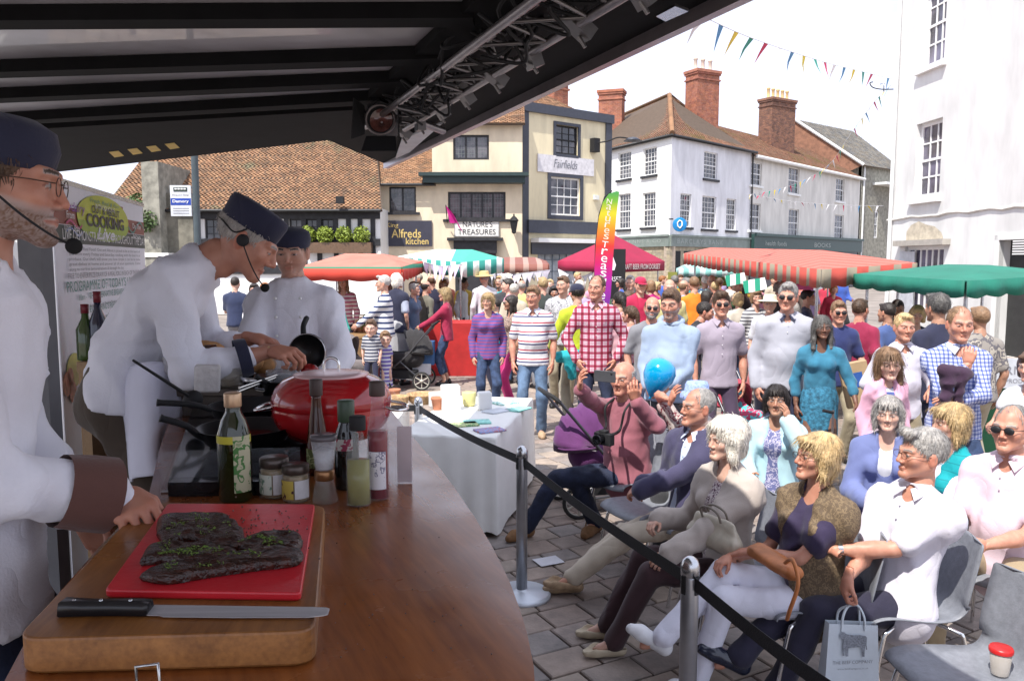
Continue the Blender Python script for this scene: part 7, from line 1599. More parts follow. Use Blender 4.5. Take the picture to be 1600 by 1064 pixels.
# ---------------- white cloth table
tb_ = [Vector((-.86, 5.95)), Vector((-.13, 5.82)), Vector((.19, 7.53)), Vector((-.54, 7.66))]
o = empty('cloth_covered_table', (-.33, 6.7, 0), 0, 'long table under a floor length white cloth behind the barrier', 'table')
q = MB(); q.prism([(p.x+.33, p.y-6.7) for p in tb_], .72, .745); q.build('tabletop', wood('ply', (.4, .3, .2), (.5, .4, .28)), o)
cm_ = M('table_linen', (.84, .83, .80), .8, var=.03, bump=.2, bs=150); per = []
for i in range(4):
    a, b_ = tb_[i], tb_[(i+1) % 4]; n = 22
    for k in range(n): per.append(a.lerp(b_, k/n))
cc = sum(tb_, Vector((0, 0)))/4; vs = []; rows_ = [.752, .750, .735, .6, .4, .2, .03]; K = len(per)
vs = []
for j, z in enumerate(rows_):
    for i, p in enumerate(per):
        d = (p-cc); f = [0, .012, .02, .03, .045, .06, .075][j]; w = (0 if j < 2 else .018*j/6)*math.sin(i*1.15+.6*math.sin(i*.37))
        q_ = p+d.normalized()*(f+w+(.0 if j else -.02)); vs.append((q_.x+.33, q_.y-6.7, z+(.0 if j < 6 else .02*math.sin(i*.7))))
q = MB(); q.add(vs, [((j+1)*K+i, (j+1)*K+(i+1) % K, j*K+(i+1) % K, j*K+i) for j in range(len(rows_)-1) for i in range(K)]+[tuple(range(K))], 0, True); tag(q.build('tablecloth', cm_), 'white floor length cloth over the long table behind the barrier', 'tablecloth').location = (-.33, 6.7, 0)
TZ = .754
def tabp(px, py, z=TZ): p = atz(px, py, z); return (p.x, p.y, z)
def paper_stack(px, py, w, d, h, rz, mat, lb, name='leaflets'):
    tag(MB().rbox(-w/2, w/2, -d/2, d/2, 0, h, min(w, d)*.1, e=h*.2).build(name, mat), lb, 'leaflets'); o = bpy.data.objects[-1] if False else None
def put(mb, name, mat, px, py, rz, lb, cat, z=TZ, group=None):
    o = tag(mb.build(name, mat), lb, cat, group); o.location = tabp(px, py, z); o.rotation_euler = (0, 0, R(rz)); return o
aqua = M('aqua_print', (.25, .62, .55), .5, var=.25, vs=30); mint_p = spots('mint_print', (.6, .75, .70), (.15, .45, .4), 30, .5)
for i, (px_, py_, m_, lb) in enumerate(((745, 660, aqua, 'aqua leaflets fanned near the front of the white table'), (725, 664, spots('yellow_print', (.55, .6, .3), (.1, .3, .12), 30, .5), 'yellow green booklet at the front left of the white table'), (765, 673, spots('blue_print', (.3, .35, .6), (.5, .2, .25), 30, .5), 'blue and pink postcards at the front of the white table'), (790, 630, mint_p, 'mint leaflets at the far right of the white table'), (775, 643, M('pale_print', (.6, .64, .7), .5), 'pale leaflets in the middle of the white table'), (810, 640, aqua, 'single aqua flyer by the right edge of the white table'))):
    put(MB().rbox(-.11, .11, -.075, .075, 0, .012, .008, e=.002), 'leaflets', m_, px_, py_, 10+i*9, lb, 'leaflets', group='leaflets on the white table')
for px_, py_, h_, w_, lb in ((704, 640, .22, .16, 'tall white paper bag at the back of the white table'), (757, 640, .16, .12, 'white box leaning among the leaflets'), (682, 635, .13, .13, 'crumpled white bag beside the baskets')):
    q = MB(); q.rbox(-w_/2, w_/2, -w_/3, w_/3, 0, h_, .01, e=.01); put(q, 'paper_bag', white_paint, px_, py_, 15, lb, 'bag', group='white bags on the table')
q = MB(); q.lathe([(.045, 0), (.06, .02), (.065, .12), (.06, .125), (.001, .12)], seg=16); put(q, 'tub', M('lemon_tub', (.65, .6, .25), .4), 733, 634, 0, 'pale yellow tub on the white table', 'tub')
for px_, py_, r, m_, lb in ((660, 630, .14, M('wicker', (.45, .28, .14), .8, var=.4, vs=50, bump=1, bs=60), 'wide wicker basket at the back of the white table'), (622, 634, .10, MC['wicker'], 'small round wicker basket behind the counter edge')):
    q = MB(); q.lathe([(r*.7, 0), (r*.9, .03), (r, .08), (r*1.04, .09), (r*.95, .09), (r*.7, .02), (.001, .02)], seg=18, cap=False); b__ = put(q, 'basket', m_, px_, py_, 0, lb, 'basket', group='wicker baskets on the white table')
for px_, py_, lb in ((617, 626, 'small terracotta pot with white paper in it'), (683, 640, 'terracotta pot behind the crumpled bag')):
    q = MB(); q.lathe([(.035, 0), (.05, .09), (.056, .09), (.056, .11), (.046, .11), (.03, .02), (.001, .02)], seg=16, cap=False); put(q, 'flower_pot', M('terracotta', (.50, .20, .11), .8), px_, py_, 0, lb, 'pot', group='terracotta pots on the white table')
# second table end, left part behind the counter
q = MB(); q.bx(-1.9, -.95, 6.35, 7.3, .0, .74); tag(q.build('display_table', cm_), 'white clothed side table glimpsed behind the counter end', 'table')
# white paper on the paving
o = tag(MB().bx(-.09, .09, -.07, .07, 0, .0015).build('paper_sheet', whitec), 'small white sheet of paper lying on the paving', 'paper'); o.location = (*atz(857, 876, .008).xy, .008); o.rotation_euler = (0, 0, R(25))
# ---------------- banner
Fb = Facade((-1.76, 3.1), (-2.10, 4.60)); ban = empty('roll_up_banner', (*Fb.A, 0), Fb.rz, 'tall white programme banner headed Out & About Cooking Live', 'banner')
zt, zb_ = 2.355, ZF+.06
MB().bx(0, Fb.len, 0, .004, zb_, zt).build('sheet', M('banner_white', (.80, .80, .86), .45, var=.03), ban)
MB().rbox(-.02, Fb.len+.02, -.05, .06, ZF+.001, zb_, .03).build('base', steel, ban); MB().bx(-.01, Fb.len+.01, -.006, .012, zt, zt+.02).build('top_rail', steel, ban)
def br(px0, py0, px1, py1, m, d=.002, nm='print_panel'):
    u0, u1, z0, z1 = Fb.rect(px0, py0, px1, py1); MB().add([(u0, -d, z0), (u1, -d, z0), (u1, -d, z1), (u0, -d, z1)], [(0, 1, 2, 3)]).build(nm, m, ban)
def bt(body, px0, px1, py, hp, m, d=.005, **kw):
    u0, u1 = Fb.loc(px0, py)[0], Fb.loc(px1, py)[0]; c = (px0+px1)/2; z0, z1 = Fb.loc(c, py+hp/2)[1], Fb.loc(c, py-hp/2)[1]
    lettering(body, u1-u0, z1-z0, m, ban, T((u0+u1)/2, -d, (z0+z1)/2), **kw)
rust = M('rust_print', (.26, .055, .03), .5); dkp = M('dark_print_ink', (.03, .05, .04), .5); food = spots('food_print', (.50, .22, .08), (.60, .45, .25), 38, .5)
def bz(px): # top band: z values follow real banner lines
    return Fb.loc(px, 0)
u_of = lambda px: Fb.loc(px, 400)[0]
def panel(ua, ub, za, zb2, m, d=.002): MB().add([(ua, -d, za), (ub, -d, za), (ub, -d, zb2), (ua, -d, zb2)], [(0, 1, 2, 3)]).build('print_panel', m, ban)
zhead = Fb.loc(130, 382)[1]; zmid1 = Fb.loc(110, 325)[1]; zp1 = Fb.loc(110, 352)[1]
U = Fb.len; panel(.0, U, zhead+.075, zp1, food); panel(0, U, zp1, zmid1, rust, .0022); panel(U*.36, U*.7, zmid1, zt-.03, rust, .0022)
panel(0, U, zhead, zhead+.072, dkp, .003)
el = MB(); uc, zc_ = Fb.loc(163, 343); uw = (u_of(203)-u_of(124))/2; el.add([(uc+uw*math.cos(a), -.005, zc_+.105*math.sin(a)) for a in [2*math.pi*k/40 for k in range(40)]], [tuple(range(40))]); el.build('print_ellipse', M('lime_print', (.52, .56, .03), .5), ban)
el = MB(); el.add([(uc+uw*.99*math.cos(a), -.0065, zc_-.02+.085*math.sin(a)) for a in [math.pi+math.pi*k/20 for k in range(21)]], [tuple(range(21))]); el.build('print_shade', M('green_print', (.30, .42, .02), .5), ban)
def tl(body, px0, px1, zc2, h, m, **kw):
    u0, u1 = u_of(px0), u_of(px1); lettering(body, u1-u0, h, m, ban, T((u0+u1)/2, -.009, zc2), **kw)
blk, wht, grn = M('black_print', (.015, .015, .015), .5), M('white_print', (.75, .75, .75), .5), M('green_ink', (.05, .22, .18), .5)
tl('OUT & ABOUT', 144, 187, zc_+.035, .035, blk, bold=.02); tl('COOKING', 135, 193, zc_-.015, .058, blk, bold=.03); tl('Live', 150, 178, zc_-.07, .055, wht, shear=.3, bold=.02)
tl('Fresh, Real & Fun', 142, 186, zc_+.072, .022, grn, shear=.3); tl('INTRODUCING', 150, 180, zt-.06, .022, wht)
tl('From', 104, 116, zmid1-.03, .03, wht); tl('10am - 4pm', 99, 123, zmid1-.085, .03, wht); tl('On The', 206, 219, zmid1-.03, .028, wht); tl('Hour', 207, 218, zmid1-.085, .03, wht)
tl('bvdairy', 101, 133, zt-.09, .05, M('purple_ink', (.25, .05, .35), .5), shear=.1)
for k, cm__ in enumerate((M('magenta_ink', (.5, .03, .15), .5), M('blue_ink', (.04, .12, .4), .5))):
    q = MB(); p_ = [(u_of(103)+(u_of(128)-u_of(103))*t, zt-.15-.03*k+.014*math.sin(t*6.28)) for t in [i/12 for i in range(13)]]
    q.add([(u, -.008, z) for u, z in p_]+[(u, -.008, z-.010) for u, z in p_], [(i, i+1, 14+i, 13+i) for i in range(12)]); q.build('print_wave', cm__, ban)
q = MB(); p_ = [(u_of(200)+(u_of(224)-u_of(200))*t, zt-.12-.03*math.sin(t*6.28)) for t in [i/12 for i in range(13)]]; q.add([(u, -.008, z) for u, z in p_]+[(u, -.008, z-.010) for u, z in p_], [(i, i+1, 14+i, 13+i) for i in range(12)]); q.build('print_wave', grn, ban)
tl('LIVE DEMONSTRATIONS THROUGHOUT THE DAY', 96, 225, zhead+.036, .042, wht)
lines = ['Live Chef, Real Food! Out and About is proud to be at the heart of', 'the town every Friday and Saturday, cooking with the best local', 'produce. Our chefs will show you how simple it can be to make', 'great dishes at home and answer all of your questions. Come', 'along to our free demonstrations all through the day.']
for i, l_ in enumerate(lines): z_ = Fb.loc(150, 391+i*7.3)[1]; tl(l_, 104, 216 if i < 4 else 190, z_, .018, M('grey_print', (.22, .22, .25), .5))
tl('FREE TO ENTER PRIZE DRAW OF A MEAL FOR 2 IN EACH OF THE EVENTS', 101, 218, Fb.loc(150, 429)[1], .022, M('grey_print'))
tl("PROGRAMME OF TODAY'S LIVE EVENTS", 98, 224, Fb.loc(150, 444)[1], .045, grn)
for i, (h_, t_, s_) in enumerate((('10am -', 'THE ALTERNATIVE BREAKFAST', 'Product support: Fresher Traditional Bakery'), ('11am -', "EVERYTHING'S FISHY WITH", 'Product support: Samways Fish'), ('12pm -', 'GAME, GAME, GAME', 'Product support: local game'), ('2pm -', "'JUMP", 'Product support'), ('3pm -', 'BAKE', 'Product support'))):
    z_ = Fb.loc(140, 462+i*20.5)[1]; tl(h_, 117, 129, z_, .026, grn); tl(t_, 133, [192, 186, 174, 150, 150][i], z_, .028, grn); tl(s_, 133, [188, 180, 172, 160, 160][i], z_-.045, .017, M('grey_print'))
q = MB(); uu, zz = Fb.loc(115, 578); q.add([(uu+.10*math.cos(a), -.004, zz+.07*math.sin(a)) for a in [2*math.pi*k/24 for k in range(24)]], [tuple(range(24))]); q.build('print_fruit', M('lemon_print', (.65, .6, .12), .5), ban)
for a_, b_, r_ in ((103, 600, .05), (112, 612, .045), (108, 590, .04)):
    q = MB(); uu, zz = Fb.loc(a_, b_); q.add([(uu+r_*math.cos(a), -.0055, zz+r_*math.sin(a)) for a in [2*math.pi*k/18 for k in range(18)]], [tuple(range(18))]); q.build('print_fruit', M('peach_print', (.65, .25, .12), .5, var=.3, vs=30), ban)
# grey board and white marquee wall behind the near chef
o = tag(MB().bx(-1.40, -1.335, 2.28, 2.34, ZF, 2.33).build('display_board', M('board_grey', (.13, .13, .14), .6)), 'upright dark grey display board edge left of the banner', 'board')
o = tag(MB().bx(-9, -4.6, 8, 8.2, 0, 3.0).slab([(-9.2, 7.8, 3.0), (-4.4, 7.8, 3.0), (-4.4, 9.5, 3.9), (-9.2, 9.5, 3.9)], .03).build('white_marquee', white_paint), 'white marquee wall beyond the banner at the far left', 'marquee')
# ---------------- wooden side unit with bottles
o = empty('wooden_side_unit', (-1.47, 3.27, ZF), 0, 'pale wooden side unit behind the bending chef', 'cabinet'); pine = wood('pine', (.26, .15, .07), (.40, .25, .12), .5)
q = MB(); q.bx(-.22, .22, -.19, .19, 1.04, 1.08); q.build('top', pine, o)
for x in (-.2, .2): MB().bx(x-.02, x+.02, -.18, .18, 0, 1.038).build('side_panel', pine, o)
for z in (.3, .65): MB().bx(-.178, .178, -.17, .17, z, z+.02).build('shelf', pine, o)
for px_, r_, h_, m_, lb in ((138, .036, .22, M('green_bottle', (.05, .09, .02), .08, coat=.5), 'green wine bottle on the wooden side unit'), (158, .034, .27, M('blue_black_bottle', (.01, .012, .04), .08, coat=.5), 'dark blue bottle on the wooden side unit')):
    p = at(px_, 592, 3.15); oo = empty('bottle', (p.x, p.y, ZF+1.081), 0, lb, 'bottle')
    MB().lathe([(r_*.95, 0), (r_, .005), (r_, h_*.55), (r_*.4, h_*.75), (r_*.36, h_*.96)], seg=18).build('glass', m_, oo); MB().lathe([(r_*.4, h_*.84), (r_*.42, h_), (.001, h_)], seg=14).build('cap', M('foil_red', (.2, .02, .03), .4), oo)
p = at(143, 615, 2.83); o = tag(MB().rbox(-.02, .02, -.015, .015, -.045, .045, .006).build('radio_pack', matte_black), 'black radio mic pack clipped at the bending chef\'s waist', 'radio pack'); o.location = p
# ---------------- food behind the hob
bread = M('bread_crust', (.38, .19, .07), .7, var=.35, vs=18, bump=.4, bs=40)
def blob(name, mat, loc_, r3, lb, cat, rz=0, seed=0, amp=.004, h=.008, group=None):
    s = SDF((-r3[0]*1.3, -r3[1]*1.3, -r3[2]*1.4), (r3[0]*1.3, r3[1]*1.3, r3[2]*1.4), h); s.ell((0, 0, 0), r3, .01); s.folds(amp, 60, seed); v, f = s.nets(); o = link(name, np_mesh(name, v, f, [mat])); o.location = loc_; o.rotation_euler = (0, 0, R(rz)); return tag(o, lb, cat, group)
for i, (px_, py_, Y_, r_, lb) in enumerate(((312, 548, 2.95, (.10, .05, .04), 'long bread roll under the bending chef\'s sleeve'), (345, 560, 2.9, (.06, .05, .04), 'round bread roll behind the hob'), (385, 568, 2.95, (.07, .05, .035), 'flat golden roll beside the glass dish'), (412, 570, 3.0, (.05, .045, .035), 'small bread roll nearest the saucepan'))):
    blob('bread_roll', bread, at(px_, py_, Y_), r_, lb, 'bread', rz=20*i, seed=i, group='bread rolls behind the hob')
tray = tag(MB().rbox(-.55, .22, -.16, .22, -.03, 0, .02).build('back_shelf', M('shelf_dark', (.06, .04, .03), .4)), 'dark raised shelf of ingredients behind the hob', 'shelf'); tray.location = at(400, 596, 2.95)
MB().rbox(-.52, .2, -.14, .2, ZC-.0-tray.location.z, -.031, .02).build('support', M('shelf_dark'), tray)
blob('plastic_bag', M('thin_plastic', (.62, .62, .64), .15, alpha=.55, var=.2, vs=30, bump=1, bs=50), at(298, 570, 2.78), (.09, .06, .055), 'crumpled clear plastic bag beside the bread', 'bag', seed=4, amp=.02)
q = MB(); q.rbox(-.04, .04, -.02, .02, 0, .09, .006, e=.006); o = tag(q.build('paper_packet', M('packet_white', (.6, .58, .58), .7, var=.1, vs=40, bump=.6)), 'white paper packet standing behind the hob', 'packet'); o.location = at(324, 612, 2.62); o.rotation_euler = (.05, .05, .3)
for px_, py_, Y_, r_, h_, m_, lb in ((362, 604, 2.8, .045, .07, MC['jar_glass'], 'low glass jar of spice behind the hob'), (440, 598, 2.85, .055, .045, MC['clear_shell'], 'clear glass dish behind the saucepan'), (402, 600, 2.78, .06, .03, steel, 'steel bowl behind the hob')):
    o = tag(MB().lathe([(r_*.7, 0), (r_*.95, .01), (r_, h_), (r_*.96, h_), (r_*.85, .012), (.001, .01)], seg=20, cap=False).build('bowl', m_), lb, 'bowl', 'bowls behind the hob'); o.location = at(px_, py_, Y_)
hbm = M('parsley', (.05, .12, .02), .7, var=.6, vs=40)
q = MB(); bush_mesh(q, (0, 0, 0), .035, 160, .012, random.Random(2)); o = tag(q.build('herb_bunch', hbm), 'bunch of green herbs behind the hob', 'herbs'); o.location = at(362, 576, 2.95)
for px_, py_, Y_, r_, h_, m_, lb in ((330, 585, 2.92, .03, .11, MC['amber_brown_glass'], 'small brown bottle behind the paper packet'), (428, 578, 3.02, .032, .09, MC['clear_shell'], 'tall clear tumbler by the bread'), (456, 600, 2.9, .03, .075, MC['jar_glass'], 'straight glass jar beside the red wok'), (286, 598, 2.75, .045, .05, steel, 'steel measuring cup near the plastic bag')):
    o = tag(MB().lathe([(r_*.9, 0), (r_, .006), (r_, h_*.8), (r_*.7, h_), (.001, h_)], seg=18).build('jar', m_), lb, 'jar', 'jars behind the hob'); o.location = at(px_, py_, Y_)
o = tag(MB().tube([at(372, 612, 2.55), at(430, 590, 2.75)], .005, 6).tube([at(374, 606, 2.55), at(432, 586, 2.75)], .005, 6).build('tongs', steel), 'steel tongs resting behind the hob', 'tongs')
q = MB(); q.slab([(0, 0, 0), (.3, 0, 0), (.3, .18, .01), (0, .18, .01)], .004); q.tube([(0, 0, .002), (.3, 0, .002), (.3, .18, .012), (0, .18, .012)], .005, 6, closed=True); o = tag(q.build('baking_tray', steel), 'thin steel baking tray angled behind the hob', 'tray'); o.location = at(400, 608, 2.7); o.rotation_euler = (0, .1, R(-15))
# ---------------- things people hold
def on(J_, root, k, off): m = root.matrix_basis; return m @ (J_[k]+J_['rx']*off[0]+J_['f2']*off[1]+J_['u3']*off[2])
# cream handbag
p = at(1116, 826, 3.86); o = empty('cream_handbag', p, R(122-180), 'pearly cream handbag with twisted handles on the white haired woman\'s lap', 'handbag')
s = SDF((-.2, -.1, -.13), (.2, .1, .13), .008); s.cap((-.12, 0, -.05), (.12, 0, -.05), .055, .055, .02, (A3(0, 1, 0), .8)); s.cap((-.10, 0, .03), (.10, 0, .03), .035, .035, .05, (A3(0, 1, 0), .5)); s.folds(.006, 40, 3); v, f = s.nets()
o2 = link('bag_body', np_mesh('bag_body', v, f, [M('pearl_leather', (.50, .45, .36), .35, var=.1, vs=20)]), o)
for y in (-.02, .03): MB().tube(bezier([(-.06, y, .05), (-.055, y-.02, .10), (0, y-.03, .12), (.055, y-.02, .10), (.06, y, .05)], 5), .006, 6).build('handle', M('taupe_leather', (.2, .17, .14), .5), o)
# tan bag
p = at(1212, 872, 3.42); o = empty('tan_leather_bag', p, R(110-180), 'tan leather bag with straps on the lap of the woman in the waistcoat', 'handbag')
s = SDF((-.22, -.12, -.1), (.22, .12, .1), .008); s.cap((-.12, 0, -.01), (.12, 0, -.02), .05, .045, .02, (A3(0, 0, 1), .7)); s.folds(.012, 36, 6, (.5, 1, 1)); v, f = s.nets()
link('bag_body', np_mesh('bag_body', v, f, [M('tan_hide', (.42, .14, .04), .5, var=.2, vs=12)]), o)
MB().tube(bezier([(.10, -.03, .02), (.17, -.05, .06), (.22, -.06, -.02), (.20, -.08, -.14), (.16, -.06, -.2)], 5), .009, 6).build('strap', MC['tan_hide'], o)
# carrier bag with cow
wr = on(Jm, m1, 'WR', (0, 0, 0)); p = wr+Vector((.01, -.02, -.31))
o = empty('cow_carrier_bag', p, R(4), 'pale carrier bag printed with a standing cow, held by the man in the white shirt', 'carrier bag'); bagm = M('bag_paper', (.60, .66, .72), .6, var=.04, vs=8, bump=.5, bs=12)
q = MB(); q.add([(-.125, -.04, -.2), (.125, -.04, -.2), (.125, .04, -.2), (-.125, .04, -.2), (-.105, -.02, .115), (.115, -.02, .10), (.115, .02, .10), (-.105, .02, .115)], [(0, 3, 2, 1), (0, 1, 5, 4), (1, 2, 6, 5), (2, 3, 7, 6), (3, 0, 4, 7)]); q.build('bag', bagm, o)
for y in (-.022, .022): MB().tube(bezier([(-.05, y, .08), (-.045, y, .15), (-.01, 0, .185), (.03, 0, .185), (.05, y, .14), (.055, y, .08)], 5), .006, 4).build('handle', bagm, o)
cow = [(-.055, .02), (-.062, .035), (-.052, .05), (-.04, .048), (-.03, .040), (0, .034), (.03, .034), (.055, .030), (.062, .022), (.060, -.01), (.063, -.03), (.058, -.032), (.056, -.01), (.052, -.035), (.052, -.062), (.040, -.062), (.040, -.03), (.030, -.018), (-.005, -.020), (-.022, -.022), (-.022, -.058), (-.032, -.058), (-.034, -.02), (-.040, -.025), (-.040, -.055), (-.048, -.055), (-.048, -.008), (-.044, .012)]
q = MB(); XF = T(.0, -.0335, .03) @ RX(R(-3.6)); q.add([(x, 0, z) for x, z in cow], [tuple(reversed(range(len(cow))))], 0, False, XF); q.build('cow_print', M('bag_ink', (.22, .24, .28), .6, var=.4, vs=120), o)
lettering('THE BEEF COMPANY', .18, .014, MC['bag_ink'], o, T(0, -.0375, -.055) @ RX(R(-3.6))); lettering('www.beefcompany.co.uk', .14, .010, MC['bag_ink'], o, T(0, -.040, -.085) @ RX(R(-3.6)))
# balloon
p = at(1028, 590, 5.9); o = empty('balloon', p, 0, 'bright blue balloon beside the blue sun hat', 'balloon')
MB().lathe([(.001, .15), (.05, .143), (.095, .115), (.118, .06), (.115, 0), (.09, -.06), (.05, -.115), (.015, -.15), (.008, -.158), (.014, -.168), (.001, -.168)], seg=28, cap=False, X=RY(R(20))).build('skin', M('balloon_blue', (.0, .30, .62), .15, var=0, coat=.8), o)
MB().tube(bezier([(-.055, 0, -.155), (-.04, -.02, -.35), (.0, -.05, -.6), (.05, -.08, -.8)], 6), .0015, 4).build('string', whitec, o)
# watches
for (J_, r_, k, e, lb) in ((Jm, m1, 'WL', 'EL', 'square silver wristwatch on the white shirt man\'s wrist'),):
    a_, b_ = on(J_, r_, k, (0, 0, 0)), on(J_, r_, e, (0, 0, 0)); d = (b_-a_).normalized(); o = tag(MB().tube([a_+d*.015, a_+d*.035], .031, 16, cap=False).build('wristwatch', steel), lb, 'watch')
# cup on the nearest chair
o = empty('lidded_cup', (*atz(1562, 1052, .445).xy, .447), 0, 'clear cup with a red lid on the empty nearest chair', 'cup')
MB().lathe([(.032, 0), (.04, .09), (.039, .09), (.03, .004), (.001, .003)], seg=20, cap=False).build('cup', M('cup_clear', (.6, .55, .5), .15, alpha=.5, var=0), o); MB().lathe([(.043, .088), (.044, .10), (.04, .108), (.001, .108)], seg=20, cap=False).build('lid', M('lid_red', (.55, .02, .02), .35), o)
# crutch, paper carrier of the turquoise dress woman
o = empty('crutch', at(1300, 690, 6.65), 0, 'grey forearm crutch held by the woman in the turquoise dress', 'crutch'); o.location.z = 0
MB().tube([(0, 0, 0), (0, 0, .8)], .011, 8).build('shaft', M('dull_steel'), o); MB().tube([(0, .0, .78), (-.09, -.01, .80)], .014, 8).build('grip', matte_black, o)
o = empty('brown_paper_carrier', at(1338, 600, 7.1), R(-15), 'brown card carrier with a blue label hanging behind the turquoise dress', 'carrier bag')
MB().rbox(-.12, .12, -.05, .05, -.2, .2, .01, X=RY(R(-14))).build('bag', M('kraft', (.42, .29, .16), .8), o); MB().bx(-.05, .06, -.056, -.0505, -.02, .11, X=RY(R(-14))).build('label', M('label_blue', (.03, .10, .35), .5), o)
# ---------------- prams
def pram(loc_, face, hood_m, lb, s_=1.0, seat_m=None, frame_m=None, cargo=None):
    o = empty('pushchair', loc_, R(face), lb, 'pushchair', 'pushchairs and prams'); fm = frame_m or M('pram_frame', (.10, .10, .11), .35, .7)
    q = MB()
    for x in (-.24, .24):
        q.tube([(x*s_, .36*s_, .16*s_), (x*s_, -.1*s_, .55*s_), (x*s_, -.50*s_, 1.02*s_)], .013, 8); q.tube([(x*1.1*s_, -.34*s_, .15*s_), (x*s_, .02*s_, .46*s_)], .012, 8); q.tube([(x*1.1*s_, -.34*s_, .15*s_), (x*s_, .3*s_, .2*s_)], .009, 6)
    q.build('chassis', fm, o)
    MB().tube([(-.24*s_, -.50*s_, 1.02*s_), (-.24*s_, -.56*s_, 1.07*s_), (.24*s_, -.56*s_, 1.07*s_), (.24*s_, -.50*s_, 1.02*s_)], .017, 8).build('handlebar', matte_black, o)
    for x, y, r in ((-.29, -.34, .15), (.29, -.34, .15), (-.2, .40, .10), (.2, .40, .10)):
        w = MB(); X_ = T(x*s_, y*s_, r*s_) @ RY(R(90)); w.tube([((r-.014)*s_*math.cos(a), (r-.014)*s_*math.sin(a), 0) for a in [2*math.pi*k/24 for k in range(24)]], .016, 8, closed=True, X=X_); w = w.build('wheel', M('tyre', (.03, .03, .03), .8), o)
        h_ = MB(); h_.lathe([(.028, -.02), (.028, .02)], seg=10, X=X_)
        for k in range(6): a = k*math.pi/3; h_.tube([(0, 0, 0), ((r-.02)*s_*math.cos(a), (r-.02)*s_*math.sin(a), 0)], .008, 5, X=X_)
        h_.tube([((r-.03)*s_*math.cos(a), (r-.03)*s_*math.sin(a), 0) for a in [2*math.pi*k/20 for k in range(20)]], .007, 6, closed=True, X=X_); h_.build('rim', M('rim_cream', (.55, .52, .45), .4), w)
    s = SDF((-.3, -.5, .2), (.3, .55, 1.15), .022); s.cap((0, -.18, .50), (0, .22, .48), .17, .15, .05, (A3(1, 0, 0), 1.15)); s.cap((0, -.16, .55), (0, -.28, .78), .16, .15, .05, (A3(0, 1, 0), .6)); s.ell((0, .0, .68), (.155, .30, .17), .03, sub=True); s.folds(.006, 22, 2); v, f = s.nets(); link('seat', np_mesh('seat', v*s_, f, [seat_m or hood_m]), o)
    vs = []; nu, nv = 14, 10
    for i in range(nu+1):
        a = R(-15+130*i/nu)
        for j in range(nv+1): b_ = math.pi*j/nv; vs.append((-.235*math.cos(b_)*s_, (-.16+(-.30*math.cos(a)*math.sin(b_)*-1 if False else .0)-.33*math.cos(a)*math.sin(b_))*s_, (.60+.36*math.sin(max(a, -.1))*math.sin(b_)+.02*math.cos(i*math.pi))*s_))
    q = MB(); q.add(vs, [(i*(nv+1)+j, i*(nv+1)+j+1, (i+1)*(nv+1)+j+1, (i+1)*(nv+1)+j) for i in range(nu) for j in range(nv)], 0, True); h_ = q.build('hood', hood_m, o); m_ = h_.modifiers.new('s', 'SOLIDIFY'); m_.thickness = .008
    MB().rbox(-.2*s_, .2*s_, -.25*s_, .2*s_, .17*s_, .30*s_, .04).build('basket', matte_black, o)
    return o
pl = cloth('plum_fabric', (.10, .02, .11), .1, .4)
pram((.78, 6.55, 0), 283, pl, 'plum hooded pram behind the man in the mauve jumper', .92)
pram((*P(628, 12.9)[:2], 0), 88, cloth('pram_black', (.02, .018, .02)), 'black buggy pushed by the woman in the raspberry hoodie')
pram((*P(556, 12.3)[:2], 0), 250, cloth('pram_taupe', (.15, .13, .13)), 'taupe hooded pushchair next to the toddler', .95)
pram((*P(1168, 8.5)[:2], 0), 200, cloth('pram_red', (.35, .03, .06)), 'pushchair with red and aqua cloths beside the mauve polo man', .8, seat_m=spots('bright_mix', (.5, .05, .12), (.1, .5, .55), 12, .5))
p = at(660, 548, 13); o = tag(MB().rbox(-.2, .2, -.12, .12, -.22, .16, .03).build('shopping_bag', M('bag_royal', (.03, .10, .25), .6)), 'blue and white shopping bag hung on the black buggy', 'bag'); o.location = p; lettering('Superdry', .3, .1, white_paint, o, T(0, -.125, .0), shear=.2); MB().bx(-.15, .15, -.123, -.1205, -.38, -.2).build('tag_panel', whitec, o)
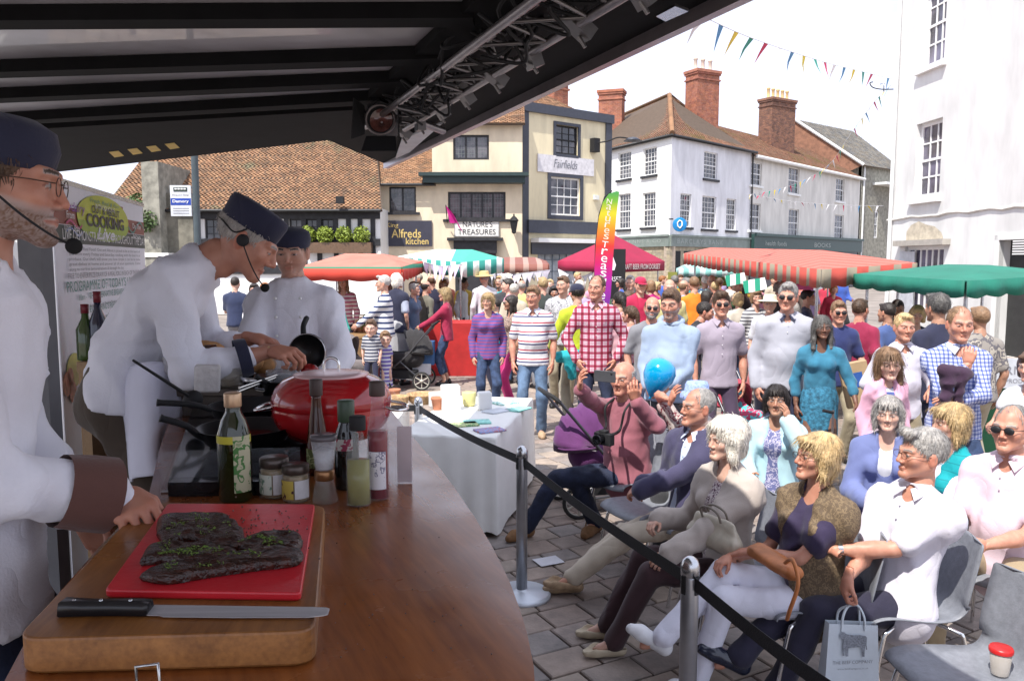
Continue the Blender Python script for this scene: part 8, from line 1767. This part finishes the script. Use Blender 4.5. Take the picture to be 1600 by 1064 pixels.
# ---------------- market stalls
def canopy(name, lb, E, Rg, top_m, val_m, vh=.22, sc_=.3, table=None, cat='market stall', under=None, flat=False):
    c0 = at(*E[0]); base = Vector((c0.x, c0.y, 0)); o = empty(name, base, 0, lb, cat, 'market stalls round the square' if cat == 'market stall' else None)
    e = [at(*q)-base for q in E]; g = [at(*q)-base for q in Rg]
    q = MB()
    if len(g) == 2: quads = [(e[0], e[1], g[1], g[0]), (e[1], e[2], g[1]), (e[2], e[3], g[0], g[1]), (e[3], e[0], g[0])]
    else: quads = [(e[i], e[(i+1) % 4], g[0]) for i in range(4)]
    for f in quads: q.add(f, [tuple(range(len(f)))])
    cn = q.build('canopy', top_m, o); m_ = cn.modifiers.new('s', 'SOLIDIFY'); m_.thickness = .012
    for i in range(4):
        a, b_ = e[i], e[(i+1) % 4]; L_ = (b_-a).length; n = max(1, round(L_/sc_)); v = MB(); st_ = 6; vs = []
        for k in range(n*st_+1):
            t = k/(n*st_); p = a.lerp(b_, t); dz = 0 if flat else .026*abs(math.sin(math.pi*k/st_)); nrm = Vector(((b_-a).y, -(b_-a).x, 0)).normalized()
            p = p+nrm*(.012+.012*math.sin(k*.9)); vs += [p+Vector((0, 0, .0)), p+Vector((0, 0, -vh+.035-dz))]
        v.add(vs, [(2*k, 2*k+1, 2*k+3, 2*k+2) for k in range(n*st_)], 0, True); w = v.build('valance', val_m, o); m_ = w.modifiers.new('s', 'SOLIDIFY'); m_.thickness = .006
    ce = sum(e, Vector((0, 0, 0)))/4
    for p in e: p = p.lerp(ce, .12); MB().tube([(p.x, p.y, 0), (p.x, p.y, p.z)], .02, 8).build('pole', steel, o)
    if table:
        c = sum(e, Vector((0, 0, 0)))/4; w_, d_, m__ = table; X_ = T(c.x, c.y, 0) @ RZ(math.atan2((e[2]-e[1]).y, (e[2]-e[1]).x))
        MB().bx(-w_/2, w_/2, -d_/2, d_/2, .72, .76, X=X_).build('counter_top', pine, o); MB().bx(-w_/2+.01, w_/2-.01, -d_/2+.01, d_/2-.01, .0, .718, X=X_).build('skirt', m__, o)
    return o
rs = stripes('red_cream_canopy', [(0, (.46, .10, .07)), (.62, (.44, .17, .13)), (.78, (.46, .10, .07)), (.9, (.44, .2, .17))], .30, 1, bump=.1); rv = stripes('red_green_valance', [(0, (.46, .07, .05)), (.55, (.26, .22, .16))], .34, 1)
canopy('striped_stall', 'large red striped market stall canopy right of the white corner house', [(1068, 396, 17), (1283, 421, 9.4), (1432, 411, 10.8), (1300, 400, 18)], [(1110, 387, 17), (1285, 391, 11.5)], rs, rv, .24, .34)
gc = M('green_canvas', (.01, .16, .11), .75, var=.12, vs=3, bump=.2)
canopy('green_stall', 'dark green canvas stall canopy in front of the white building', [(1335, 428, 9.8), (1510, 439, 7.9), (1690, 428, 8.8), (1540, 418, 11.5)], [(1480, 413, 10.2), (1545, 414, 9.2)], gc, gc, .19, .35, table=(2.2, .8, cloth('green_skirt', (.02, .12, .06))))
canopy('olive_stall', 'small pale aqua stall signed OLIVES between the crowd and the bank', [(1058, 419, 19.5), (1060, 420, 18.2), (1152, 420, 18.2), (1150, 419, 19.5)], [(1075, 411, 19), (1135, 411, 19)], stripes('aqua_white', [(0, (.5, .62, .62)), (.5, (.2, .45, .42))], .25, 0), MC['aqua_white'] if 'aqua_white' in MC else aqua, .2, .25)
p = at(1095, 436, 18.4); o = tag(MB().bx(-.75, .75, 0, .03, -.16, .16).build('stall_sign', M('sign_olive', (.24, .24, .05), .6)), 'olive coloured stall sign reading OLIVES AND above the crowd', 'sign'); o.location = p; lettering('OLIVES AND', 1.1, .2, M('cream_ink', (.6, .58, .4), .5), o, T(0, -.005, 0))
mr = M('maroon_canvas', (.30, .008, .045), .7, var=.08, vs=3, bump=.15)
gz = canopy('beer_gazebo', 'maroon pop up gazebo with white words CRAFT BEER FROM DORSET', [(872, 408, 22.3), (957, 410, 20.6), (1038, 408, 22.3), (957, 406, 24.4)], [(961, 368, 22.3)], mr, mr, .30, 3.0, cat='gazebo', flat=True, table=(2.4, .6, mr))
a, b_ = at(957, 410, 20.6), at(1038, 408, 22.3); d = (b_-a); rz_ = math.atan2(d.y, d.x); mid = (a+b_)/2; cr_i = M('cream_white_ink', (.75, .7, .66), .6)
o = lettering('CRAFT BEER FROM DORSET', 1.75, .14, cr_i, gz, RZ(rz_) @ T(.05, -.045, 0), bold=.01); o.location = (mid.x-gz.location.x, mid.y-gz.location.y, mid.z-.13)
crm = stripes('cream_red_canopy', [(0, (.62, .42, .34)), (.7, (.50, .06, .04))], 1.1, 1, bump=.1)
canopy('flower_stall', 'cream and red canopied flower stall left of the striped shirt shoppers', [(466, 417, 14.2), (628, 417, 13.2), (660, 408, 16.5), (520, 410, 17.5)], [(540, 396, 15.5), (600, 397, 15.2)], M('cream_rose_canvas', (.46, .17, .12), .75, var=.15, vs=2), stripes('red_band', [(0, (.52, .05, .03)), (.8, (.02, .2, .12))], .4, 2), .26, .5, table=(3.2, .8, wood('crate_wood', (.2, .12, .06), (.32, .2, .11))))
canopy('green_white_stall', 'green and white striped stall canopy in front of the cream shop', [(620, 401, 17.5), (722, 410, 15.2), (786, 404, 16.2), (690, 398, 19)], [(680, 390, 17.4), (738, 390, 16.6)], stripes('pale_green_canopy', [(0, (.56, .72, .66)), (.6, (.06, .38, .28))], 2.2, 0, bump=.1), stripes('green_white_valance', [(0, (.62, .68, .66)), (.5, (.03, .26, .22))], .22, 0), .30, .25, table=(2.6, .8, M('red_skirt', (.45, .02, .02), .7)))
canopy('brown_stall', 'low brown striped stall canopy in front of the pale yellow shop', [(763, 413, 18), (857, 413, 17.5), (852, 407, 20), (770, 407, 20.3)], [(790, 402, 19), (835, 402, 19)], stripes('brown_stripe', [(0, (.24, .09, .07)), (.6, (.36, .24, .2))], .3, 0), MC.get('brown_stripe'), .22, .25, table=(1.8, .6, whitec))
# red clothed table end and goods on stalls
o = tag(MB().rbox(-.75, .75, -.4, .4, 0, .95, .03).build('red_table', M('red_skirt')), 'table with a bright red cloth right of the raspberry hoodie', 'table'); o.location = (*P(728, 14.6)[:2], 0)
rg = random.Random(9)
for i in range(12):
    px_ = 522+i*9.5; cols_ = [(.5, .05, .05), (.55, .4, .05), (.06, .2, .04), (.5, .2, .4), (.5, .25, .1), (.15, .3, .05)]; nmz = ['red', 'yellow', 'dark green', 'mauve', 'orange', 'leafy'][i % 6]
    q = MB(); bush_mesh(q, (0, 0, .16), .13, 70, .035, rg, 1.1); q.lathe([(.06, 0), (.09, .12)], seg=8, m=1)
    o = tag(q.build('potted_plant', [M('bloom_'+nmz.replace(' ', '_'), cols_[i % 6], .7, var=.5, vs=20), M('terracotta')]), f'{nmz} potted plant on the flower stall, {["first", "second"][i//6]} of its colour from the left', 'plant', 'plants on the flower stall'); o.location = (*P(px_, 14.6)[:2], .76)
# string of white pennants on stalls
def bunting(name, pts, cols_, lb, size=(.2, .26), n=None, every=None):
    o = empty(name, pts[0], 0, lb, 'bunting', 'bunting lines over the square'); path = [Vector(p)-Vector(pts[0]) for p in bezier(pts, 24)]
    MB().tube(path, .006, 4).build('cord', whitec, o); L_ = [0]
    for a, b_ in zip(path, path[1:]): L_.append(L_[-1]+(b_-a).length)
    n = n or int(L_[-1]/(size[0]*1.9)); rb = random.Random(len(lb)); k = 0; seen = {}
    for i in range(n):
        s_ = L_[-1]*(i+.5)/n
        while k < len(L_)-2 and L_[k+1] < s_: k += 1
        p = path[k].lerp(path[k+1], (s_-L_[k])/max(1e-6, L_[k+1]-L_[k])); d = (path[k+1]-path[k]).normalized(); c = cols_[i % len(cols_)]; w, h = size
        sw_ = rb.uniform(-.6, .6); dn = Vector((-d.y*sw_, d.x*sw_, -1)).normalized(); tw = rb.uniform(-.25, .25); mid = p+dn*h*.5+Vector((tw*.2, tw*.1, 0))
        q = MB(); q.add([p-d*w/2, p+d*w/2, mid+d*w*.22, p+dn*h+Vector((tw*.15, 0, 0)), mid-d*w*.27], [(0, 1, 2, 4), (4, 2, 3)], 0, True); f_ = q.build('flag', c, o)
bc = [M('flag_white', (.75, .72, .74), .7), M('flag_blue', (.06, .22, .42), .7), M('flag_yellow', (.72, .55, .04), .7), M('flag_green', (.01, .25, .18), .7), M('flag_red', (.50, .01, .08), .7)]
bunting('bunting_line', [at(1085, 20, 9), at(1180, 62, 12), at(1290, 98, 16.5), at(1350, 113, 19.5), at(1394, 124, 22)], bc, 'multicoloured flag bunting high across the white sky', (.26, .34), 17)
bunting('bunting_line', [at(1394, 132, 22), at(1366, 160, 25), at(1330, 208, 30), at(1290, 262, 36), at(1230, 292, 43), at(1168, 305, 50)], bc[1:]+bc[:1], 'multicoloured flag bunting dipping from the tall white building to the terrace', (.28, .36), 32)
bunting('bunting_line', [at(1168, 303, 50), at(1230, 314, 42), at(1300, 320, 32), at(1380, 322, 23)], [bc[0], bc[4], bc[0], bc[1], bc[2], bc[0]], 'thin bunting stretched level across the off white terrace', (.32, .26), 18)
bunting('bunting_line', [at(873, 421, 22.2), at(905, 432, 21.8), at(930, 424, 21.2), at(956, 424, 20.5)], [whitec], 'white pennants hung under the maroon gazebo', (.22, .26), 13)
bunting('bunting_line', [at(766, 421, 17.9), at(800, 428, 17.8), at(857, 422, 17.4)], [whitec, M('flag_lilac', (.6, .55, .65), .7)], 'white and lilac pennants under the brown canopy', (.2, .24), 14)
bunting('bunting_line', [at(664, 410, 15.4), at(690, 416, 15.3), at(722, 413, 15.1)], [M('ribbon_lilac', (.5, .42, .6), .7), bc[0]], 'lilac and white ribbons hanging from the green and white stall', (.12, .3), 12)
for px_, py_, Y_ in ((1180, 436, 10.5), (1150, 428, 12)):
    p = at(px_, py_, Y_); q = MB(); w_ = .17; gs = stripes('green_white_flag', [(0, (.02, .30, .18)), (.45, (.75, .75, .75))], .16, 0); q.slab([(-w_, 0, -.03), (w_*.8, .05, .02), (w_, .02, -.13), (-w_*.8, -.03, -.19)], .006); o = tag(q.build('green_white_flag', gs), ['green and white striped flag hanging left of the red striped canopy', 'second green and white flag nearer the olive stall'][px_ == 1150], 'flag'); o.location = p
# ---------------- rainbow feather flag
Yf = 13.2; o = empty('feather_flag', (*P(945, Yf)[:2], 0), 0, 'tall rainbow feather flag lettered Natures Treasures', 'flag')
MC_r = bpy.data.materials.new('rainbow_cloth'); MC_r.use_nodes = True; t = MC_r.node_tree; tcn = N(t, 'ShaderNodeTexCoord'); sp_ = N(t, 'ShaderNodeSeparateXYZ'); t.links.new(tcn.outputs['Object'], sp_.inputs[0]); mr_ = N(t, 'ShaderNodeMapRange'); mr_.inputs[1].default_value = 3.22; mr_.inputs[2].default_value = 1.2
t.links.new(sp_.outputs[2], mr_.inputs[0]); r = N(t, 'ShaderNodeValToRGB'); ramp_set(r, [(0, (.02, .25, .08)), (.10, (.15, .38, .02)), (.2, (.65, .52, .01)), (.33, (.75, .22, .01)), (.46, (.62, .03, .02)), (.60, (.55, .005, .12)), (.75, (.35, .01, .30)), (1, (.10, .03, .30))]); t.links.new(mr_.outputs[0], r.inputs[0]); t.links.new(r.outputs[0], t.nodes['Principled BSDF'].inputs['Base Color'])
def fx(px): return (px-945)*Yf/FPX
def fz(py): return at(945, py, Yf).z
outl = [(966, 300), (962, 299), (950, 303), (941, 316), (935, 340), (931, 380), (929, 420), (930, 470), (935, 500), (950, 500), (955, 460), (958, 400), (962, 340)]
q = MB(); n = len(outl); q.add([(fx(x), 0, fz(y)) for x, y in outl]+[(fx(x), .01, fz(y)) for x, y in outl], [tuple(reversed(range(n))), tuple(range(n, 2*n))]+[(i, (i+1) % n, n+(i+1) % n, n+i) for i in range(n)]); q.build('cloth', MC_r, o)
MB().tube([(fx(930), .015, 0), (fx(930), .015, fz(430)), (fx(931), .015, fz(380)), (fx(936), .015, fz(335)), (fx(944), .015, fz(308)), (fx(955), .015, fz(298))], .014, 6).build('pole', matte_black, o)
lw_ = M('flag_letter', (.72, .66, .5), .6)
for i, ch_ in enumerate('Natures'): lettering(ch_, fx(945+8)-fx(945) if ch_ != 't' else .06, .085, lw_, o, T(fx(951-i*.7), -.004, fz(315+i*9.2)) @ RY(R(8)))
for i, ch_ in enumerate('Treasures'): lettering(ch_, .10, .10, white_paint, o, T(fx(945-i*.5), -.004, fz(382+i*11.5)) @ RY(R(8)))
# ---------------- bus stop pole
o = empty('bus_stop', (*at(306, 300, 13).xy, 0), 0, 'dark bus stop pole with a white and blue timetable sign', 'bus stop'); MB().tube([(0, 0, 0), (0, 0, 4.2)], .055, 12).build('pole', M('pole_slate', (.06, .08, .09), .5), o)
bx0 = (267-306)*13/FPX; bx1 = (299-306)*13/FPX; bzt, bzb = at(300, 290, 13).z, at(300, 338, 13).z
MB().bx(bx0, bx1, -.02, .02, bzb, bzt).build('sign_plate', M('plate_white', (.62, .64, .68), .4), o)
hh = bzt-bzb
MB().bx(bx0+.005, bx1-.005, -.024, -.021, bzb+hh*.36, bzb+hh*.58).build('blue_band', M('band_blue', (.02, .06, .35), .4), o); lettering('Damory', .26, .06, white_paint, o, T((bx0+bx1)/2, -.028, bzb+hh*.47), bold=.02)
lettering('Request Stop', .26, .035, M('grey_print'), o, T((bx0+bx1)/2, -.024, bzb+hh*.68)); q = MB(); q.rbox(-.11, .11, -.003, 0, -.03, .035, .002, X=T((bx0+bx1)/2, -.022, bzb+hh*.86)); q.build('bus_icon', dkp, o)
q = MB()
for k in range(4): q.bx(-.09+k*.048, -.055+k*.048, -.006, -.0035, .0, .022, X=T((bx0+bx1)/2, -.022, bzb+hh*.86))
q.build('bus_icon_windows', white_paint, o)
for k in range(3): MB().bx(bx0+.04, bx1-.04, -.023, -.0205, bzb+hh*(.08+.08*k), bzb+hh*(.10+.08*k)).build('timetable_line', M('grey_print'), o)
# ---------------- right edge: display table with green cloth, pink sign
o = tag(MB().rbox(-.5, .6, -.35, .35, 0, .95, .02).build('produce_table', cloth('leaf_green_cloth', (.02, .12, .05))), 'table with a green cloth at the far right under the canopy', 'table'); o.location = (*P(1590, 7.9)[:2], 0)
o = tag(MB().bx(-.35, .3, -.02, .02, -.14, .14).build('price_sign', M('pale_grey_sign', (.5, .52, .56), .5)), 'pale printed sign on the green clothed table', 'sign'); o.location = at(1575, 583, 7.5); lettering('FARMS', .4, .08, M('grey_print'), o, T(0, -.024, .03)); lettering('LOCAL PRODUCE', .5, .04, M('grey_print'), o, T(0, -.024, -.07))
p = at(1257, 442, 11.2); o = tag(MB().bx(-.13, .13, 0, .02, -.1, .1).build('pink_sign', M('sign_pink', (.75, .12, .35), .5)), 'small pink sign with a heart under the red striped canopy', 'sign'); o.location = p
q = MB(); q.add([(0, -.004, -.05), (.05, -.004, .0), (.04, -.004, .035), (.02, -.004, .04), (0, -.004, .02), (-.02, -.004, .04), (-.04, -.004, .035), (-.05, -.004, 0)], [tuple(range(8))]); q.build('heart', white_paint, o)
# black beer board by the gazebo
o = tag(MB().bx(-.33, .33, 0, .03, 1.1, 2.35).build('beer_board', matte_black), 'black upright beer board with a white drop beside the flag', 'board'); o.location = (*P(957, 20.2)[:2], 0)
q = MB(); q.add([(0, -.004, 2.2), (.09, -.004, 1.95), (.05, -.004, 1.82), (-.05, -.004, 1.82), (-.09, -.004, 1.95)], [(0, 4, 3, 2, 1)]); q.build('drop', white_paint, o); lettering('DORSET', .45, .12, white_paint, o, T(0, -.004, 1.6))
